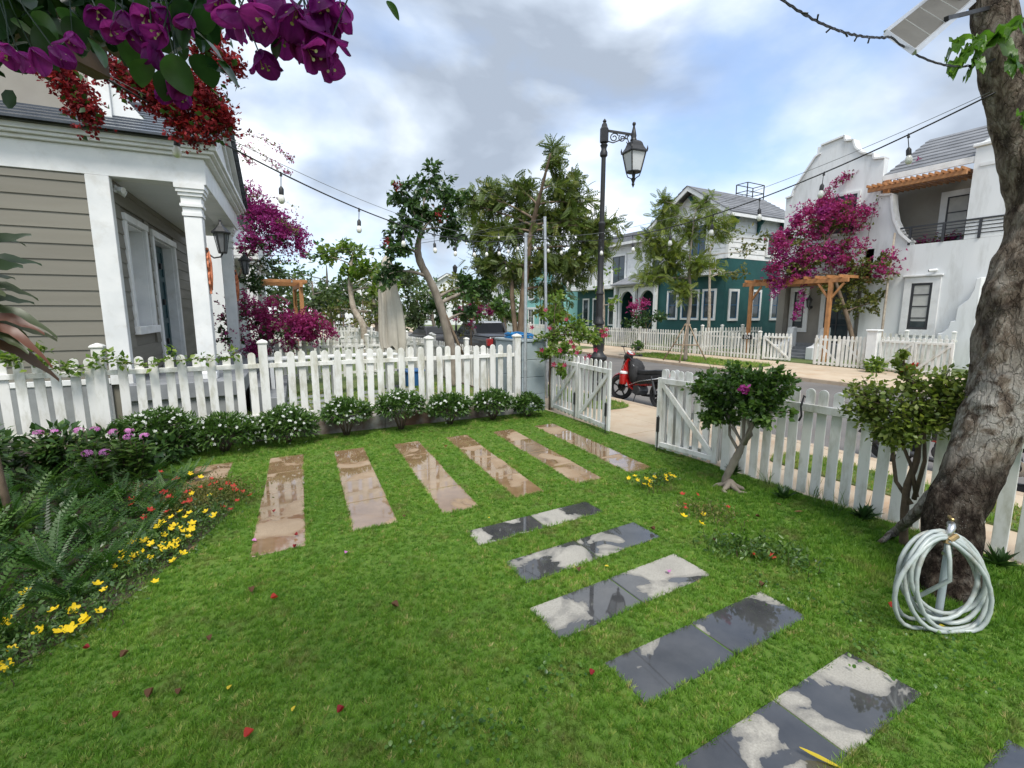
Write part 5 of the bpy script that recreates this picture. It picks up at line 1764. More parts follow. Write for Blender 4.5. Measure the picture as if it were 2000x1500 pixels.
def white_house():
    h = thing('gabled_house', 'white rendered house with a stepped curved gable and recessed balcony across the road', 'house', (0, 0, 0))
    X = 23.5
    out = [(14.65, 3.55), (14.65, 7.60), (14.36, 7.64), (14.30, 7.92), (13.95, 8.42), (13.55, 8.98), (13.42, 9.18), (13.20, 9.28), (13.20, 9.62), (12.22, 9.74), (12.18, 9.52), (11.86, 9.46), (11.74, 9.12), (11.50, 8.86), (11.22, 8.70), (11.02, 8.66), (10.98, 8.46), (10.60, 8.40), (10.60, 6.92), (10.18, 6.86), (10.10, 6.3), (9.98, 5.8), (9.72, 5.25), (9.34, 4.86), (9.34, 4.78), (10.60, 4.78), (10.60, 3.55)]
    part('gable_wall', MB().prism(out, 'x', X, X + 0.35), 'render', h)
    cop = MB()
    top = out[1:18]
    for a, b in zip(top[:-1], top[1:]):
        cop.bar((X + 0.15, a[0], a[1] + 0.03), (X + 0.15, b[0], b[1] + 0.03), 0.46, 0.07)
    part('gable_coping', cop, 'white', h)
    cv = MB()
    for a, b in zip(out[18:24][:-1], out[18:24][1:]):
        cv.bar((X + 0.15, a[0], a[1] + 0.03), (X + 0.15, b[0], b[1] + 0.03), 0.46, 0.09)
    part('balcony_coping', cv, 'white', h)
    # ground floor: taupe porch wall, white front to the right
    part('porch_wall', MB().b2((X + 0.4, 10.9, 0), (X + 0.6, 14.6, 3.55)), 'taupe', h)
    part('porch_return', MB().b2((X, 14.3, 0), (X + 0.399, 14.65, 3.549)), 'taupe', h)
    part('front_wall', MB().b2((X, 5.2, 0), (X + 0.3, 10.9, 4.779)), 'render', h)
    part('floor_slab', MB().b2((X + 0.301, 5.2, 4.60), (X + 6, 10.59, 4.78)), 'white', h)
    part('back_block', MB().b2((X + 0.62, 10.95, 0), (X + 7, 14.64, 7.4)), 'render', h)
    part('balcony_wall', MB().b2((X + 1.9, 7.75, 4.785), (X + 2.1, 10.94, 7.55)), 'taupe', h)
    part('pier', MB().b2((X, 4.4, 4.785), (X + 3, 7.72, 8.0)), 'render', h)
    part('pier_cornice', MB().b2((X - 0.08, 4.3, 8.002), (X + 3.1, 7.80, 8.12)), 'white', h, bevel=0.02)
    part('pier_panel', MB().b2((X - 0.03, 5.0, 7.30), (X - 0.002, 7.55, 7.42)), 'white', h)
    part('pier_top', MB().prism([(4.3, 8.122), (7.7, 8.122), (6.0, 9.0)], 'x', X + 0.1, X + 3), 'render', h)
    # roof behind, courses of slate
    for k in range(9):
        t0, t1 = k / 9, (k + 1) / 9
        x0, z0 = X + 0.15 + 3.6 * t0, 7.72 + 2.0 * t0
        x1, z1 = X + 0.15 + 3.6 * t1, 7.72 + 2.0 * t1
        part('slate_course', MB().prism([(x0 - 0.03, z0), (x0 - 0.03, z0 + 0.05), (x1, z1 + 0.02), (x1, z1 - 0.02)], 'y', 4.5 if z0 > 9.1 else 7.73, 10.59), 'roof_grey', h)
    part('eave_board', MB().b2((X + 0.02, 7.73, 7.50), (X + 0.10, 10.59, 7.72)), 'white', h)
    # timber awning over the balcony
    part('awning_beam', MB().b2((X - 0.45, 7.75, 7.05), (X - 0.33, 10.9, 7.22)), 'timber', h, bevel=0.01)
    part('awning_post', MB().b2((X - 0.04, 10.32, 6.95), (X + 0.16, 10.52, 7.5)), 'timber', h, bevel=0.01)
    for k in range(17):
        y = 7.85 + 3.0 * k / 16
        part('awning_joist', MB().b2((X - 0.62, y - 0.03, 7.222), (X + 1.6, y + 0.03, 7.32)), 'timber', h)
    # balcony railing
    rl = part('railing', MB().b2((X - 0.03, 4.4, 5.44), (X + 0.03, 9.75, 5.50)), 'darkframe', h)
    for z in (4.95, 5.08, 5.21, 5.34):
        part('rail_bar', MB().b2((X - 0.015, 4.4, z), (X + 0.015, 9.7 - (5.44 - z) * .4, z + 0.03)), 'darkframe', rl)
    for y in (9.4, 8.35, 7.3, 6.2, 5.2):
        part('rail_post', MB().b2((X - 0.04, y - 0.04, 4.785), (X + 0.04, y + 0.04, 5.44)), 'darkframe', rl)
    # windows and doors
    win(h, 'x', X + 1.9, 8.30, 9.0, 4.85, 6.75, 'white', .22, cols=1, rows=3, blind=True)
    win(h, 'x', X, 8.44, 9.12, 1.42, 3.25, 'white', .24, cols=1, rows=4, blind=True, sash=.09)
    part('lintel', MB().b2((X - 0.14, 8.15, 3.50), (X - 0.002, 9.42, 3.57)), 'white', h, bevel=0.01)
    win(h, 'x', X, 11.45, 13.05, 5.6, 7.2, 'white', .10, cols=2, rows=2)
    win(h, 'x', X + 0.4, 13.52, 14.02, 1.34, 3.1, 'white', .2, cols=1, rows=4, blind=True, sash=.08)
    win(h, 'x', X + 0.4, 11.45, 12.55, 0.66, 3.25, 'white', .2, cols=2, rows=3, bar='darkframe', sash=.08)
    # steps between low scrolled walls
    part('porch_floor', MB().b2((X - 0.6, 11.0, 0.0), (X + 0.399, 14.2, 0.62)), 'concrete', h)
    for k in range(4):
        part('step', MB().b2((X - 0.6 - 0.30 * (k + 1), 12.05, 0.02), (X - 0.602 - 0.30 * k, 13.15, 0.50 - 0.13 * k)), 'steps', h, bevel=0.01)
    for y0 in (11.7, 13.2):
        pr_ = [(X - 0.6, 0.02), (X - 1.9, 0.02), (X - 1.9, 0.55), (X - 1.5, 0.62), (X - 1.15, 0.78), (X - 0.95, 1.05), (X - 0.88, 1.38), (X - 0.6, 1.42)]
        part('scroll_wall', MB().prism(pr_, 'y', y0, y0 + 0.3), 'render', h, bevel=0.015)
    # stepped volute buttress at the right corner
    bt = [(7.30, 0.0), (7.95, 0.0), (7.95, 1.30), (7.80, 1.34), (7.66, 1.50), (7.62, 1.75), (7.48, 1.80), (7.47, 2.25), (7.42, 2.32), (7.20, 2.55), (7.08, 2.9), (7.05, 3.3), (6.9, 3.35), (6.9, 0.0)]
    part('buttress', MB().prism(bt, 'x', X - 0.5, X - 0.002), 'render', h, bevel=0.02)
    wall_lantern('black lantern on the taupe porch wall across the road', (X + 0.4, 13.2, 2.35), PI, 1.2)
    cm = thing('security_camera', 'small white security camera above the lower window of the gabled house', 'camera', (X, 8.40, 3.72))
    part('mount', MB().tube([(0, 0, 0), (-0.12, 0, 0)], 0.04, 8), 'white', cm)
    part('camera_body', MB().tube([(-0.10, -0.05, 0.0), (-0.22, 0.16, -0.02)], 0.055, 10), 'white', cm, smooth=True, angle=40)
    part('lens', MB().tube([(-0.22, 0.16, -0.02), (-0.228, 0.175, -0.022)], 0.04, 10), 'blackplastic', cm)


white_house()
pergola('cedar pergola carrying the big magenta bougainvillea before the gabled house', (21.2, 10.6), (23.0, 14.75), 3.32, ((21.2, 14.56), (21.2, 11.0)), 10)


def board_wall(h, axis, pl, a0, a1, z0, ztop, step=0.30, mat='white', zmax=None):
    """lapped boards on a wall; ztop(a) gives the wall's top so that a gable is followed"""
    z = z0
    while True:
        lo, hi = None, None
        for k in range(61):
            a = a0 + (a1 - a0) * k / 60
            if ztop(a) > z + step * 0.5:
                lo = a if lo is None else lo
                hi = a
        if lo is None or hi - lo < 0.1:
            break
        if axis == 'x':
            pr_ = [(pl + 0.01, z), (pl - 0.035, z), (pl - 0.008, z + step), (pl + 0.01, z + step)]
            part('clapboard', MB().prism(pr_, 'y', lo, hi), mat, h)
        else:
            pr_ = [(pl + 0.01, z), (pl - 0.035, z), (pl - 0.008, z + step), (pl + 0.01, z + step)]
            part('clapboard', MB().prism(pr_, 'x', lo, hi), mat, h)
        z += step


def roof_slope(h, xa, xb, e, r_, n, mat, thick=0.06, name='roof_course'):
    """courses from the eave e=(y,z) to the ridge r_=(y,z), running along x from xa to xb"""
    s = 1 if e[0] > r_[0] else -1
    for k in range(n):
        t0, t1 = k / n, (k + 1) / n
        y0, z0 = e[0] + (r_[0] - e[0]) * t0, e[1] + (r_[1] - e[1]) * t0
        y1, z1 = e[0] + (r_[0] - e[0]) * t1, e[1] + (r_[1] - e[1]) * t1
        part(name, MB().prism([(y0 + s * .03, z0), (y0 + s * .03, z0 + thick), (y1, z1 + thick * .4), (y1, z1 - .01)], 'x', xa, xb), mat, h)


def green_house():
    h = thing('green_house', 'dark green and white clapboard house with arched porch and balconies across the road', 'house', (0, 0, 0))
    X, Y0, Y1 = 24.0, 18.1, 23.2
    ym, zr, ze = (Y0 + Y1) / 2, 9.45, 7.75
    part('lower_wall', MB().b2((X, Y0, 0), (X + 6, Y1, 5.15)), 'green_wall', h)
    part('upper_wall', MB().prism([(Y0 + .02, 5.152), (Y1 - .02, 5.152), (Y1 - .02, ze), (ym, zr - .12), (Y0 + .02, ze)], 'x', X + .02, X + 6), 'white', h)
    board_wall(h, 'x', X + .02, Y0, Y1, 5.16, lambda a: zr - .2 - abs(a - ym) * (zr - ze) / (ym - Y0))
    board_wall(h, 'y', Y0 + .02, X, X + 6, 5.16, lambda a: ze + .05)
    part('corner_board', MB().b2((X - .05, Y0 - .05, 5.16), (X + .12, Y0 + .12, ze)), 'white', h)
    for s, e in ((-1, Y0 - .55), (1, Y1 + .55)):
        roof_slope(h, X - .7, X + 6.5, (e, ze - .22), (ym, zr + .06), 10, 'roof_grey')
        part('barge_board', MB().prism([(e, ze - .28), (e, ze - .22), (ym, zr + .05), (ym, zr - .22), (e - s * .12, ze - .38)], 'x', X - .66, X - .58), 'white', h)
    part('fascia', MB().b2((X - .6, Y0 - .56, ze - .42), (X + 6.4, Y0 - .50, ze - .24)), 'white', h)
    part('soffit', MB().b2((X - .57, Y0 - .50, ze - .30), (X + 6, Y0 - .001, ze - .27)), 'white', h)
    for x in (X + .15, X + 2.4, X + 4.6):
        part('bracket', MB().prism([(Y0 - .02, ze - .32), (Y0 - .48, ze - .32), (Y0 - .40, ze - .46), (Y0 - .22, ze - .62), (Y0 - .14, ze - 1.0), (Y0 - .02, ze - 1.15)], 'x', x, x + .14), 'green_wall', h)
    part('bracket', MB().prism([(X - .02, zr - .9), (X - .5, zr - .55), (X - .4, zr - .5), (X - .02, zr - .5)], 'y', ym - .07, ym + .07), 'green_wall', h)
    for a0, a1, c in ((18.78, 19.50, 1), (19.95, 21.10, 2), (21.60, 22.25, 1)):
        win(h, 'x', X, a0, a1, 1.75, 3.35, 'white', .12, cols=c, rows=2, bar='blue_frame')
    for a0, a1 in ((24.45, 25.05), (26.5, 27.15), (28.4, 29.0)):
        win(h, 'y', Y0, a0, a1, 1.75, 3.30, 'white', .14, rows=2, bar='blue_frame')
    win(h, 'y', Y0 - .02, 27.5, 28.1, 5.5, 6.7, 'white', .12)
    win(h, 'x', X - .02, 19.6, 20.6, 5.3, 7.2, 'white', .12, cols=2, bar='blue_frame')
    # small balcony on the gable front
    b = part('balcony_floor', MB().b2((X - .85, 18.2, 4.22), (X - .002, 20.7, 4.50)), 'white', h, bevel=.02)
    part('handrail', MB().b2((X - .83, 18.2, 5.30), (X - .75, 20.7, 5.38)), 'white', b)
    for k in range(18):
        y = 18.25 + 2.4 * k / 17
        part('baluster', MB().b2((X - .81, y - .02, 4.5), (X - .77, y + .02, 5.3)), 'white', b)
    # porch with two arches
    part('porch_back_wall', MB().b2((X + 2.0, Y1, 0), (X + 6, 33.0, 3.9)), 'green_wall', h)
    part('porch_floor', MB().b2((X - .3, Y1 + .002, 0), (X + 1.999, 27.3, .9)), 'concrete', h)
    def arch(y0, y1, zs, zt):
        o = [(y0, .9), (y0, zt + .25), (y1, zt + .25), (y1, .9), (y1 - .16, .9), (y1 - .16, zs)]
        yc, r_ = (y0 + y1) / 2, (y1 - y0) / 2 - .16
        for k in range(1, 12):
            t = PI * k / 12
            o.append((yc + r_ * math.cos(t), zs + (zt - zs) * math.sin(t)))
        o += [(y0 + .16, zs), (y0 + .16, .9)]
        part('arch', MB().prism(o, 'x', X - .1, X + .12), 'white', h)
    arch(23.25, 25.0, 2.75, 3.6)
    arch(25.25, 27.0, 2.75, 3.6)
    for y in (23.1, 25.02, 27.02):
        part('porch_column', MB().b2((X - .35, y, .9), (X - .15, y + .2, 3.9)), 'white', h)
    part('porch_beam', MB().b2((X - .4, Y1 + .01, 3.902), (X + 2, 27.3, 4.15)), 'white', h)
    part('porch_roof', MB().prism([(X - .7, 4.0), (X - .7, 4.08), (X + 1.6, 4.95), (X + 1.6, 4.6)], 'y', 22.9, 27.2), 'roof_grey', h)
    for k in range(3):
        part('step', MB().b2((X - .3 - .3 * (k + 1), 25.3, 0), (X - .302 - .3 * k, 26.8, .72 - .22 * k)), 'steps', h)
    # left wing
    part('wing_lower_wall', MB().b2((X + .4, 27.31, 0), (X + 1.99, 32.6, 3.8)), 'green_wall', h)
    for a0, a1 in ((27.8, 28.5), (29.2, 30.4), (31.1, 31.7)):
        win(h, 'x', X + .4, a0, a1, 1.2, 3.1, 'white', .12, cols=1 if a1 - a0 < 1 else 2, bar='darkframe')
    part('wing_upper_wall', MB().b2((X + 1.6, Y1 + .01, 3.95), (X + 6, 32.6, 7.4)), 'white', h)
    board_wall(h, 'x', X + 1.6, Y1 + .02, 32.5, 4.3, lambda a: 7.2)
    win(h, 'x', X + 1.56, 24.2, 25.3, 4.9, 6.6, 'white', .14, cols=2)
    win(h, 'x', X + 1.56, 28.2, 29.6, 4.3, 6.4, 'white', .14, cols=2)
    for k in range(8):
        t0, t1 = k / 8, (k + 1) / 8
        x0, z0, x1, z1 = X + 1.0 + 3 * t0, 7.3 + 1.25 * t0, X + 1.0 + 3 * t1, 7.3 + 1.25 * t1
        part('roof_course', MB().prism([(x0 - .03, z0), (x0 - .03, z0 + .07), (x1, z1 + .02), (x1, z1 - .02)], 'y', Y1 + .56, 33.2), 'roof_grey', h)
    part('wing_fascia', MB().b2((X + .9, Y1 + .56, 7.1), (X + .96, 33.2, 7.29)), 'white', h)
    b = part('wing_balcony', MB().b2((X - .5, 27.31, 3.82), (X + 1.59, 33.0, 4.12)), 'white', h, bevel=.02)
    part('handrail', MB().b2((X - .48, 27.31, 5.02), (X - .40, 33.0, 5.1)), 'white', b)
    part('handrail', MB().b2((X - .4, 32.92, 5.02), (X + 1.5, 33.0, 5.1)), 'white', b)
    for y in (27.35, 29.2, 31.1, 32.85):
        part('balcony_post', MB().b2((X - .52, y, 4.12), (X - .36, y + .14, 5.14)), 'white', b)
    for k in range(32):
        y = 27.5 + 5.3 * k / 31
        part('baluster', MB().b2((X - .46, y - .02, 4.12), (X - .42, y + .02, 5.02)), 'white', b)
    # tank frame on the roof
    tf = thing('roof_frame', 'thin black steel frame standing on the grey roof across the road', 'frame', (X + 4.6, ym - .2, zr - .1))
    for x in (0, 1.7):
        for y in (0, .8):
            part('upright', MB().b2((x - .025, y - .025, -0.2), (x + .025, y + .025, 1.0)), 'iron', tf)
    for z in (.45, .97):
        for q in (((0, -.02, z), (1.7, .02, z + .04)), ((0, .78, z), (1.7, .82, z + .04)), ((-.02, 0, z), (.02, .8, z + .04)), ((1.68, 0, z), (1.72, .8, z + .04))):
            part('rail', MB().b2(*q), 'iron', tf)


green_house()


def simple_house(label, loc, rz, w, d, hw, hr, wall, roofm, storeys=2, bays=3, cat='house', name='house', group='houses along the far side of the street'):
    """front towards local -y"""
    h = thing(name, label, cat, loc, rz, group)
    part('wall', MB().prism([(0, 0), (w, 0), (w, hw), (w / 2, hw + hr - .1), (0, hw)], 'y', 0, d), wall, h)
    for s, e in ((-1, -.4), (1, w + .4)):
        dz_ = hr * .4 / (w / 2)
        part('roof', MB().prism([(e, hw - dz_), (w / 2, hw + hr), (w / 2, hw + hr + .14), (e, hw - dz_ + .14)], 'y', -.5, d + .4), roofm, h)
    part('barge_board', MB().prism([(-.4, hw - .5), (-.3, hw - .55), (w / 2, hw + hr - .28), (w + .3, hw - .55), (w + .4, hw - .5), (w / 2, hw + hr)], 'y', -.52, -.46), 'white', h)
    for s in range(storeys):
        for b in range(bays):
            a = w * (b + .5) / bays
            z0 = .9 + s * hw / storeys
            win(h, 'y', 0, a - .45, a + .45, z0, z0 + 1.5, 'white', .12, cols=2, rows=2, bar='white')
    part('band', MB().b2((-.05, -.06, hw / storeys - .1), (w + .05, -.002, hw / storeys + .1)), 'white', h)
    return h


simple_house('mint green gabled house beyond the dark green house', (24.6, 41.5, 0), R(-90), 6.4, 7, 5.0, 2.6, 'mint_wall', 'roof_grey', 2, 3)
simple_house('pale white house far along the street beyond the mint one', (25, 52, 0), R(-90), 8, 7, 5.4, 2.2, 'render', 'roof_grey', 2, 3)
simple_house('white house closing the far end of the street', (14, 92, 0), R(-8), 10, 8, 6, 2.4, 'render', 'roof_grey', 2, 4)
simple_house('pale rendered house at the far end of the street, right of the closing one', (26, 78, 0), R(-40), 9, 8, 6, 2.4, 'render', 'roof_grey', 2, 4)

# fences and gates across the road
fence('long white picket fence across the road before the green house, with a black number plate', (20.0, 24.6), (20.0, 13.05), 0.0, 1.16, 0.085, 0.172, posts=(0.1, 4.0, 7.9, 11.45), rails=(0.2, 0.95), side=-1, post_h=1.22, bev=0.0)
fence('white picket fence across the road below the arched porch balcony', (20.0, 36.0), (20.0, 24.7), 0.0, 1.16, 0.085, 0.172, posts=(3, 6, 9), rails=(0.2, 0.95), side=-1, singles=False, post_h=1.22)
GSIDE = -1
gate_leaf('white gate leaf standing open left of the stone steps across the road', (20.0, 12.98), (20.25, 11.85), 0.02, 1.18, -1)
gate_leaf('white gate leaf right of the stone steps across the road', (20.0, 9.78), (19.95, 10.75), 0.02, 1.18, 1)
gate_leaf('white gate leaf between the stone steps and the white gate pier across the road', (20.0, 8.92), (20.0, 9.76), 0.02, 1.18, 1)
gp = thing('gate_pier', 'square white gate pier with a grey foot across the road', 'gate pier', (20.0, 8.72, 0))
part('foot', MB().b2((-.17, -.17, 0), (.17, .17, .24)), 'concrete', gp, bevel=.01)
part('shaft', MB().b2((-.16, -.16, .241), (.16, .16, 1.42)), 'white', gp, bevel=.008)
part('cap', MB().b2((-.20, -.20, 1.421), (.20, .20, 1.48)), 'white', gp, bevel=.01)
gate_leaf('white gate leaf just right of the white gate pier across the road', (19.98, 8.50), (19.9, 7.45), 0.02, 1.22, 1)
gate_leaf('rightmost white gate leaf across the road, next to the old tree', (19.9, 7.43), (19.8, 6.36), 0.02, 1.22, 1)
fence('white picket fence between the green and the gabled house', (20.3, 16.6), (24.4, 16.0), 0.15, 1.15, 0.085, 0.19, posts=(0.1, 1.4, 2.8), rails=(0.2, 0.95), singles=False, post_h=1.25)
fence('short white picket fence beside the scrolled buttress of the gabled house', (22.4, 9.9), (22.6, 7.2), 0.1, 1.15, 0.085, 0.19, posts=(1.2, 2.6), rails=(0.2, 0.95), singles=False, post_h=1.25)

# number plate
npl = thing('number_plate', 'black house number plate reading 024 on the far picket fence', 'sign', (19.93, 13.72, 0.98), R(-90))
part('plate', MB().b2((-.24, -.012, -.10), (.24, .0, .10)), 'signblack', npl, bevel=.006)
fc = bpy.data.curves.new('digits', 'FONT')
fc.body = '024'
fc.size = 0.20
fc.extrude = 0.002
fc.align_x = 'CENTER'
fc.align_y = 'CENTER'
fc.materials.append(MT['signwhite'])
fo = obj('digits', fc)
dm = bpy.data.meshes.new_from_object(fo.evaluated_get(bpy.context.evaluated_depsgraph_get()))
bpy.data.objects.remove(fo)
obj('digits', dm, npl, (0.0, -0.018, -0.005), (PI / 2, 0, 0))

for yy in (42.0,):
    t_ = thing('street_lamp', 'distant black street lamp post beside the mint house', 'street lamp', (17.2, yy, 0), 0)
    part('shaft', MB().lathe([(.12, 0), (.12, .8), (.06, 1.0), (.045, 5.6)], 8), 'iron', t_)
    part('lantern', MB().lathe([(.05, 5.6), (.2, 5.9), (.24, 6.3), (.05, 6.5)], 6), 'iron', t_)


# ------------------------------------------------------------------ white flowering shrubs along the plinth
SHRUB_LEAF = t_kite(0.17)
FL5 = t_flower(5, 0.15, 0.45)
shr = [((-1.240, 8.270, 0.402), .50, .30, 'leftmost of the white flowering shrubs along the plinth, next to the ferns'),
       ((-0.454, 8.200, 0.288), .47, .27, 'second white flowering shrub from the left along the plinth'),
       ((0.414, 8.250, 0.286), .46, .30, 'third white flowering shrub from the left, broad and touching its neighbour'),
       ((1.335, 8.270, 0.405), .40, .22, 'white flowering shrub on bare stems, fourth from the left along the plinth'),
       ((2.269, 8.220, 0.439), .42, .25, 'rounded white flowering shrub, fifth from the left along the plinth'),
       ((3.186, 8.170, 0.330), .42, .25, 'white flowering shrub, third from the block pier'),
       ((4.076, 8.120, 0.353), .38, .23, 'white flowering shrub, second from the block pier'),
       ((4.830, 8.050, 0.241), .30, .22, 'small dark shrub with few flowers right beside the block pier')]
for i, (c, rx, rz_, lab) in enumerate(shr):
    base = np.array([c[0], c[1], 0.0])
    t_ = thing('flowering_shrub', lab, 'shrub', tuple(base), 0, 'white flowering shrubs along the plinth')
    st = MB()
    for k in range(9):
        a = 2 * PI * k / 9 + i
        st.tube([(0.03 * math.cos(a), 0.03 * math.sin(a), 0), (0.10 * math.cos(a + .3), 0.10 * math.sin(a + .3), c[2] * .45), (rx * .6 * math.cos(a), rx * .6 * math.sin(a), c[2])], [0.012, 0.009, 0.005], 5)
    part('stems', st, 'twig', t_, smooth=True)
    n = int(5200 * rx)
    d = nz(rng.normal(size=(n, 3)))
    d[:, 2] = np.where(d[:, 2] < -0.45, -d[:, 2] * .6, d[:, 2])
    lump = 1 + 0.13 * np.sin(5 * d[:, 0] + i * 2) * np.cos(4 * d[:, 1] + i) + 0.07 * np.sin(9 * d[:, 2] + 6 * d[:, 0])
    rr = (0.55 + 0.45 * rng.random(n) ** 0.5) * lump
    P = np.array(c) + d * rr[:, None] * np.array([rx, rx * .85, rz_])
    D = d + rng.normal(size=(n, 3)) * .55
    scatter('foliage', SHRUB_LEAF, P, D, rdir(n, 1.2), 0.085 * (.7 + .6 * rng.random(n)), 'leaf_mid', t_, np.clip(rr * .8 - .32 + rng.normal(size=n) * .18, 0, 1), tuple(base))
    nf = int((160 if i < 7 else 20) * rx)
    d = nz(rng.normal(size=(nf, 3)) + np.array([0, -.35, .55]))
    P = np.array(c) + d * np.array([rx, rx * .85, rz_]) * (1.02 + .1 * rng.random((nf, 1)))
    scatter('flowers', FL5, P, np.cross(d, rng.normal(size=(nf, 3))), d + rng.normal(size=(nf, 3)) * .4, 0.021 * (.8 + .5 * rng.random(nf)), 'whitepetal', t_, None, tuple(base), kind='stuff')

# ------------------------------------------------------------------ flower bed on the left
bed = struct('flower_bed_soil', MB().prism([(q[0] * (1 if q[0] > -3 else 1), q[1]) for q in BED], 'z', -0.05, 0.006).mesh('flower_bed_soil', M('dark_soil', (0.035, 0.026, 0.018), (0.06, 0.045, 0.03), 0.95, 8.0, bump=0.6, bscale=30)))
FERN = t_frond(15, 0.13, 0.028, 0.30, True, 0.55)


def fern(x, y, n, ln, i):
    t_ = thing('fern', ['sword fern at the front of the left flower bed behind the yellow flowers', 'sword fern in the middle of the left flower bed', 'sword fern at the back of the left flower bed below the pink flowers'][0 if y < 4.8 else (1 if y < 6.2 else 2)], 'fern', (x, y, 0.02), 0, 'sword ferns in the left flower bed')
    a = rng.random(n) * 2 * PI
    el = rng.uniform(0.35, 1.15, n)
    ln *= .74
    D = np.stack([np.cos(a) * np.cos(el), np.sin(a) * np.cos(el), np.sin(el)], 1)
    P = np.tile([[x, y, 0.02]], (n, 1)) + rng.normal(size=(n, 3)) * np.array([.05, .05, 0.0])
    up = np.tile([[0, 0, 1.0]], (n, 1)) + rng.normal(size=(n, 3)) * .25
    scatter('fronds', FERN, P, D, up, ln * rng.uniform(.6, 1.15, n), 'fern', t_, np.clip(rng.normal(.5, .25, n), 0, 1), (x, y, 0.02))


fi = 0
for (x, y, ln) in ((-1.55, 4.05, .42), (-1.30, 4.35, .46), (-1.75, 4.45, .55), (-1.15, 4.75, .50), (-1.50, 4.85, .60), (-2.05, 4.75, .62), (-1.00, 5.25, .46), (-1.35, 5.35, .58), (-1.75, 5.35, .66),
                   (-2.2, 5.3, .68), (-0.90, 5.85, .44), (-1.25, 5.95, .56), (-1.65, 5.95, .66), (-2.1, 6.0, .70), (-2.55, 5.9, .70), (-1.05, 6.5, .46), (-1.45, 6.6, .60), (-1.9, 6.7, .66), (-2.4, 6.8, .7),
                   (-0.85, 6.95, .42), (-1.9, 4.15, .55), (-2.3, 4.5, .62), (-2.6, 5.2, .7), (-1.30, 7.2, .5), (-1.8, 7.3, .55), (-2.3, 7.5, .6)):
    fern(x, y, 34, ln, fi)
    fi += 1


n = 3600
P = np.column_stack([rng.uniform(-3.4, -.3, n), rng.uniform(3.6, 8.3, n)])
P = P[inside(P, BED, -.05)]
n = len(P)
P = np.column_stack([P, .02 + .14 * rng.random(n) ** 1.5])
tag(scatter('bed_groundcover', t_leaf(.3), P, rdir(n, .4), rdir(n, 1.2), .055 * (.6 + .8 * rng.random(n)), 'leaf_dark', None), 'dark green ground cover between the ferns of the left flower bed', 'ground cover', kind='stuff')
# pink flowered stems at the back of the bed
def phlox(label, c, h):
    t_ = thing('pink_phlox', label, 'flower', (c[0], c[1], 0.02), 0, 'pink flowers at the back of the bed')
    st = MB()
    P, D = [], []
    for k in range(7):
        a = k * 2.4
        e = (0.10 * math.cos(a), 0.10 * math.sin(a), h * (.75 + .25 * random.random()) - .05)
        st.tube([(0, 0, 0), (e[0] * .5, e[1] * .5, h * .5), e], [.006, .005, .004], 4)
        for j in range(26):
            t = .25 + .7 * j / 26
            P.append((c[0] + e[0] * t, c[1] + e[1] * t, .02 + e[2] * t))
            D.append((math.cos(j * 2.0 + a), math.sin(j * 2.0 + a), .35))
    part('stems', st, 'twig', t_)
    scatter('foliage', t_leaf(.2), np.array(P), np.array(D) + rng.normal(size=(len(P), 3)) * .2, rdir(len(P), 2), .13, 'leaf_mid', t_, None, (c[0], c[1], .02))
    for k in range(2):
        cc = np.array([c[0] + .09 * math.cos(k * 2.6), c[1] + .09 * math.sin(k * 2.6), h])
        n = 14
        d = nz(rng.normal(size=(n, 3)) + np.array([0, -.2, .6]))
        scatter('flower_head', FL5, cc + d * np.array([.05, .05, .03]), np.cross(d, rng.normal(size=(n, 3))), d, .022, 'pinkpetal', t_, None, (c[0], c[1], .02))


phlox('pink flower cluster at the back of the bed against the plinth, leftmost', (-2.343, 7.900, 0.449), .60)
phlox('largest pink flower cluster at the back of the flower bed', (-1.857, 7.500, 0.442), .66)
phlox('pink flower cluster beside the red flowers, nearest to the white shrubs', (-1.508, 7.400, 0.351), .62)
phlox('pale pink flower cluster at the right end of the pink row', (-1.326, 7.200, 0.299), .58)
phlox('low pink flower cluster in front of the pink row', (-1.658, 6.900, 0.360), .50)


# leafy fill behind the ferns
for i, (x, y, h) in enumerate(((-2.9, 6.6, .75), (-2.9, 7.5, .8), (-2.3, 8.1, .62), (-1.75, 8.1, .55), (-3.3, 5.6, .8), (-2.75, 4.6, .7), (-1.25, 7.95, .42), (-3.1, 8.2, .7))):
    t_ = thing('leafy_bush', 'dark leafy bush filling the back of the left flower bed', 'bush', (x, y, 0.02), 0, 'dark bushes behind the ferns')
    n = 520
    P, d = ell(n, (x, y, h * .55), (.42, .42, h * .5), .5)
    st = MB()
    for k in range(6):
        a = k * 1.05
        st.tube([(0, 0, 0), (.12 * math.cos(a), .12 * math.sin(a), h * .5), (.3 * math.cos(a), .3 * math.sin(a), h * .85)], [.01, .008, .004], 4)
    part('stems', st, 'twig', t_)
    scatter('foliage', t_leaf(.26), P, d + rng.normal(size=(n, 3)) * .5, rdir(n, 1.5), .12 * (.7 + .6 * rng.random(n)), 'leaf_dark', t_, None, (x, y, .02))


# low portulaca with open flowers, each flower a part
def flower_mesh(mat, r_, centre='yellowpetal', n=5):
    tv, tf = t_flower(n, .42, .66)
    mb = MB().add([(x * r_, y * r_, z * r_) for x, y, z in tv], tf)
    me_ = val_attr(mb.mesh('flower', mat), .6)
    return me_


FM = {'y': flower_mesh('yellowpetal', .033), 'r': flower_mesh('redpetal', .031), 'o': flower_mesh('redpetal', .028)}


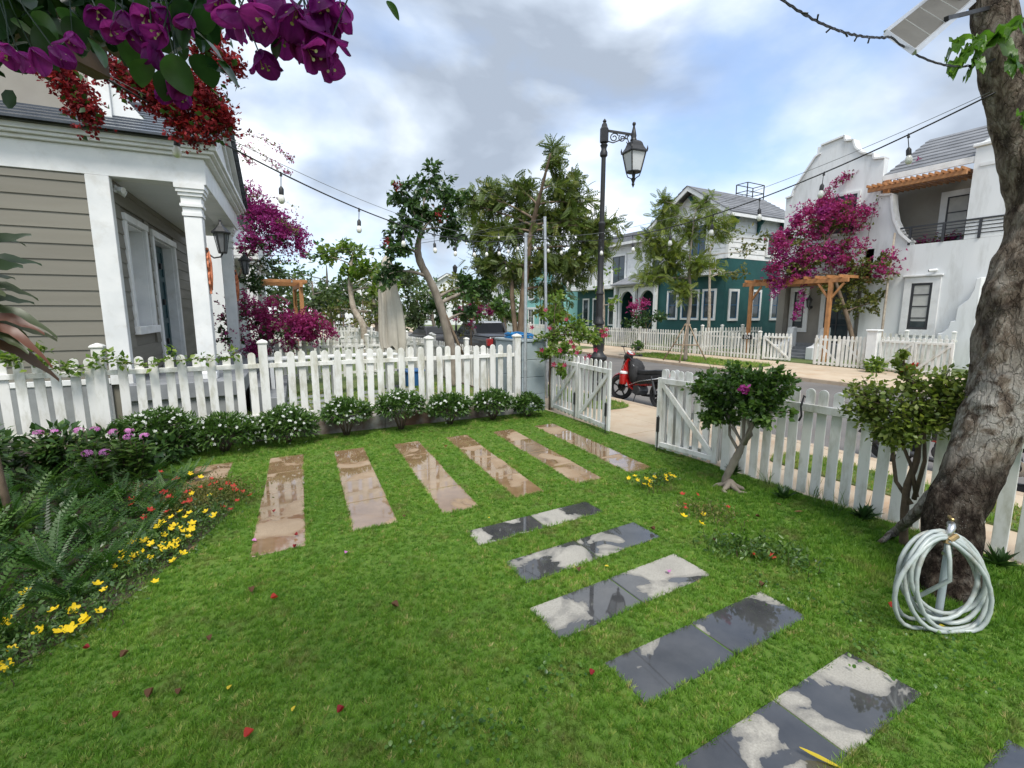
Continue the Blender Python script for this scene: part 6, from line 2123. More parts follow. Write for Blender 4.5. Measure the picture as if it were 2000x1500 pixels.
def portulaca(label, pts, spread, nleaf, fl, h=.07, zc=.03, leafm='leaf_mid', ls=.032):
    """pts: centres on the ground; fl: [(kind, x, y, z)]"""
    b = pts[len(pts) // 2]
    t_ = thing('portulaca', label, 'flower', (b[0], b[1], 0.0), 0, 'low portulaca patches')
    pc = np.array(pts)[rng.integers(0, len(pts), nleaf)]
    P = np.column_stack([pc[:, 0] + rng.normal(size=nleaf) * spread, pc[:, 1] + rng.normal(size=nleaf) * spread, zc * .5 + (h + .02) * rng.random(nleaf) ** .7])
    scatter('foliage', t_kite(.22), P, rdir(nleaf, .5), rdir(nleaf, 1), ls * (.7 + .7 * rng.random(nleaf)), leafm, t_, None, (b[0], b[1], 0))
    st = MB()
    for k in range(min(60, nleaf // 10)):
        j = rng.integers(0, nleaf)
        q = P[j] - np.array([b[0], b[1], 0])
        st.tube([(q[0] * .97, q[1] * .97, 0.0), (q[0] + .01, q[1], q[2] * .5), tuple(q)], .0025, 3, cap=False)
    part('stems', st, 'twig', t_, kind='stuff')
    for k, x, y, z in fl:
        o = obj('flower', FM[k], t_, (x - b[0], y - b[1], z), (random.uniform(.1, .8), random.uniform(-.4, .4), random.uniform(-.8, .5)), random.uniform(.8, 1.2))
    return t_


def fl_at(kind, pix):
    return [(kind, p[0], p[1], p[2]) for p in pix]


portulaca('yellow portulaca at the front edge of the bed, near the left picture border', [(-1.62, 3.62, 0), (-1.45, 3.72, 0), (-1.28, 3.88, 0), (-1.15, 4.05, 0), (-1.75, 3.9, 0)], .13, 2600,
          fl_at('y', [(-1.532, 4.087, 0.090), (-1.507, 4.212, 0.100), (-1.300, 4.071, 0.100), (-1.188, 4.022, 0.100), (-1.097, 3.878, 0.100), (-1.092, 3.859, 0.080), (-1.140, 3.773, 0.100), (-1.199, 3.787, 0.090), (-1.312, 3.856, 0.090), (-1.024, 3.905, 0.100), (-1.402, 3.729, 0.080), (-1.536, 4.403, 0.120), (-1.128, 4.331, 0.100), (-1.065, 4.214, 0.100), (-1.383, 3.594, 0.060)]))
portulaca('dense yellow portulaca spilling over the slab in the middle of the bed edge', [(-1.0, 4.55, 0), (-.85, 4.75, 0), (-.75, 5.0, 0), (-.62, 5.2, 0), (-.52, 5.5, 0), (-.9, 5.1, 0)], .14, 3200,
          fl_at('y', [(-1.074, 4.827, 0.100), (-1.067, 4.741, 0.080), (-1.019, 4.956, 0.120), (-0.945, 4.980, 0.110), (-0.975, 4.724, 0.100), (-0.927, 4.765, 0.100), (-0.860, 4.634, 0.090), (-0.884, 4.882, 0.110), (-0.790, 4.799, 0.110), (-0.774, 4.741, 0.090), (-0.747, 4.797, 0.100), (-0.697, 4.843, 0.100), (-0.704, 4.764, 0.090), (-0.807, 5.002, 0.120), (-0.772, 5.121, 0.120), (-0.699, 5.093, 0.120), (-0.658, 5.022, 0.110), (-0.617, 4.908, 0.100), (-0.602, 5.027, 0.120), (-0.610, 5.166, 0.120), (-0.653, 5.428, 0.130), (-0.681, 5.360, 0.120), (-0.519, 5.447, 0.110), (-0.442, 5.319, 0.100), (-0.999, 4.657, 0.080), (-0.772, 4.247, 0.060), (-1.095, 4.630, 0.080), (-0.635, 4.637, 0.070), (-0.694, 4.557, 0.060), (-0.865, 5.332, 0.120), (-0.752, 5.182, 0.120), (-0.880, 5.241, 0.120), (-0.795, 5.399, 0.130), (-0.737, 5.516, 0.130)]))
portulaca('coral red portulaca sprawling over the slab at the right tip of the bed', [(-.75, 5.75, 0), (-.55, 5.95, 0), (-.40, 6.1, 0), (-.30, 6.0, 0), (-.6, 6.35, 0), (-.85, 6.2, 0), (-.45, 6.45, 0)], .15, 3400,
          fl_at('r', [(-0.619, 6.289, 0.100), (-0.537, 6.337, 0.100), (-0.478, 6.381, 0.100), (-0.419, 6.106, 0.100), (-0.294, 6.146, 0.100), (-0.272, 6.017, 0.090), (-0.196, 5.951, 0.080), (-0.127, 5.894, 0.050), (-0.253, 5.724, 0.070), (-0.379, 5.633, 0.060), (-0.307, 5.544, 0.050), (-0.731, 6.132, 0.120), (-0.688, 5.855, 0.110), (-0.734, 5.818, 0.110), (-0.892, 6.041, 0.130), (-0.861, 5.597, 0.120), (-0.909, 6.614, 0.140), (-0.887, 6.641, 0.140), (-0.948, 6.240, 0.130), (-0.968, 6.217, 0.130), (-0.856, 6.001, 0.120), (-1.031, 5.555, 0.120), (-1.004, 5.706, 0.130), (-1.218, 6.085, 0.150), (-1.184, 5.914, 0.150), (-1.090, 6.992, 0.150), (-0.535, 6.572, 0.100), (-0.355, 6.293, 0.100)]) + fl_at('y', [(-0.686, 6.056, 0.120), (-0.514, 5.950, 0.100), (-0.766, 6.813, 0.130), (-0.647, 6.632, 0.120)]), leafm='leaf_olive')
portulaca('small yellow flowered patch in the lawn between the sandstone strips and the gate', [(4.05, 3.95, 0), (4.25, 4.0, 0), (4.45, 4.05, 0)], .08, 500,
          fl_at('y', [(3.934, 4.146, 0.090), (3.957, 4.021, 0.100), (4.074, 3.996, 0.100), (4.086, 3.941, 0.090), (4.215, 4.001, 0.100), (4.363, 3.960, 0.100), (4.451, 3.975, 0.100), (4.460, 3.917, 0.090), (3.986, 3.939, 0.070), (4.022, 3.892, 0.060), (4.307, 3.889, 0.080), (4.032, 4.144, 0.100)]), h=.09)
portulaca('sparse orange and yellow flowers in the lawn before the standard bougainvillea', [(3.95, 3.15, 0), (4.15, 3.1, 0), (4.05, 2.85, 0)], .11, 420,
          fl_at('o', [(4.083, 3.452, 0.100), (3.901, 3.257, 0.090), (4.215, 3.362, 0.100), (3.845, 3.208, 0.080), (4.304, 3.037, 0.060)]) + fl_at('y', [(3.690, 3.091, 0.070), (3.896, 3.018, 0.070), (3.739, 2.913, 0.050)]), leafm='leaf_olive')
portulaca('low weed with two red flowers in the lawn left of the coiled hose', [(3.78, 2.35, 0), (3.9, 2.2, 0), (3.62, 2.5, 0)], .13, 700,
          fl_at('r', [(3.650, 2.305, 0.040), (3.768, 2.211, 0.040), (3.831, 1.377, 0.050)]), h=.05, ls=.045)
# clover and weeds through the lawn, nobody could count the leaves
n = 900
wp = np.array([(3.3, 2.0), (3.55, 1.45), (3.4, 1.75), (3.9, 1.9), (3.2, 1.2), (1.4, 2.0), (.9, 1.9), (3.55, 2.6), (.6, 2.0), (3.4, .9), (3.7, 1.0)])[rng.integers(0, 11, n)]
P = np.column_stack([wp + rng.normal(size=(n, 2)) * .10, .025 + .03 * rng.random(n)])
tag(scatter('lawn_weeds', t_round(.45), P, rdir(n, .2), rdir(n, 2.5), .019 * (.6 + .8 * rng.random(n)), 'leaf_fresh', None, None, (0, 0, 0)), 'small clover and weed leaves growing through the lawn', 'weeds', kind='stuff')


# ------------------------------------------------------------------ cordyline at the left border
def cordyline():
    b = (-2.103, 6.000, 0.733)
    t_ = thing('cordyline', 'tall cordyline with dark green and bronze strap leaves at the left border', 'plant', (b[0], b[1], 0.0))
    top = np.array((-2.102, 6.000, 2.190)) - np.array([b[0], b[1], 0])
    part('stem', MB().tube([(0, 0, 0), (-.03, 0, .6), (-.05, 0, 1.2), tuple(top)], [.035, .03, .026, .022], 8), 'bark', t_, smooth=True)

    def strap(base, d, ln, w, droop, val, mat='croton'):
        mb = MB()
        d = Vector(d).normalized()
        side = d.cross(Vector((.3, -.75, .55))).normalized()
        n_ = 9
        for k in range(n_ + 1):
            t = k / n_
            p = Vector(base) + d * ln * t + Vector((0, 0, -droop * ln * t * t))
            ww = w * (math.sin(PI * min(1, t * .92 + .06)) ** .7)
            for s in (-1, 0, 1):
                q = p + side * ww * s + Vector((0, 0, .18 * w * abs(s) + .01 * math.sin(k * 1.7 + s)))
                mb.v.append(tuple(q))
        for k in range(n_):
            for s in range(2):
                mb.f.append((k * 3 + s, k * 3 + s + 1, k * 3 + s + 4, k * 3 + s + 3))
        me_ = val_attr(mb.mesh('leaf', mat, smooth=True), val)
        obj('leaf', me_, t_)
    r_ = random.Random(11)
    for i in range(40):
        z = top.z if False else top[2] - .35 + .9 * i / 40
        a = i * 2.4
        up = -0.15 + 1.1 * i / 40
        strap((top[0] * .9, 0, z), (math.cos(a), math.sin(a), up), r_.uniform(.40, .58), r_.uniform(.040, .062), r_.uniform(.3, .7), min(1, max(0, .55 - i / 60 + r_.uniform(-.15, .25))))
    strap((top[0], -.05, top[2] - .22), (.75, -.3, .25), .58, .055, .95, 1.0)
    strap((top[0], -.05, top[2] - .15), (.9, -.2, .3), .5, .05, .6, .9)


cordyline()


# ------------------------------------------------------------------ climbing sprays
def climber(label, pts, nleaf, leaf, mat, name='climbing_vine', spread=.06, stem=.006, fl=None, cat='vine', group='climbing sprays', tm=None, fspread=None):
    """pts: the stem's way; fl: (template, size, count, material)"""
    pa = np.array(pts, float)
    b = pa[0]
    t_ = thing(name, label, cat, tuple(b), 0, group)
    # smooth
    q = []
    for i in range(len(pa) - 1):
        p0, p1, p2, p3 = pa[max(i - 1, 0)], pa[i], pa[i + 1], pa[min(i + 2, len(pa) - 1)]
        for t in np.linspace(0, 1, 5, endpoint=False):
            q.append(.5 * ((2 * p1) + (-p0 + p2) * t + (2 * p0 - 5 * p1 + 4 * p2 - p3) * t * t + (-p0 + 3 * p1 - 3 * p2 + p3) * t ** 3))
    q.append(pa[-1])
    q = np.array(q)
    part('stem', MB().tube([p - b for p in q], list(np.linspace(stem, stem * .4, len(q))), 5), 'twig', t_, smooth=True)
    j = rng.integers(0, len(q), nleaf)
    P = q[j] + rng.normal(size=(nleaf, 3)) * spread
    scatter('foliage', tm or t_leaf(.34), P, rdir(nleaf, .1), rdir(nleaf, 1.4), leaf * (.6 + .7 * rng.random(nleaf)), mat, t_, None, tuple(b))
    if fl:
        ft, fs, fn, fm = fl
        j = np.clip((rng.random(fn) ** .7 * len(q)).astype(int), 0, len(q) - 1)
        scatter('flowers', ft, q[j] + rng.normal(size=(fn, 3)) * (fspread or spread), rdir(fn), rdir(fn, .4), fs * (.7 + .6 * rng.random(fn)), fm, t_, None, tuple(b), kind='stuff')
    return t_


climber('light green vine trailing over the left end of the picket fence', [(-2.863, 8.700, 1.462), (-2.682, 8.680, 1.476), (-2.479, 8.660, 1.426), (-2.255, 8.660, 1.315), (-2.062, 8.660, 1.347), (-1.833, 8.680, 1.450), (-1.640, 8.700, 1.394)], 260, .085, 'leaf_lime', spread=.05)
climber('light green shoot rising above the left end of the picket fence', [(-2.892, 8.800, 1.489), (-2.736, 8.800, 1.538), (-2.552, 8.800, 1.586), (-2.459, 8.800, 1.625)], 60, .08, 'leaf_lime', spread=.03)
climber('small light green shoot on the picket fence in front of the dark door', [(-1.634, 8.660, 1.383), (-1.338, 8.640, 1.339), (-1.083, 8.630, 1.419), (-1.028, 8.630, 1.539)], 70, .085, 'leaf_lime', spread=.035)
climber('small light green shoot on the picket fence in front of the nearer column', [(-1.022, 8.620, 1.378), (-0.698, 8.620, 1.401), (-0.363, 8.600, 1.371), (-0.201, 8.600, 1.493)], 80, .08, 'leaf_lime', spread=.035)


# ------------------------------------------------------------------ trees
OV = t_leaf(.30, .07, .12)
RD = t_round(.36)
NEEM = t_frond(6, .34, .085, .25, True, .25)
FEATH = t_frond(6, .32, .075, .2, True, .3)
BR = t_bract()


def bloom(root, base, clumps, per, size, mat, spread=.16, name='bracts'):
    """clumps: centres; every clump a loose ball of small bracts"""
    P = np.concatenate([np.array(c)[None] + rng.normal(size=(int(per * (.5 + rng.random())), 3)) * spread * (.6 + .8 * rng.random()) for c in clumps])
    n = len(P)
    scatter(name, BR, P, rdir(n), rdir(n, .5), size * (.7 + .6 * rng.random(n)), mat, root, None, tuple(base), kind='stuff')


def shell(c, r_, n, d0=(0, 0, .3), k=1.0):
    d = nz(rng.normal(size=(n, 3)) + np.array(d0))
    return [np.array(c) + q * np.array(r_) * k * rng.uniform(.75, 1.05) for q in d]


# tree with the bent trunk in the neighbouring garden
et = tree('coral_tree', 'leafy tree with a bent bare trunk and a few red flowers beside the parasol', 'tree', (4.98, 12.5, 0),
     [(4.98, 12.5, 0), (4.96, 12.5, .9), (4.831, 12.500, 1.675), (4.525, 12.500, 2.654), (4.125, 12.450, 3.381), (4.037, 12.400, 3.766), (4.101, 12.300, 4.212)],
     [.17, .15, .125, .105, .10, .085, .045],
     [((3.760, 12.300, 5.002), (.52, .5, .5)), ((4.530, 12.500, 5.580), (.55, .5, .5)), ((5.181, 12.700, 5.174), (.5, .5, .55)), ((3.610, 12.100, 4.268), (.5, .45, .4)), ((4.541, 12.600, 4.689), (.55, .5, .45)), ((5.283, 12.800, 4.379), (.45, .45, .4)),
      ((3.301, 12.000, 3.674), (.35, .4, .3), .6), ((5.534, 12.900, 2.836), (.55, .5, .4), .9), ((6.461, 13.100, 2.869), (.55, .5, .35), .9), ((4.812, 12.900, 2.244), (.4, .4, .35), .8), ((5.729, 13.000, 2.100), (.4, .4, .3), .7), ((3.149, 12.000, 3.046), (.4, .35, .35), .7)],
     OV, .155, 400, 'leaf_dark', 'greybark', limb=.35, leaf_up=.35, jitter=.20, droop=.25, twigs=10)
bs = (4.98, 12.5, 0)
for q in ((4.505, 12.000, 4.583), (3.421, 12.000, 5.179), (3.053, 11.900, 3.805)):
    bloom(et, bs, [q], 26, .05, 'bougie_red', .07, 'flower_cluster')
# leaning dead limb at its foot
br_ = thing('dead_branch', 'dead branch leaning against the foot of the bent tree', 'branch', (5.311, 12.350, 0.802))
bb = np.array((5.311, 12.350, 0.802))
part('wood', MB().tube([(0, 0, 0), tuple(np.array((5.091, 12.400, 1.315)) - bb), tuple(np.array((4.800, 12.400, 2.030)) - bb)], [.035, .04, .02], 6), 'bark', br_, smooth=True)

# feathery tree on the pavement
neem = tree('feathery_tree', 'tall feathery dark green tree behind the galvanised poles', 'tree', (7.05, 12.2, 0),
     [(7.05, 12.2, 0), (7.05, 12.2, 1.2), (7.100, 12.127, 2.546), (7.200, 12.070, 3.569), (7.300, 11.961, 4.561), (7.300, 11.438, 5.557), (7.300, 11.076, 6.248)],
     [.14, .12, .105, .09, .07, .045, .02],
     [((6.726, 13.771, 5.630), (.62, .7, .65)), ((6.984, 13.081, 4.482), (.8, .8, .6)), ((7.593, 13.211, 5.840), (.7, .7, .75)), ((8.237, 12.411, 6.613), (.38, .4, .7), .5), ((8.474, 12.015, 5.760), (.6, .6, .7)), ((7.875, 12.323, 4.958), (.8, .8, .7), 1.2),
      ((8.404, 11.502, 4.584), (.7, .7, .6)), ((8.973, 10.712, 4.511), (.55, .5, .35), .6), ((6.423, 13.363, 3.647), (.65, .6, .5)), ((7.121, 12.688, 3.321), (.75, .7, .5)), ((7.908, 12.069, 3.604), (.75, .7, .55)), ((8.453, 11.285, 3.488), (.6, .6, .5), .9), ((6.379, 13.800, 4.689), (.5, .5, .5), .8), ((8.156, 12.008, 2.710), (.5, .6, .45), .6), ((8.705, 11.557, 5.192), (.5, .5, .5), .6), ((6.335, 14.066, 5.417), (.4, .4, .5), .5), ((8.748, 10.974, 3.972), (.5, .5, .4), .5)],
     NEEM, .28, 280, 'leaf_neem', 'bark', limb=.3, leaf_up=.3, jitter=.26, droop=.3, twigs=22, wild=1.6)
part('second_stem', MB().tube([(.02, 0, .3), (-.10, .12, 1.5), (-.18, .2, 2.6), (-.1, .3, 3.4)], [.09, .08, .07, .04], 8), 'bark', neem, smooth=True)

# staked sapling on the far verge
sx, sy = 16.55, 14.25
sap = tree('staked_sapling', 'young lime green feathery tree held by three stakes across the road', 'tree', (sx, sy, 0),
     [(sx, sy, 0), (sx, sy, 1.2), (sx + .05, sy - .05, 2.6), (sx + .05, sy + .1, 4.0), (sx, sy, 5.4), (sx, sy - .1, 6.3)], [.085, .08, .07, .05, .03, .012],
     [((16.121, 15.362, 6.155), (.9, .9, .7)), ((16.613, 14.501, 5.431), (.9, .9, .8)), ((15.663, 15.898, 5.117), (.8, .8, .6)), ((17.412, 13.877, 5.717), (.7, .7, .6), .8), ((16.259, 14.924, 4.073), (.95, .9, .65)), ((15.347, 15.587, 3.650), (.7, .7, .45), .8), ((17.024, 14.031, 4.034), (.85, .8, .6)), ((16.411, 14.435, 3.077), (.7, .7, .45), .8), ((17.330, 14.220, 6.762), (.45, .4, .4), .5), ((15.859, 15.024, 4.705), (.8, .8, .6)), ((15.915, 15.352, 6.767), (.4, .4, .4), .4)],
     FEATH, .32, 230, 'leaf_sap', 'greybark', limb=.35, droop=.3, jitter=.24, twigs=14, wild=1.5)
for k, (dx, dy) in enumerate(((-.55, .75), (.35, -.85), (-.75, -.35))):
    t_ = thing('tree_stake', ['left hand stake', 'right hand stake', 'nearest stake'][k] + ' propping the young tree across the road', 'stake', (sx + dx, sy + dy, 0), 0, 'stakes of the young tree')
    part('pole', MB().tube([(0, 0, 0), (-dx * .5, -dy * .5, .8), (-dx * .93, -dy * .93, 1.62)], [.032, .03, .026], 6), 'stake', t_, smooth=True)
    part('tie', MB().tube([(-dx * .9 - .05, -dy * .9, 1.52), (-dx * .9 + .05, -dy * .9, 1.58)], .035, 6), 'stake', t_)
    dx2, dy2 = ((.35, -.85), (-.75, -.35), (-.55, .75))[k]
    part('cross_bar', MB().tube([(-dx * .42, -dy * .42, .70), (-dx + dx2 * .58, -dy + dy2 * .58, .72)], .022, 6), 'stake', t_, smooth=True)

tree('young_tree', 'thin yellowing young tree behind the far picket fence near the gabled house', 'tree', (21.5, 17.1, 0),
     [(21.5, 17.1, 0), (21.5, 17.1, 2), (21.5, 17.2, 3.6), (21.5, 17.3, 5.6)], [.09, .08, .06, .02],
     [((22.220, 17.487, 5.891), (.8, .8, .7), .6), ((23.219, 17.028, 6.433), (.9, .8, .6), .6), ((23.787, 16.289, 5.324), (.8, .8, .6), .6), ((22.340, 17.138, 4.266), (.7, .7, .5), .5), ((23.341, 16.325, 4.115), (.8, .7, .5), .6), ((24.225, 15.902, 5.831), (.6, .6, .5), .5)],
     OV, .20, 130, 'leaf_olive', 'palebark', limb=.45, twigs=9, jitter=.2)
tree('young_tree', 'slender lime leaved young tree behind the lamp post', 'tree', (16.9, 20.2, 0),
     [(16.9, 20.2, 0), (16.9, 20.2, 2), (16.8, 20.2, 3.4), (16.7, 20.4, 5.6)], [.08, .07, .05, .02],
     [((16.384, 20.982, 5.388), (.9, .8, .5), .7), ((17.051, 20.469, 4.566), (.8, .8, .6), .7), ((16.485, 20.592, 3.470), (.6, .6, .5), .6), ((17.043, 19.536, 2.503), (.7, .7, .4), .6), ((16.137, 21.303, 4.457), (.6, .6, .4), .5)],
     OV, .22, 110, 'leaf_lime', 'palebark', limb=.4, twigs=8, jitter=.2)
tree('young_tree', 'slim lime green tree with a bare leaning trunk left of the parasol', 'tree', (4.0, 19.5, 0),
     [(4.0, 19.5, 0), (4.0, 19.5, 1.5), (3.713, 19.835, 2.303), (3.678, 20.067, 3.522), (3.843, 19.999, 4.322)], [.15, .13, .11, .08, .04],
     [((3.336, 20.350, 4.726), (.7, .7, .35)), ((4.021, 19.900, 4.322), (.75, .7, .45)), ((4.424, 19.572, 3.716), (.7, .7, .45)), ((3.783, 19.892, 3.514), (.6, .6, .4)), ((2.949, 20.494, 4.322), (.5, .5, .35), .7), ((4.877, 19.448, 3.121), (.6, .6, .5))],
     OV, .24, 150, 'leaf_lime', 'palebark', limb=.5, jitter=.18)

# trees further along
bgt = [(612, 585, 26, 1.6, 'far_leaf'), (640, 560, 30, 2.2, 0), (690, 585, 33, 2.2, 0), (730, 565, 29, 2.2, 0), (772, 580, 27, 1.8, 0), (815, 575, 34, 2.4, 0), (845, 600, 30, 1.5, 0), (905, 585, 42, 2.3, 0), (955, 592, 48, 2.4, 0), (985, 600, 40, 1.6, 0), (1100, 600, 44, 1.6, 0), (1075, 610, 34, 1.0, 0)]
places = ['leftmost', 'second from the left', 'third from the left', 'fourth from the left', 'fifth from the left', 'sixth from the left', 'just right of the bent trunk', 'above the pickup', 'right of the pickup roof', 'just left of the galvanised pole', 'beside the mint house', 'low and nearest to the maroon vine']
import sys as _s
BG = [(3.211, 28.411, 2.798), (4.563, 32.446, 3.712), (6.523, 34.704, 2.987), (6.881, 29.969, 3.502), (7.452, 27.246, 2.970), (10.788, 33.564, 3.379), (10.315, 29.034, 2.422), (16.886, 39.410, 3.228), (21.554, 43.727, 3.028), (19.077, 35.761, 2.530), (25.795, 36.671, 2.573), (19.098, 28.736, 2.100)]
for i, c in enumerate(BG):
    r0 = bgt[i][3]
    c = np.array(c)
    cl = []
    for k in range(7):
        o = rng.normal(size=3) * np.array([.55, .55, .40]) * r0
        cl.append((c + o, (r0 * .55, r0 * .55, r0 * .42)))
    tree('street_tree', 'mid green background tree, ' + places[i], 'tree', (c[0], c[1], 0),
         [(c[0], c[1], 0), (c[0] + .1, c[1], c[2] * .4), (c[0], c[1] + .1, c[2] * .8), (c[0], c[1], c[2] + r0 * .6)], [.16, .13, .10, .03], cl,
         OV, .30 if c[1] < 35 else .40, 115, ['leaf_far', 'leaf_mid', 'leaf_far', 'leaf_olive'][i % 4], 'greybark', group='background trees', limb=.35, jitter=.2, twigs=8, nseg=5)
# rows of slim park trees near the end of the street
k = 0
for row in range(2):
    for j in range(8):
        x, y = -2 + j * 2.6 + row * 1.1, 66 + row * 9
        c = np.array([x, y, 4.0])
        tree('park_tree', 'slim park tree in the ' + ('nearer' if row == 0 else 'farther') + ' row at the far end of the street', 'tree', (x, y, 0), [(x, y, 0), (x, y, 1.6), (x, y, 4.6)], [.12, .10, .04],
             [(c + rng.normal(size=3) * .6, (1.3, 1.3, 1.0)) for q in range(3)], OV, .5, 50, 'leaf_far', 'bark', group='park trees', limb=.5, jitter=.25, twigs=6, nseg=4)

# ------------------------------------------------------------------ bougainvilleas
LEAFB = t_leaf(.34, .06, .1)


def bougainvillea(label, base, stems, clusters, per, leaf, clumps, nper, bsize, mat='bougie', leafm='leaf_mid', spread=.16, name='bougainvillea', group='bougainvilleas', rad=.05, **kw):
    t_ = tree(name, label, 'bougainvillea', base, stems, list(np.linspace(rad, rad * .45, len(stems))), clusters, LEAFB, leaf, per, leafm, 'bark', group, **kw)
    cl = [q for (c, r_, m, d0) in clumps for q in shell(c, r_, m, d0)]
    bloom(t_, base, cl, nper, bsize, mat, spread)
    return t_


b0 = hloc(1.1, 6.4, 0)
U = [((0.185, 17.356, 5.395), (.5, .6, .6)), ((0.694, 16.964, 4.767), (.65, .7, .6)), ((1.218, 16.501, 4.437), (.5, .6, .5)), ((0.370, 17.035, 4.140), (.6, .6, .4)), ((0.603, 16.693, 3.580), (.6, .6, .35)), ((0.079, 16.538, 3.016), (.45, .5, .4)), ((0.473, 16.293, 2.863), (.45, .5, .35))]
bougainvillea('magenta bougainvillea high behind the far porch column', b0, [b0, hloc(1.1, 6.4, 1.5), hloc(1.2, 6.3, 3.0), (0.384, 17.172, 4.311)],
     U, 420, .085, [(U[0][0], (.5, .5, .5), 20, (.3, -.4, .4)), (U[1][0], (.65, .6, .55), 40, (.3, -.5, .3)), (U[2][0], (.5, .5, .45), 26, (.4, -.4, .3)), (U[3][0], (.55, .5, .35), 14, (0, -.5, .3))], 26, .062, 'bougie', 'leaf_dark', .12)
b1 = hloc(2.2, 5.0, 0)
Lw = [((-0.183, 15.830, 2.100), (.6, .6, .5)), ((0.453, 15.452, 1.954), (.65, .6, .5)), ((0.924, 14.885, 1.524), (.65, .6, .45)), ((0.011, 15.341, 1.236), (.6, .6, .4)), ((1.465, 14.840, 1.662), (.5, .5, .35)), ((-0.481, 15.409, 1.391), (.4, .5, .5))]
bougainvillea('magenta bougainvillea low beside the porch steps behind the picket fence', b1, [b1, hloc(2.2, 5.0, .5), hloc(2.1, 5.0, 1.0), (0.172, 15.557, 1.662)],
     Lw, 420, .085, [(Lw[0][0], (.6, .6, .5), 12, (.2, -.6, .3)), (Lw[1][0], (.65, .6, .5), 20, (.2, -.6, .3)), (Lw[2][0], (.65, .6, .45), 26, (.3, -.6, .2)), (Lw[3][0], (.6, .5, .4), 12, (.2, -.6, 0)), (Lw[4][0], (.5, .5, .32), 30, (.3, -.6, .2))], 24, .06, 'bougie_pink', 'leaf_dark', .11)
climber('magenta flowering spray arching right from the low bougainvillea', [(1.316, 14.692, 1.668), (1.694, 14.388, 1.786), (1.924, 14.125, 1.674), (2.081, 13.887, 1.467)], 60, .07, 'leaf_mid', 'bougainvillea_spray', .05, .006, (BR, .05, 150, 'bougie_pink'), 'bougainvillea')
climber('magenta flowering spray hanging at the right end of the high bougainvillea', [(1.221, 16.408, 4.576), (1.477, 16.225, 4.344), (1.559, 16.022, 4.098), (1.604, 15.943, 3.790)], 60, .07, 'leaf_mid', 'bougainvillea_spray', .06, .006, (BR, .055, 140, 'bougie'), 'bougainvillea')
for i, (lab, pts) in enumerate((('thin nearly bare spray against the sky, uppermost right of the slate roof', [(-0.203, 16.584, 7.032), (0.317, 16.194, 7.111), (0.806, 15.768, 6.888), (1.134, 15.422, 6.611), (1.364, 15.245, 6.327)]),
                                ('thin flowering spray against the sky, lower right of the slate roof', [(-0.214, 16.564, 6.887), (0.292, 16.150, 6.780), (0.711, 15.746, 6.459), (1.006, 15.532, 6.173), (1.299, 15.217, 5.958)]),
                                ('thin bare spray against the sky above the high bougainvillea', [(0.261, 16.636, 5.485), (0.728, 16.379, 5.500), (1.120, 16.146, 5.410), (1.462, 15.915, 5.169)]),
                                ('thin bare spray against the sky right of the high bougainvillea', [(0.943, 16.140, 4.808), (1.200, 15.976, 4.688), (1.477, 15.786, 4.477)]),
                                ('short tangled spray at the gable end of the slate roof', [(-0.226, 15.914, 6.431), (-0.030, 15.708, 6.536), (0.205, 15.553, 6.397), (0.368, 15.414, 6.120)]))):
    climber(lab, pts, 70 if i != 2 else 40, .07, 'leaf_olive', 'bougainvillea_spray', .05, .006, (BR, .045, 60 if i < 2 or i == 4 else 3, 'bougie_pink'), 'bougainvillea')

# the big one on the pergola across the road
b2 = (22.3, 10.3, 0)
B = [((21.695, 12.772, 5.034), (1.1, 1.0, .9)), ((22.361, 12.360, 6.123), (1.1, 1.0, .9)), ((22.901, 11.585, 6.046), (1.0, .9, .8)), ((21.305, 13.006, 3.809), (.8, .8, .6)), ((22.229, 12.122, 4.335), (1.2, 1.1, .8)), ((22.756, 11.163, 4.488), (1.0, .9, .8)), ((22.800, 10.501, 3.483), (.9, .9, .7)), ((22.476, 10.728, 2.422), (.8, .8, .6)), ((22.931, 10.052, 3.976), (.7, .7, .6)), ((22.965, 10.011, 2.521), (.6, .6, .5), .7), ((22.387, 11.258, 3.191), (.8, .8, .6))]
bougainvillea('huge magenta bougainvillea heaped on the pergola across the road', b2, [b2, (22.2, 10.4, .8), (22.1, 10.7, 1.9), (21.9, 11.2, 3.4), (21.9, 11.8, 5.0)],
     B, 620, .12, [(B[0][0], (1.1, 1.0, .9), 25, (-.6, .2, .2)), (B[1][0], (1.1, 1.0, .85), 32, (-.6, .1, .3)), (B[2][0], (1.0, .9, .75), 22, (-.6, 0, .3)), (B[3][0], (.8, .8, .55), 14, (-.6, .3, .1)), (B[4][0], (1.2, 1.0, .75), 18, (-.7, 0, .1)), (B[5][0], (1.0, .9, .7), 12, (-.6, -.2, .2)), (B[8][0], (.7, .6, .5), 6, (-.6, -.2, .3))], 26, .085, 'bougie_pink', 'leaf_olive', .15, rad=.11, twigs=14)
big_b = [o for o in bpy.data.objects if o.name.startswith('bougainvillea') and o.get('label', '').startswith('huge')][0]
bloom(big_b, b2, [q for i in (0, 1, 3, 4) for q in shell(B[i][0], B[i][1], 8, (-.7, .1, .1), .95)], 24, .085, 'bougie', .16, 'bright_bracts')
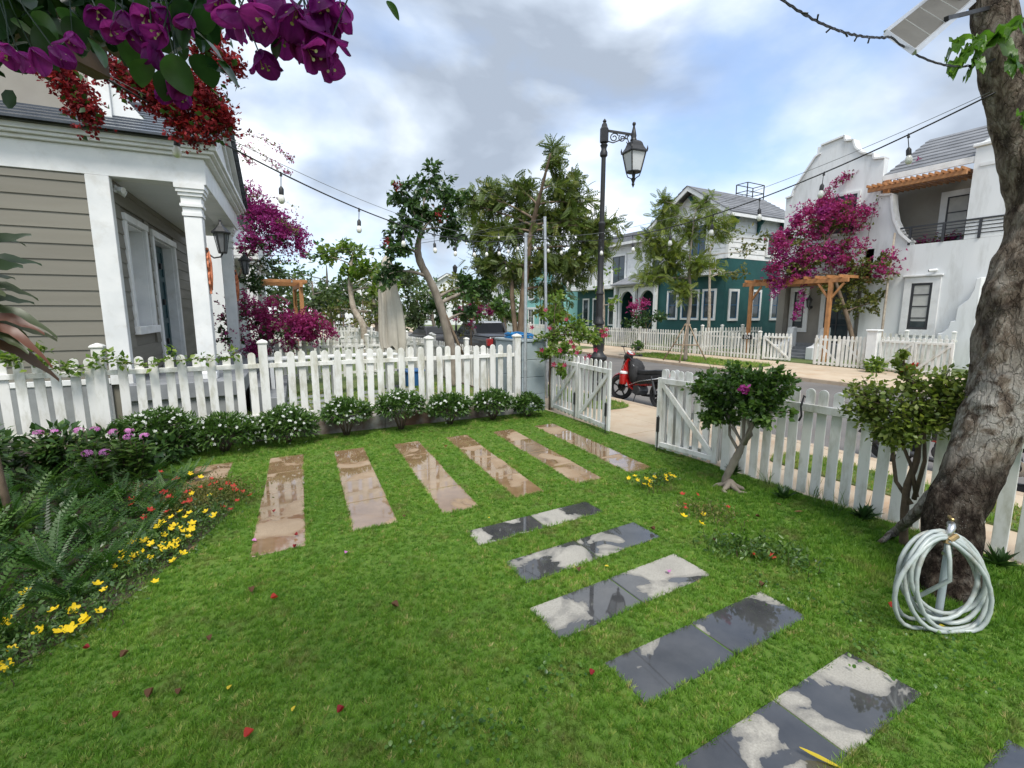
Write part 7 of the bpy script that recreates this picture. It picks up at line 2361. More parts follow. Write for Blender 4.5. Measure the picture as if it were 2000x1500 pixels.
for i, (lab, pts, m_) in enumerate((('bright pink spray standing above the big bougainvillea across the road', [(22.411, 12.450, 6.794), (22.743, 12.255, 7.394), (23.264, 11.949, 7.966), (23.788, 11.569, 8.114)], 'bougie_pink'),
                               ('magenta tail hanging from the pergola between its posts across the road', [(21.249, 12.239, 3.207), (21.171, 12.088, 2.761), (20.881, 12.057, 2.319), (20.755, 12.058, 1.925)], 'bougie'),
                               ('magenta tail hanging at the left post of the pergola across the road', [(21.087, 12.853, 3.567), (20.671, 13.044, 3.341), (20.538, 13.040, 2.890)], 'bougie'),
                               ('flowering spray trained along the balcony railing across the road', [(24.179, 10.214, 4.894), (24.667, 9.608, 4.958), (25.034, 9.061, 4.977), (25.446, 8.419, 5.265), (26.192, 7.636, 5.798)], 'bougie_pink'),
                               ('green spray hanging below the balcony railing across the road', [(23.623, 10.212, 4.440), (24.329, 9.614, 4.585), (24.931, 8.817, 4.576), (25.637, 8.114, 4.781), (25.982, 7.672, 4.672)], 'bougie_pink'),
                               ('leafy spray round the balcony window across the road', [(26.398, 9.850, 4.559), (26.712, 9.949, 6.123), (27.532, 9.487, 7.413), (27.609, 9.133, 6.286)], 'bougie_pink'),
                               ('thin diagonal spray rising to the timber awning across the road', [(22.986, 10.683, 4.452), (23.404, 10.703, 6.568), (24.069, 10.195, 7.758), (24.717, 9.795, 8.187)], 'bougie_pink'),
                               ('pale dry spray hanging from the right window across the road', [(24.195, 8.633, 2.508), (24.369, 8.368, 2.202), (24.536, 8.100, 1.858)], 'bougie_pink'))):
    climber(lab, pts, [60, 50, 40, 170, 260, 130, 70, 40][i], .11, 'leaf_olive' if i else 'leaf_mid', 'bougainvillea_spray', [.10, .08, .10, .13, .16, .18, .08, .05][i], .010, (BR, .08, [170, 90, 90, 190, 30, 25, 45, 2][i], m_), 'bougainvillea')
wp_ = thing('leaning_pole', 'bare grey wooden pole leaning in front of the gabled house across the road', 'pole', (22.651, 9.621, 1.270))
q0 = np.array((22.651, 9.621, 1.270))
part('wood', MB().tube([(0, 0, -1.0), (0, 0, 0), tuple(np.array((22.990, 9.758, 3.137)) - q0), tuple(np.array((23.305, 9.844, 5.298)) - q0)], [.05, .05, .045, .04], 7), 'palebark', wp_, smooth=True)

bb_ = (20.605, 20.725, 0.746)
bougainvillea('round pink flowering bush before the arched porch across the road', (bb_[0], bb_[1], 0), [(bb_[0], bb_[1], 0), (bb_[0], bb_[1], .5), (bb_[0], bb_[1], 1.0)],
     [((20.683, 20.865, 1.799), (1.1, 1.0, .6)), ((20.075, 21.150, 1.498), (.8, .8, .5)), ((21.173, 20.620, 1.950), (.8, .8, .5))], 300, .16, [((20.663, 20.955, 2.250), (1.0, .8, .4), 12, (-.3, 0, .8))], 16, .09, 'bougie_pink', 'leaf_dark', .14)
bb_ = (6.784, 15.199, 1.391)
bougainvillea('thin pink flowering bush in front of the pickup', (bb_[0], bb_[1], 0), [(bb_[0], bb_[1], 0), (bb_[0], bb_[1], .6), (bb_[0], bb_[1], 1.4)],
     [((6.575, 15.376, 1.745), (.45, .4, .5), .6), ((7.065, 15.151, 2.011), (.5, .4, .4), .6)], 130, .09, [((6.588, 15.400, 1.923), (.4, .3, .45), 9, (0, 0, .4)), ((7.153, 15.124, 2.135), (.4, .3, .15), 8, (0, 0, .4))], 18, .06, 'bougie_pink', 'leaf_olive', .08)

# bushes and young plants in the yards across the road
for i, (x, y, h) in enumerate(((18.9, 19.6, .5), (19.3, 8.3, .5), (21.6, 19.5, 1.0), (21.2, 22.5, .9), (21.3, 27.5, 1.3), (21.0, 31.0, 1.2), (24.8, 5.8, .9))):
    t_ = thing('low_shrub', ['low green tuft at the foot of the far picket fence', 'pale weedy plant before the rightmost far gate leaves', 'green shrub in the yard of the dark green house', 'second green shrub in the yard of the dark green house', 'shrub before the arched porch across the road', 'hedge shrub at the left end of the green house', 'dry yellowish shrub beside the gabled house at the old tree'][i], 'shrub', (x, y, 0), 0, 'shrubs across the road')
    n = 260
    P, d = ell(n, (x, y, h * .5), (h * .6, h * .6, h * .5), .5)
    part('stems', MB().tube([(0, 0, 0), (.02, 0, h * .4), (0, .03, h * .8)], .02, 5), 'twig', t_)
    scatter('foliage', OV, P, d + rng.normal(size=(n, 3)) * .6, rdir(n, 1), .15, ['leaf_mid', 'leaf_lime', 'leaf_mid', 'leaf_mid', 'leaf_dark', 'leaf_lime', 'leaf_olive'][i], t_, None, (x, y, 0))

# ------------------------------------------------------------------ maroon flowered vine on the gate
av = (5.62, 8.42, 0)
vine = tree('flowering_vine', 'vine with maroon trumpet flowers spilling over the closed gate', 'vine', av,
     [av, (5.60, 8.40, .7), (5.58, 8.36, 1.3), (5.55, 8.2, 1.7)], [.04, .035, .03, .02],
     [((5.704, 8.385, 1.993), (.36, .36, .30)), ((5.961, 8.090, 1.781), (.40, .36, .28)), ((5.466, 8.213, 1.573), (.33, .3, .26)), ((5.651, 7.827, 1.275), (.36, .3, .22)), ((6.063, 7.785, 1.683), (.30, .3, .22), .9), ((6.221, 7.564, 1.584), (.18, .2, .18), .6), ((5.837, 8.492, 2.371), (.22, .22, .2), .5), ((5.232, 8.041, 1.172), (.2, .2, .2), .6), ((5.316, 7.609, 0.951), (.14, .14, .16), .5)],
     t_leaf(.28), .10, 230, 'leaf_lime', 'twig', limb=.4, jitter=.2, twigs=10)
tr_m = MB()
tv, tf = t_flower(5, .35, .5)
tr_m.add([(x * .052, y * .052, z * .052 + .02) for x, y, z in tv], tf)
tr_m.lathe([(.006, -.05), (.012, -.01), (.02, .018)], 7)
tm_ = val_attr(tr_m.mesh('flower', 'maroonpetal'), .6)
rr_ = random.Random(5)
for p in ((5.312, 8.163, 2.131), (5.293, 7.994, 1.763), (5.673, 7.931, 1.945), (5.083, 7.926, 1.363), (5.336, 7.667, 1.350), (5.512, 7.469, 1.438), (5.573, 7.413, 1.309), (5.901, 7.243, 1.378), (5.762, 7.301, 1.270), (5.680, 7.338, 1.220), (6.092, 7.299, 1.640), (6.162, 7.279, 1.750), (5.229, 7.335, 1.094), (5.090, 7.529, 1.103), (6.147, 7.401, 1.736), (6.154, 7.266, 1.650), (5.484, 7.500, 1.527), (5.103, 8.335, 1.787)):
    o = obj('flower', tm_, vine, tuple(np.array(p) - np.array(av)))
    o.rotation_euler = Vector((-.5 + rr_.uniform(-.5, .3), -.7 + rr_.uniform(-.3, .3), .25 + rr_.uniform(-.4, .5))).to_track_quat('Z', 'Y').to_euler()
part('bare_stems', MB().tube([(-.02, -.05, 0), (-.05, -.08, .5), (0, -.05, 1.0), (.0, 0, 1.6)], .016, 6).tube([(.05, -.03, 0), (.02, -.09, .6), (.05, -.05, 1.5)], .012, 6), 'palebark', vine, smooth=True)

# ------------------------------------------------------------------ standard bougainvillea by the right fence
tb = (4.90, 3.46, 0)
S = [((4.880, 3.380, 1.183), (.40, .40, .24)), ((4.880, 3.701, 1.091), (.26, .28, .22)), ((4.880, 3.066, 1.247), (.26, .28, .22)), ((4.880, 3.383, 1.378), (.36, .36, .17)), ((4.800, 3.624, 0.893), (.2, .22, .16), .7), ((4.850, 3.028, 1.031), (.22, .22, .15), .7), ((4.900, 3.873, 1.223), (.2, .2, .17), .7), ((4.900, 2.975, 1.370), (.17, .2, .15), .6)]
std = tree('standard_bougainvillea', 'mop headed bougainvillea on a short twisted trunk before the right fence', 'bougainvillea', tb,
     [tb, (4.900, 3.524, 0.079), (4.900, 3.433, 0.330), (4.900, 3.365, 0.492), (4.900, 3.333, 0.587)], [.05, .042, .046, .042, .026],
     S, LEAFB, .060, 900, 'leaf_mid', 'greybark', limb=.55, jitter=.20, twigs=16, twig_r=.004)
sm = MB()
b_ = np.array(tb)
for q in (((4.900, 3.357, 0.476), (4.920, 3.521, 0.651), (4.900, 3.530, 0.962), (4.880, 3.598, 1.138)), ((4.900, 3.301, 0.595), (4.860, 3.200, 0.851), (4.860, 3.219, 1.081), (4.860, 3.111, 1.242)), ((4.900, 3.332, 0.575), (4.950, 3.262, 0.707), (4.950, 3.368, 0.987), (4.950, 3.452, 1.215))):
    sm.tube([tuple(np.array(p) - b_) for p in q], [.022, .017, .014, .009], 7)
for a in (0.3, 1.9, 3.3, 4.6, 5.6):
    sm.tube([(0, 0, .10), (.06 * math.cos(a), .06 * math.sin(a), .05), (.15 * math.cos(a), .15 * math.sin(a), .015), (.2 * math.cos(a + .5), .2 * math.sin(a + .5), .0)], [.04, .032, .024, .012], 7)
part('stems', sm, 'greybark', std, smooth=True)
bloom(std, tb, [(4.450, 3.057, 1.311)], 14, .04, 'bougie', .02, 'flower_cluster')

# open shrub between the right fence and the old tree
sb = (5.05, 1.78, 0)
S = [((5.050, 2.109, 1.279), (.26, .28, .17)), ((5.100, 2.269, 1.172), (.16, .18, .10), .5), ((5.000, 1.936, 1.701), (.08, .08, .10), .25), ((5.000, 1.490, 1.366), (.2, .2, .2)), ((5.000, 1.844, 1.350), (.28, .28, .2)), ((5.000, 1.638, 1.384), (.24, .24, .2)), ((5.000, 1.926, 1.057), (.22, .22, .15)), ((4.950, 1.662, 1.144), (.24, .22, .17)), ((5.100, 2.241, 1.327), (.16, .18, .12), .6), ((5.000, 1.865, 1.550), (.14, .14, .12), .5), ((5.000, 1.591, 1.562), (.14, .14, .13), .6), ((5.000, 2.018, 0.989), (.12, .12, .1), .5), ((5.050, 2.158, 1.148), (.14, .14, .12), .6)]
shr2 = tree('open_shrub', 'open bougainvillea shrub with thin dark stems left of the old tree', 'shrub', sb,
     [sb, (5.000, 1.795, 0.526), (5.000, 1.752, 0.821), (5.000, 1.758, 1.049)], [.035, .03, .026, .018], S, LEAFB, .050, 460, 'leaf_sap', 'twig', limb=.4, jitter=.34, twigs=16, twig_r=.004)
sm = MB()
b_ = np.array(sb)
for q in (((5.000, 1.747, 0.424), (5.020, 1.886, 0.588), (5.020, 1.950, 0.907), (5.020, 2.001, 1.134)), ((5.000, 1.719, 0.505), (4.980, 1.776, 0.771), (4.980, 1.895, 1.020), (5.000, 1.945, 1.241)), ((5.000, 1.734, 0.476), (4.980, 1.689, 0.842), (4.960, 1.714, 1.109), (4.960, 1.669, 1.339))):
    sm.tube([tuple(np.array(p) - b_) for p in q], [.02, .016, .013, .009], 6)
part('stems', sm, 'twig', shr2, smooth=True)
bloom(shr2, sb, [(5.000, 1.856, 1.641), (5.000, 1.927, 1.611)], 5, .03, 'redpetal', .02, 'flower_cluster')

# small agaves at the foot of the right fence
for i, p in enumerate(((5.168, 2.962, 0.000), (5.354, 2.248, 0.000), (5.435, 3.797, 0.000), (5.347, 1.237, 0.000))):
    t_ = thing('agave', ['dark spiky agave at the foot of the right fence behind the standard bougainvillea', 'dark spiky agave at the foot of the right fence left of the open shrub', 'small dark agave beside the twisted trunk', 'dark spiky plant at the foot of the fence right of the coiled hose'][i], 'agave', (p[0], p[1], 0), 0, 'agaves along the right fence')
    n = 26
    a = rng.random(n) * 2 * PI
    el = rng.uniform(.35, 1.25, n)
    D = np.stack([np.cos(a) * np.cos(el), np.sin(a) * np.cos(el), np.sin(el)], 1)
    scatter('leaves', ([(0.09, 0, 0), (.14, .45, .06), (0, 1, 0), (-.14, .45, .06), (-.09, 0, 0), (0, .4, -.05)], [(0, 1, 5), (1, 2, 5), (5, 2, 3), (4, 5, 3), (0, 5, 4)]), np.tile([[p[0], p[1], .01]], (n, 1)), D, np.tile([[0, 0, 1.0]], (n, 1)), .17 * (.7 + .5 * rng.random(n)), 'leaf_dark', t_, np.full(n, .12) + .2 * rng.random(n), (p[0], p[1], 0))
# long grass tufts along that fence
for i, p in enumerate(((5.300, 2.644, 0.000), (5.351, 2.464, 0.000), (5.474, 2.793, 0.000), (5.396, 3.291, 0.000), (5.492, 2.241, 0.000))):
    t_ = thing('grass_tuft', 'tuft of long arching grass at the foot of the right fence', 'grass tuft', (p[0], p[1], 0), 0, 'grass tufts along the right fence')
    n = 16
    a = rng.random(n) * 2 * PI
    D = np.stack([np.cos(a) * .5, np.sin(a) * .5, np.full(n, 1.0)], 1)
    scatter('blades', ([(-.014, 0, 0), (.014, 0, 0), (.012, .5, 0), (0, 1, -.25), (-.012, .5, 0)], [(0, 1, 2, 4), (4, 2, 3)]), np.tile([[p[0], p[1], 0]], (n, 1)) + rng.normal(size=(n, 3)) * [.03, .03, 0], D, np.tile([[0, 0, 1.0]], (n, 1)), .24 * (.6 + .7 * rng.random(n)), 'leaf_mid', t_, None, (p[0], p[1], 0))


# ------------------------------------------------------------------ the old tree at the right border
def old_tree():
    way = [((4.542, 1.280, -0.137), .215), ((4.549, 1.305, 0.166), .185), ((4.603, 1.347, 0.576), .182), ((4.677, 1.335, 0.742), .182), ((4.772, 1.306, 1.011), .184), ((4.904, 1.276, 1.325), .215), ((4.996, 1.256, 1.572), .235), ((5.074, 1.273, 1.986), .242), ((5.117, 1.289, 2.214), .24),
           ((5.157, 1.288, 2.404), .23), ((5.224, 1.273, 2.593), .217), ((5.243, 1.283, 2.781), .205), ((5.261, 1.299, 2.932), .193), ((5.171, 1.371, 3.191), .177), ((5.128, 1.435, 3.416), .161), ((5.029, 1.536, 3.820), .145), ((4.962, 1.613, 4.182), .132), ((4.934, 1.661, 4.436), .122), ((4.877, 1.744, 4.930), .11), ((4.830, 1.853, 5.534), .10)]
    base = np.array([way[0][0][0], way[0][0][1], -0.02])
    t_ = thing('old_tree', 'old leaning tree trunk with rough grey bark and a dark foot at the right border', 'tree', tuple(base))
    P = [np.array([way[0][0][0], way[0][0][1], -.05])] + [np.array(w[0]) for w in way[1:]]
    Rr = [w[1] for w in way]
    pts, rad = [], []
    for i in range(len(P) - 1):
        p0, p1, p2, p3 = P[max(i - 1, 0)], P[i], P[i + 1], P[min(i + 2, len(P) - 1)]
        for t in np.linspace(0, 1, 12, endpoint=False):
            pts.append(.5 * ((2 * p1) + (-p0 + p2) * t + (2 * p0 - 5 * p1 + 4 * p2 - p3) * t * t + (-p0 + 3 * p1 - 3 * p2 + p3) * t ** 3))
            s = t * t * (3 - 2 * t)
            rad.append(Rr[i] * (1 - s) + Rr[i + 1] * s)
    mb = MB()
    n = 72
    mb.tube([p - base for p in pts], rad, n)
    V = np.array(mb.v)
    ax = np.repeat(np.array(pts) - base, n, axis=0)
    d = V - ax
    col = np.zeros((len(V), 4), np.float32)
    for i in range(len(V)):
        v = V[i]
        rr = np.linalg.norm(d[i])
        h = v[2]
        k = 1 + .10 * mnoise.noise((v[0] * 3.2, v[1] * 3.2, v[2] * 1.8)) + .085 * mnoise.noise((v[0] * 9, v[1] * 9, v[2] * 6)) + .04 * mnoise.noise((v[0] * 26, v[1] * 26, v[2] * 15))
        rg = abs(mnoise.noise((v[0] * 6 + 3, v[1] * 6, v[2] * 2.2 + 1)))
        k -= .07 * (1 - min(1, rg * 5)) * (1 if h < 2.3 else .4)
        if h < .35:
            k += .25 * (1 - h / .35) ** 2 * (.5 + .5 * math.sin(5 * math.atan2(d[i][1], d[i][0])))
        V[i] = ax[i] + d[i] * k
        nn = mnoise.noise((v[0] * 2.2, v[1] * 2.2, v[2] * 1.4))
        pale = math.exp(-((h - 1.42 - .15 * nn) / .33) ** 2)
        dark = 1 / (1 + math.exp((h - 1.02 - .30 * nn) / .05))
        brown = 0
        col[i] = (min(1, .95 * pale + .10), dark, brown, 1)
    mb.v = [tuple(v) for v in V]
    me_ = mb.mesh('trunk', 'oldbark', smooth=True)
    at = me_.attributes.new('bark', 'FLOAT_COLOR', 'POINT')
    at.data.foreach_set('color', col.reshape(-1))
    obj('trunk', me_, t_)
    # gnarled surface roots towards the lawn
    for way2, r2 in ((((4.693, 1.461, 0.721), (4.720, 1.566, 0.549), (4.780, 1.673, 0.359), (5.179, 1.903, 0.050), (4.884, 1.906, 0.020)), (.05, .045, .04, .034, .016)),):
        q, rr2 = [], []
        for i in range(len(way2) - 1):
            for t in np.linspace(0, 1, 8, endpoint=False):
                q.append(np.array(way2[i]) * (1 - t) + np.array(way2[i + 1]) * t + rng.normal(size=3) * .002)
                rr2.append((r2[i] * (1 - t) + r2[i + 1] * t) * (1 + .03 * math.sin(i * 5 + t * 6)))
        rt_ = MB().tube([tuple(x - base) for x in q], rr2, 14)
        rt_.v = [tuple(Vector(v) * 1 + Vector((mnoise.noise(Vector(v) * 9), mnoise.noise(Vector(v) * 9 + Vector((7, 0, 0))), mnoise.noise(Vector(v) * 9 + Vector((0, 9, 0))))) * .022) for v in rt_.v]
        ro = part('root', rt_, 'oldbark', t_, smooth=True)
        at = ro.data.attributes.new('bark', 'FLOAT_COLOR', 'POINT')
        at.data.foreach_set('color', np.tile(np.array([.75, .12, 0, 1], np.float32), len(ro.data.vertices)))
    # leaves high in the crown out of the picture are what the wet slab mirrors
    cr = np.array(pts[-1])
    lb = MB()
    LP, LD = [], []
    for k in range(16):
        a = k * 2.4
        rr = .9 + .9 * random.random()
        e = cr + np.array([math.cos(a) * rr, math.sin(a) * rr, .4 + 1.3 * random.random()])
        s = np.array(pts[-1 - (k % 5) * 4])
        lb.tube([tuple(s - base), tuple((s + e) / 2 - base + np.array([0, 0, .15])), tuple(e - base)], [.05, .035, .02], 6)
        m = 34
        dd = nz(rng.normal(size=(m, 3)) + np.array([0, 0, .1]))
        LP.append(e + dd * .10 * rng.random((m, 1)))
        LD.append(dd)
    part('limbs', lb, 'greybark', t_, smooth=True)
    LP, LD = np.concatenate(LP), np.concatenate(LD)
    scatter('crown', t_leaf(.17, .03, .15), LP, LD, rdir(len(LP), 1.5), .30 * (.7 + .5 * rng.random(len(LP))), 'leaf_mid', t_, None, tuple(base))
    return t_


old_tree()


# leaves of the plants growing on the trunk
def blade_leaf(parent, base, d, ln, w, droop, val, mat='leaf_lime', up=(0, 0, 1), wave=.02):
    mb = MB()
    d = Vector(d).normalized()
    side = d.cross(Vector(up)).normalized()
    nn = 10
    for k in range(nn + 1):
        t = k / nn
        p = Vector(base) + d * ln * t + Vector((0, 0, -droop * ln * t * t))
        ww = w * math.sin(PI * min(1, t * .9 + .08)) ** .8
        for s in (-1, -.5, 0, .5, 1):
            mb.v.append(tuple(p + side * ww * s + Vector((0, 0, .25 * w * abs(s) + wave * math.sin(k * 1.3 + s * 2)))))
    for k in range(nn):
        for s in range(4):
            mb.f.append((k * 5 + s, k * 5 + s + 1, k * 5 + s + 6, k * 5 + s + 5))
    obj('leaf', val_attr(mb.mesh('leaf', mat, smooth=True), val), parent)


ep = np.array((4.810, 1.543, 4.026))
epi = thing('staghorn_fern', 'lobed green plant growing on the old trunk under the solar panel', 'plant', tuple(ep))
for (u, ln, w, dr) in (((4.170, 1.676, 3.751), .52, .05, .1), ((4.286, 1.633, 3.871), .40, .055, .1), ((4.275, 1.568, 3.792), .36, .05, .3), ((4.319, 1.686, 3.951), .45, .04, .0), ((4.386, 1.599, 3.991), .30, .05, .1), ((4.696, 1.406, 3.871), .25, .05, .4), ((4.654, 1.405, 4.063), .25, .06, .2)):
    blade_leaf(epi, (0, 0, 0), np.array(u) - ep, ln, w, dr, random.uniform(.3, .8), 'leaf_fresh')
    tipv = Vector(np.array(u) - ep).normalized() * ln * .8 + Vector((0, 0, -dr * ln * .6))
    for k in range(3):
        blade_leaf(epi, tipv, tuple(Vector(np.array(u) - ep).normalized() * .5 + Vector((random.uniform(-.5, .5), random.uniform(-.5, .5), -.7))), .13, .035, .2, random.uniform(.3, .9), 'leaf_fresh')
ep2 = np.array((4.874, 1.288, 3.427))
epi2 = thing('trunk_orchid', 'bright green strap leaved plant tied to the old trunk at the right border', 'plant', tuple(ep2))
for i, (u, ln, w) in enumerate((((4.194, 1.316, 3.416), .34, .05), ((4.267, 1.309, 3.277), .30, .03), ((4.277, 1.292, 3.212), .28, .025), ((4.285, 1.274, 3.132), .26, .028), ((4.231, 1.284, 3.352), .30, .035), ((4.286, 1.284, 3.527), .26, .04), ((4.295, 1.257, 3.067), .25, .02), ((4.242, 1.306, 3.317), .3, .02))):
    blade_leaf(epi2, (0, 0, 0), np.array(u) - ep2, ln, w, .05, .35 + .07 * (i % 6), 'leaf_fresh')

# ------------------------------------------------------------------ solar panel strapped to the trunk
c0, c1, c2 = np.array((3.745, 1.764, 3.896)), np.array((3.734, 1.585, 3.697)), np.array((4.590, 1.625, 4.257))
c3 = c2 + (c0 - c1)
sp_o = (c0 + c1 + c2 + c3) / 4
sol = thing('solar_panel', 'small solar panel seen from below, held out from the old tree', 'solar panel', tuple(sp_o))
e1, e2 = (c1 - c0), (c2 - c1)
nn_ = np.cross(e1, e2)
nn_ /= np.linalg.norm(nn_)
if nn_ @ (sp_o - np.array([0, 0, 2.1])) < 0:
    nn_ = -nn_
qd = [c0 - sp_o, c1 - sp_o, c2 - sp_o, c3 - sp_o]
def slabq(q, a, b):
    return MB().add([tuple(p + nn_ * a) for p in q] + [tuple(p + nn_ * b) for p in q], [(0, 1, 2, 3), (7, 6, 5, 4), (0, 4, 5, 1), (1, 5, 6, 2), (2, 6, 7, 3), (3, 7, 4, 0)])
part('back_sheet', slabq([p * .96 for p in qd], 0, .012), 'panelback', sol)
part('cells', slabq([p * .96 for p in qd], .0125, .016), 'glass', sol)
for a, b in ((0, 1), (1, 2), (2, 3), (3, 0)):
    part('frame', MB().bar(tuple(qd[a] * .985 + nn_ * .006), tuple(qd[b] * .985 + nn_ * .006), .022, .03), 'alu', sol)
for t in (.25, .5, .75):
    p, q = qd[0] + (qd[3] - qd[0]) * t, qd[1] + (qd[2] - qd[1]) * t
    part('seam', MB().bar(tuple(p * .95 - nn_ * .001), tuple(q * .95 - nn_ * .001), .006, .004), 'curtain', sol)
part('junction_box', MB().box(tuple((qd[2] + qd[3]) / 2 * .75 - nn_ * .02), (.07, .10, .03), .5), 'blackplastic', sol, bevel=.005)
arm_e = np.array((4.878, 1.632, 4.287)) - sp_o
part('arm', MB().bar(tuple((qd[1] + qd[2]) / 2 * .8 - nn_ * .02), tuple(arm_e), .025, .025), 'iron', sol)


# ------------------------------------------------------------------ cables and light strings
def catenary(a, b, sag, n=40):
    a, b = np.array(a, float), np.array(b, float)
    t = np.linspace(0, 1, n)[:, None]
    p = a * (1 - t) + b * t
    p[:, 2] -= sag * 4 * (t * (1 - t))[:, 0]
    return p


cord_m = MB().tube([(0, 0, 0), (.003, 0, -.05), (0, .002, -.13)], .004, 6)
cord_m.tube([(0, 0, .012), (0, 0, -.03)], [.006, .014], 8)
cord_m.lathe([(.016, -.205), (.023, -.20), (.023, -.15), (.018, -.14), (.008, -.125)], 12)
HOLD = cord_m.mesh('lamp_holder', 'cable', smooth=True, angle=45)
BULB = MB().lathe([(.004, -.292), (.018, -.288), (.029, -.272), (.033, -.252), (.030, -.232), (.022, -.215), (.017, -.204)], 14).mesh('bulb', 'bulb', smooth=True)


def lights(label, a, b, sag, ts, r=.006, scale=.82, wire=True, wsag=None):
    p = catenary(a, b, sag)
    o = p[0]
    t_ = thing('string_lights', label, 'string lights', tuple(o), 0, 'strings of festoon bulbs')
    part('cable', MB().tube([tuple(q - o) for q in p], r, 6), 'cable', t_, smooth=True)
    if wire:
        w = catenary(a, b, (sag * .78) if wsag is None else wsag)
        w[:, 2] += .02
        part('support_wire', MB().tube([tuple(q - o) for q in w], .0025, 4), 'wire', t_)
    for t in ts:
        f = t * (len(p) - 1)
        i = min(int(f), len(p) - 2)
        q = p[i] * (1 - (f - i)) + p[i + 1] * (f - i)
        h = obj('lamp_holder', HOLD, t_, tuple(q - o), (random.uniform(-.12, .12), random.uniform(-.12, .12), random.uniform(0, 6)), scale)
        obj('bulb', BULB, h)
    return t_


P1 = (4.99, 8.43, 3.62)
lights('string of bulbs from the pergola over the flowers to the shorter galvanised pole', (-0.643, 3.592, 3.413), P1, .42, (.06, .17, .30, .405, .50, .585, .66, .735, .80, .87, .94))
lights('string of bulbs from the shorter galvanised pole to the old tree at the right', P1, (4.909, 1.546, 3.694), .46, (.05, .115, .19, .27, .345, .45, .555, .65, .735, .83, .925))
lights('string of bulbs from the far porch column towards the parasol', hloc(1.3, 4.72, 3.62), (6.777, 10.530, 4.447), .25, (.08, .16, .26, .36, .46, .56, .66, .76, .86), .006)
lights('lower string of bulbs leaving the far porch column', hloc(1.3, 4.75, 3.60), (5.3, 21.0, 3.3), .3, (.1, .18, .28, .38, .5, .62, .75, .88), .006)
lights('string of bulbs between the two galvanised poles and the feathery tree', (6.24, 9.67, 4.25), (6.435, 13.963, 3.148), .2, (.2, .5, .8), .005)
lights('string of bulbs along the far porch wall beside the left bougainvillea', hloc(1.45, 10.0, 4.3), hloc(1.45, 15.0, 4.1), .2, (.1, .3, .5, .7, .9), .005, wire=False)
lights('string of bulbs strung low on the second picket fence', (0.0, 15.02, 1.25), (5.3, 14.85, 1.25), .06, (.1, .22, .34, .46, .58, .7, .82), .004, wire=False)

# twisted fairy light cable at the top right
p = catenary((2.264, 1.544, 3.566), (3.586, 1.658, 3.777), .06, 60)
p2 = catenary((3.586, 1.658, 3.777), (4.855, 1.556, 3.909), .10, 40)[1:]
p = np.concatenate([p, p2])
fo_ = p[0]
fl_ = thing('fairy_light_cable', 'twisted dark fairy light cable running to the old tree under the solar panel', 'cable', tuple(fo_))
for ph in (0, 2.1, 4.2):
    q = p.copy()
    k = np.arange(len(p))
    q[:, 0] += .004 * np.cos(k * .55 + ph) + .003 * np.sin(k * 1.3 + ph)
    q[:, 2] += .005 * np.sin(k * .55 + ph) + .002 * np.sin(k * 1.9)
    part('strand', MB().tube([tuple(x - fo_) for x in q], .0032, 5), 'cable', fl_, smooth=True)
for k in range(4, len(p), 7):
    d_ = Vector((random.uniform(-1, 1), random.uniform(-1, 1), random.uniform(-1, 1))).normalized() * .03
    part('tiny_bulb', MB().tube([tuple(p[k] - fo_), tuple(Vector(p[k] - fo_) + d_)], [.004, .005], 5), 'cable', fl_)

# ------------------------------------------------------------------ bollard tap with the coiled hose
bx, by = 4.12, 1.20
bol = thing('standpipe_tap', 'pale standpipe with a metal tap carrying the coiled hose', 'tap', (bx, by, 0))
pd = np.array([-.78, -.20, 0]) * .2
part('pipe', MB().tube([(pd[0], pd[1], 0), (pd[0], pd[1], .66)], .022, 10), 'blockpaint', bol, smooth=True, angle=40)
part('pipe_clamp', MB().tube([(pd[0], pd[1], .50), (pd[0], pd[1], .52)], .03, 10), 'chrome', bol)
tp = part('tap_body', MB().tube([(pd[0], pd[1], .66), (pd[0] - .01, pd[1], .72), (pd[0] - .06, pd[1] - .02, .72), (pd[0] - .10, pd[1] - .02, .66)], [.022, .024, .022, .018], 10), 'chrome', bol, smooth=True)
part('tap_handle', MB().box((pd[0] - .03, pd[1], .765), (.07, .018, .02), .6), 'brass', tp, bevel=.004)
part('spout_nut', MB().tube([(pd[0] - .10, pd[1] - .02, .66), (pd[0] - .115, pd[1] - .025, .62)], .023, 8), 'brass', tp)

hs = thing('coiled_hose', 'pale green garden hose coiled in loose loops over the standpipe', 'hose', (bx, by, 0))
rtv = Vector((.8746, -.4848, 0))
fwv = Vector((-.4848, -.8746, 0)) * .55 + Vector((-.79, -.23, 0)) * .45
pts = []
NL = 8
rr_ = random.Random(9)
for k in range(NL):
    wx = .285 + rr_.uniform(-.055, .05)
    hz = .33 + rr_.uniform(-.07, .085)
    ox = rr_.uniform(-.055, .055)
    top = .70 - .012 * abs(k - 4) + rr_.uniform(-.02, .015)
    tw = rr_.uniform(-.25, .25)
    for j in range(28):
        a = PI / 2 + 2 * PI * j / 28
        x = -.07 + ox + wx * math.cos(a) * (1 - .30 * max(0, math.sin(a)) ** 2) + tw * .2 * math.sin(a) - .05 * math.sin(a)
        z = top - hz + hz * math.sin(a)
        y = .20 + .012 * math.sin(9 * a + 2 * k) + .018 * (k - 4) + .05 * math.sin(a + k) * (1 - math.sin(a)) * .6
        if abs(z - top) < .1:
            y += -.05 * (1 - abs(z - top) / .1) * (1 if k > 3 else .4)
        z = max(z, .014)
        p_ = rtv * x + Vector((-.80, -.60, 0)).normalized() * y + Vector((0, 0, z))
        pts.append(np.array(p_))
pts = np.array(pts)
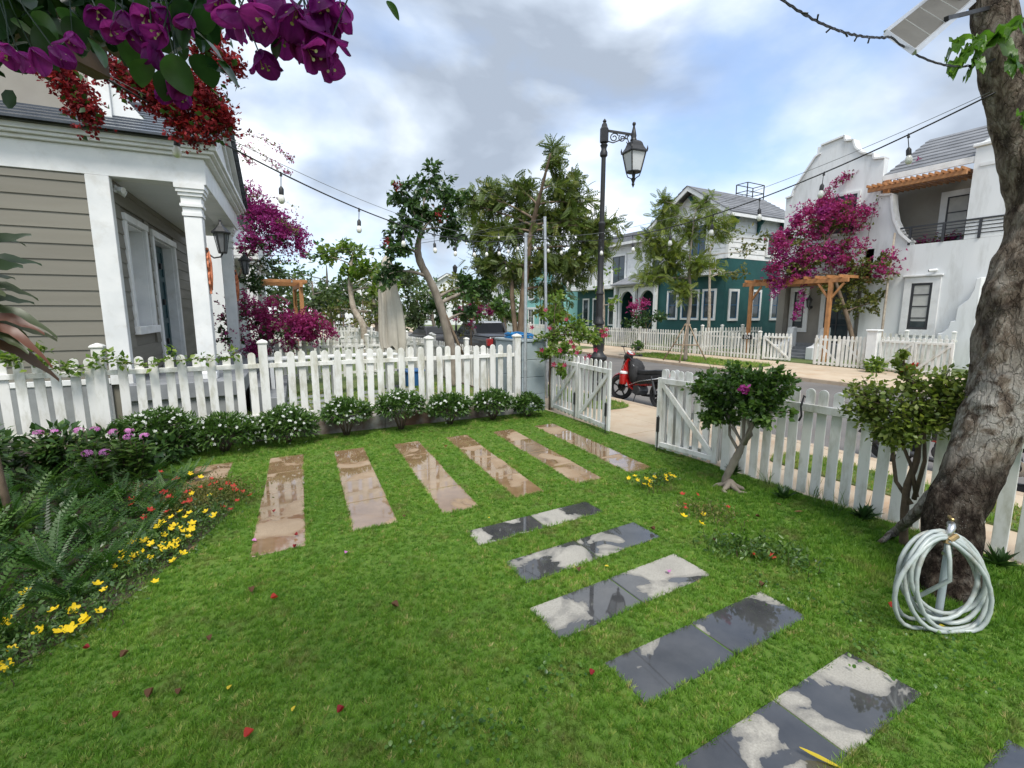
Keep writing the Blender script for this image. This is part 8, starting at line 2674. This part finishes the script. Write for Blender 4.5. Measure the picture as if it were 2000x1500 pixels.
# smooth the joins between loops
for _ in range(3):
    pts[1:-1] = (pts[:-2] + 2 * pts[1:-1] + pts[2:]) / 4
pts[:, 2] = np.maximum(pts[:, 2], .014)
part('hose', MB().tube([tuple(q) for q in pts], .0135, 10), 'hose', hs, smooth=True)
e_ = pts[-1]
part('end_fitting', MB().tube([tuple(e_), tuple(e_ + np.array([.05, -.02, .03]))], .017, 8), 'brass', hs)
part('hose_tail', MB().tube([(pd[0] - .115, pd[1] - .025, .63), (pd[0] - .12, pd[1] - .05, .52), (pd[0] - .10, pd[1] - .06, .38), tuple(pts[10])], .0135, 10), 'hose', hs, smooth=True)
# black tie and hook on the right fence
tie = thing('black_strap', 'black strap hanging over the rail of the right fence', 'strap', (5.43, 2.98, 1.0))
part('strap', MB().tube([(-.02, 0, .14), (-.035, .01, .05), (-.035, -.005, -.06), (-.03, .02, -.12)], .012, 6), 'rubber', tie, smooth=True)
part('hook', MB().tube([(-.02, 0, .14), (.0, .01, .17), (.02, .0, .15)], .008, 6), 'rubber', tie, smooth=True)

# ------------------------------------------------------------------ pergola beams and bougainvillea overhead, close to the camera
pg = thing('porch_pergola', 'dark weathered pergola rafters overhead at the top left', 'pergola', (-2.0, 2.2, 0))
pgo = np.array([-2.0, 2.2, 0])


def beam_px(a, b, w, h):
    part('rafter', MB().bar(tuple(np.array(a) - pgo), tuple(np.array(b) - pgo), w, h), 'timber_dark', pg, bevel=.008)


beam_px((-0.971, 2.764, 3.350), (-0.560, 3.319, 3.350), .09, .14)
beam_px((-0.634, 2.657, 3.360), (-0.391, 3.084, 3.360), .09, .13)
beam_px((-1.122, 3.605, 3.500), (-0.220, 2.920, 3.500), .08, .12)
part('post', MB().b2((-.06, -.06, 0), (.06, .06, 3.4)), 'timber_dark', pg, bevel=.01)
for k in range(7):
    part('rafter', MB().b2((-1.6 + k * .55, -4.2, 3.42), (-1.52 + k * .55, -.95, 3.56)), 'timber_dark', pg, bevel=.008)

# crimson sprays hanging from it
def crimson(label, pts, n, sp=.042):
    n = int(n * 1.7)
    pa = [np.array(p) for p in pts]
    b = pa[0]
    t_ = thing('crimson_spray', label, 'bougainvillea', tuple(b), 0, 'crimson bougainvillea sprays')
    part('stem', MB().tube([tuple(p - b) for p in pa], .006, 5), 'twig', t_, smooth=True)
    q = []
    for i in range(len(pa) - 1):
        for t in np.linspace(0, 1, 12):
            q.append(pa[i] * (1 - t) + pa[i + 1] * t)
    q = np.array(q)
    j = rng.integers(0, len(q), n)
    cl = q[j] + rng.normal(size=(n, 3)) * sp
    scatter('bracts', BR, cl, rdir(n), rdir(n, .2), .022 * (.7 + .6 * rng.random(n)), 'bougie_red', t_, None, tuple(b), kind='stuff')
    m = n // 7
    j = rng.integers(0, len(q), m)
    scatter('leaves', t_leaf(.34), q[j] + rng.normal(size=(m, 3)) * sp, rdir(m), rdir(m, 1), .045, 'leaf_dark', t_, None, tuple(b), kind='stuff')


crimson('crimson spray hanging lowest at the left, over the plastered upper wall', [(-0.981, 4.037, 3.568), (-0.865, 3.964, 3.514), (-0.814, 3.919, 3.418), (-0.773, 3.879, 3.319), (-0.747, 3.850, 3.237)], 420)
crimson('crimson spray in the middle over the slate roof', [(-0.658, 3.982, 3.611), (-0.526, 3.895, 3.533), (-0.412, 3.807, 3.393), (-0.294, 3.727, 3.309), (-0.229, 3.670, 3.184)], 520)
crimson('crimson spray at the right end of the overhead flowers', [(-0.324, 3.772, 3.471), (-0.165, 3.563, 3.439), (-0.094, 3.502, 3.319), (-0.040, 3.457, 3.228), (-0.145, 3.506, 3.177)], 520)
crimson('crimson cluster high beside the purple flowers', [(-0.137, 3.116, 3.622), (-0.084, 3.077, 3.565), (-0.099, 3.061, 3.428), (-0.008, 3.000, 3.364), (0.025, 2.977, 3.338)], 220, .035)
crimson('crimson cluster between the round leaves and the roof ridge', [(-0.546, 3.892, 3.456), (-0.354, 3.783, 3.440), (-0.152, 3.660, 3.378), (-0.088, 3.612, 3.300)], 420)

# big purple bracts and round leaves right above the lens
MT['bract_near'] = LM('purple_bract', [(0.08, 0.005, 0.085), (0.18, 0.012, 0.18), (0.31, 0.035, 0.29)], .58, .5, .25, wscale=30)
MT['leaf_near'] = LM('round_leaf', [(0.012, 0.036, 0.014), (0.022, 0.060, 0.018), (0.040, 0.095, 0.022)], .3, .3, .5, wscale=25)


def big_flower(seed):
    r_ = random.Random(seed)
    mb = MB()
    vals = []
    nu, nv = 14, 10
    base_v = r_.uniform(.2, .75)
    for k in range(3):
        a0 = 2 * PI * k / 3 + r_.uniform(-.2, .2)
        op = r_.uniform(.32, .72)
        ln = r_.uniform(.9, 1.12)
        bend = r_.uniform(-.25, .35)
        o = len(mb.v)
        for i in range(nu + 1):
            u = i / nu
            w = 1.02 * (u + .015) ** .62 * max(0, 1 - u) ** .62 * (1 - .12 * u)
            a = op + bend * (u - .4)
            for j in range(nv + 1):
                v = j / nv * 2 - 1
                cup = .26 * w * v * v + .02 * math.sin(7 * u + 3 * v + seed) + .02 * math.sin(11 * v + 2 * k)
                x = math.sin(a) * u * ln - cup * math.cos(a)
                z = math.cos(a) * u * ln + cup * math.sin(a)
                yy = v * w
                mb.v.append((x * math.cos(a0) - yy * math.sin(a0), x * math.sin(a0) + yy * math.cos(a0), z))
                vein = max(0, 1 - abs(v) * 9) * .6 + .35 * max(0, math.cos((u * 1.0 - abs(v) * .35) * 34)) ** 6
                vals.append(max(0, min(1, base_v + .15 * (1 - u) - .35 * vein + .1 * math.sin(5 * v + seed))))
        for i in range(nu):
            for j in range(nv):
                q = o + i * (nv + 1) + j
                mb.f.append((q, q + 1, q + nv + 2, q + nv + 1))
    me_ = mb.mesh('bracts', 'bract_near', smooth=True)
    at = me_.attributes.new('v', 'FLOAT', 'POINT')
    at.data.foreach_set('value', np.array(vals, np.float32))
    return me_


ctr = MB()
for k in range(3):
    a = 2 * PI * k / 3
    ctr.tube([(0, 0, 0), (.10 * math.cos(a), .10 * math.sin(a), .35), (.15 * math.cos(a), .15 * math.sin(a), .55)], [.016, .018, .022], 6)
    ctr.lathe([(.02, .55), (.05, .575), (.055, .59), (.015, .585)], 8, (.15 * math.cos(a), .15 * math.sin(a), 0))
CTR = val_attr(ctr.mesh('flower_tubes', 'cream'), .5)
BIG = [big_flower(s) for s in range(8)]
nb = thing('purple_bougainvillea', 'large purple bougainvillea flowers and round leaves hanging close overhead at the top left', 'bougainvillea', (-0.110, 1.214, 2.748))
nbo = np.array((-0.110, 1.214, 2.748))
r_ = random.Random(21)
big = [((0.023, 0.900, 2.558), .052), ((0.046, 0.890, 2.576), .055), ((0.068, 0.848, 2.536), .058), ((0.097, 0.834, 2.551), .058), ((0.116, 0.818, 2.521), .058), ((0.136, 0.811, 2.540), .055), ((0.140, 0.802, 2.506), .052), ((0.130, 0.819, 2.566), .055), ((0.106, 0.818, 2.487), .050), ((0.043, 0.878, 2.496), .050), ((0.130, 0.852, 2.491), .050), ((0.086, 0.885, 2.541), .05), ((0.066, 0.907, 2.601), .055), ((-0.001, 0.956, 2.604), .05), ((0.158, 0.826, 2.568), .05), ((0.113, 0.850, 2.560), .055), ((0.082, 0.857, 2.569), .055), ((0.010, 0.980, 2.578), .04), ((0.091, 0.867, 2.520), .048), ((0.151, 0.838, 2.543), .05), ((0.035, 0.929, 2.563), .045),
       ((-0.342, 1.255, 2.577), .05), ((-0.308, 1.236, 2.573), .05), ((-0.275, 1.219, 2.577), .05), ((-0.340, 1.290, 2.582), .045), ((-0.158, 1.164, 2.639), .05), ((-0.186, 1.212, 2.625), .045), ((-0.142, 1.151, 2.613), .05), ((-0.109, 1.090, 2.565), .05), ((-0.094, 1.085, 2.585), .045), ((-0.080, 1.089, 2.517), .05), ((-0.096, 1.119, 2.507), .045), ((-0.122, 1.143, 2.630), .05), ((-0.210, 1.256, 2.671), .05), ((-0.052, 1.104, 2.630), .042), ((-0.089, 1.127, 2.643), .045), ((-0.073, 1.105, 2.502), .04), ((-0.269, 1.346, 2.661), .045)]
tw = MB()
for i, (p, s) in enumerate(big):
    q = np.array(p) - nbo
    o = obj('flower', BIG[i % 8], nb, tuple(q), scale=s * .9)
    dv = Vector((r_.uniform(-.6, .5), -.12 + r_.uniform(-.6, .5), -.9 + r_.uniform(-.1, .5)))
    o.rotation_euler = dv.to_track_quat('Z', 'Y').to_euler()
    obj('flower_tubes', CTR, o)
    up_ = q - np.array(dv.normalized()) * .06 + np.array([r_.uniform(-.03, .03), r_.uniform(-.03, .03), .05])
    tw.tube([tuple(q), tuple((q + up_) / 2 + np.array([.005, 0, 0])), tuple(up_ + np.array([0, 0, .06]))], .0011, 5)
lm_ = []
tvv, tff = [], []
nu, nv = 8, 4
lmb = MB()
for i in range(nu + 1):
    u = i / nu
    w = .40 * math.sin(PI * min(1, u ** .8 * .96 + .03)) ** .65
    for j in range(nv + 1):
        v = j / nv * 2 - 1
        lmb.v.append((v * w, u, .12 * abs(v) * w + .03 * math.sin(5 * u) - .12 * u * u))
for i in range(nu):
    for j in range(nv):
        q = i * (nv + 1) + j
        lmb.f.append((q, q + 1, q + nv + 2, q + nv + 1))
LFM = [val_attr(lmb.mesh('leaf', 'leaf_near', smooth=True), v) for v in (.1, .4, .65, .9)]
lv = [((-0.041, 1.029, 2.568), .05), ((-0.023, 1.014, 2.538), .045), ((-0.014, 1.006, 2.523), .045), ((-0.083, 1.022, 2.523), .06), ((-0.043, 1.025, 2.534), .058), ((-0.073, 1.116, 2.634), .055), ((-0.293, 1.367, 2.707), .06), ((-0.339, 1.391, 2.697), .06), ((-0.258, 1.344, 2.687), .055), ((-0.376, 1.409, 2.682), .06), ((-0.199, 1.255, 2.695), .06), ((-0.108, 1.138, 2.648), .055), ((-0.051, 1.108, 2.653), .05), ((-0.028, 1.092, 2.639), .045), ((-0.159, 1.194, 2.606), .055), ((-0.123, 1.092, 2.536), .055), ((-0.090, 1.070, 2.514), .05), ((-0.031, 1.039, 2.523), .03), ((-0.148, 1.227, 2.700), .06), ((-0.239, 1.326, 2.646), .055), ((-0.314, 1.371, 2.667), .055), ((0.072, 0.865, 2.514), .03), ((0.091, 0.878, 2.517), .035), ((0.275, 0.991, 2.688), .035)]
for i, (p, s) in enumerate(lv):
    q = np.array(p) - nbo
    o = obj('leaf', LFM[i % 4], nb, tuple(q), scale=s)
    o.rotation_euler = (r_.uniform(-1.2, -.2), r_.uniform(-.6, .6), r_.uniform(-2.2, .8))
part('twigs', tw, 'leaf_near', nb, kind='stuff')
# leafy mass behind them, coloured dark as if seen against the light
n = 700
P = np.concatenate([ell(n // 4, c, r3, .6)[0] for c, r3 in (((-0.442, 1.838, 2.946), (.24, .22, .12)), ((-0.275, 1.746, 2.953), (.22, .2, .14)), ((-0.115, 1.595, 2.925), (.18, .18, .12)), ((-0.638, 1.996, 2.896), (.2, .2, .16)))])
scatter('leaf_mass', RD, P, rdir(len(P), -.4), rdir(len(P), 1), .06 * (.7 + .6 * rng.random(len(P))), 'leaf_near', nb, .45 * rng.random(len(P)), tuple(nbo), kind='stuff')

# its leaves over the porch roof behind the lens, which shade the near lawn
n = 2600
P = np.column_stack([rng.uniform(-3.4, .5, n), rng.uniform(-1.6, 1.15, n), rng.uniform(3.58, 3.95, n)])
P = P[fnoise(P, 1.6, 2.2) > -.12]
scatter('canopy_leaves', RD, P, rdir(len(P), -.2), rdir(len(P), 1.2), .10 * (.7 + .6 * rng.random(len(P))), 'leaf_near', nb, None, tuple(nbo), kind='stuff')

# ------------------------------------------------------------------ fallen petals and leaves on the lawn and slabs
def petal_mesh(mat, ln, w, curl, val):
    mb = MB()
    for i in range(5):
        u = i / 4
        ww = w * math.sin(PI * min(1, u * .9 + .06)) ** .7
        for s in (-1, 0, 1):
            mb.v.append((ww * s, u * ln - ln / 2, curl * (ww * ww * s * s / max(w, 1e-4) * 2 + (u - .5) ** 2 * ln) + .004))
    for i in range(4):
        for s in range(2):
            mb.f.append((i * 3 + s, i * 3 + s + 1, i * 3 + s + 4, i * 3 + s + 3))
    return val_attr(mb.mesh('fallen_petal', mat, smooth=True), val)


PM = {'red': petal_mesh('redpetal', .055, .026, .7, .35), 'pink': petal_mesh('pinkpetal', .05, .022, .6, .4), 'crimson': petal_mesh('bougie_red', .05, .024, .8, .8), 'brown': petal_mesh('deadleaf', .06, .024, .9, .5), 'yellow': petal_mesh('yellowleaf', .045, .014, .5, .6), 'tan': petal_mesh('deadleaf', .10, .02, .3, 1.0), 'bigyellow': petal_mesh('yellowleaf', .17, .022, .15, .7)}
fall = [('crimson', (-0.743, 2.879, 0.030), 'red fallen petal near the lower left corner of the lawn'), ('crimson', (0.277, 2.343, 0.030), 'brightest red fallen petal in the open lawn'), ('red', (-0.146, 2.415, 0.030), 'pale red fallen petal near the bottom of the lawn'), ('crimson', (-1.033, 3.598, 0.030), 'dull red fallen petal beside the yellow flowers'),
        ('brown', (-0.616, 2.984, 0.020), 'brown curled leaf in the lawn, left of a pair'), ('brown', (-0.481, 2.918, 0.020), 'brown curled leaf in the lawn, right of a pair'), ('brown', (0.758, 3.094, 0.030), 'brown leaf in the middle of the lawn below the sandstone strips'), ('brown', (-0.810, 3.428, 0.020), 'small brown leaf at the edge of the flower bed'),
        ('brown', (-0.134, 3.820, 0.020), 'brown leaf just below the first sandstone strip'), ('red', (0.014, 3.611, 0.030), 'pale red petal below the first sandstone strip'), ('yellow', (-0.241, 2.818, 0.020), 'small yellow leaf in the lower lawn'), ('yellow', (0.060, 2.490, 0.020), 'tiny yellow leaf left of the bright red petal'), ('crimson', (1.595, 1.916, 0.030), 'red petal beside the large bluestone pad'),
        ('pink', (2.817, 2.479, 0.022), 'pink petal on the wet bluestone pad'), ('pink', (-0.105, 4.700, 0.022), 'pale pink petal on the left edge of the first sandstone strip'), ('crimson', (0.242, 4.634, 0.022), 'dark pink petal at the right edge of the first sandstone strip'), ('crimson', (0.077, 5.330, 0.022), 'dark red petal in the middle of the first sandstone strip'), ('crimson', (0.219, 4.400, 0.022), 'red petal at the lower end of the first sandstone strip'),
        ('yellow', (2.430, 2.776, 0.030), 'small yellow leaf between the bluestone pads'), ('brown', (2.189, 2.838, 0.030), 'brown leaf between the second and third bluestone pads'), ('brown', (3.255, 3.078, 0.030), 'brown leaf at the right end of the second bluestone pad'), ('brown', (3.290, 1.980, 0.030), 'brown leaf at the upper right of the large bluestone pad'),
        ('tan', (4.906, 2.861, 0.030), 'tan dry leaf in the grass by the right fence'), ('tan', (4.899, 2.637, 0.030), 'second tan dry leaf in the grass by the right fence'), ('brown', (4.406, 2.767, 0.030), 'brown leaf in the grass below the standard bougainvillea'), ('yellow', (1.992, 4.077, 0.030), 'yellow leaf at the corner of the first bluestone pad'), ('brown', (1.247, 4.518, 0.030), 'brown leaf at the end of the second sandstone strip'),
        ('bigyellow', (2.194, 0.982, 0.024), 'long yellow leaf on the nearest bluestone pad'), ('yellow', (3.866, 1.104, 0.040), 'yellow leaf under the coiled hose'), ('pink', (0.591, 4.052, 0.030), 'tiny pale petal below the second sandstone strip'), ('brown', (-0.381, 3.347, 0.020), 'dark dry leaf in the left lawn'), ('brown', (3.596, 2.653, 0.030), 'dry leaf near the red flowered weed'), ('crimson', (2.534, 6.706, 0.030), 'magenta petal on the grass between the fourth and fifth strip')]
for kind, p, lab in fall:
    o = obj('fallen_leaf' if kind in ('brown', 'yellow', 'tan', 'bigyellow') else 'fallen_petal', PM[kind], None, tuple(p), (random.uniform(-.3, .3), random.uniform(-.3, .3), random.uniform(0, 6.3) if kind != 'bigyellow' else R(40)), random.uniform(.65, .95) if kind != 'bigyellow' else 1.0)
    tag(o, lab, 'leaf' if o.name.startswith('fallen_leaf') else 'petal', 'fallen leaves and petals')
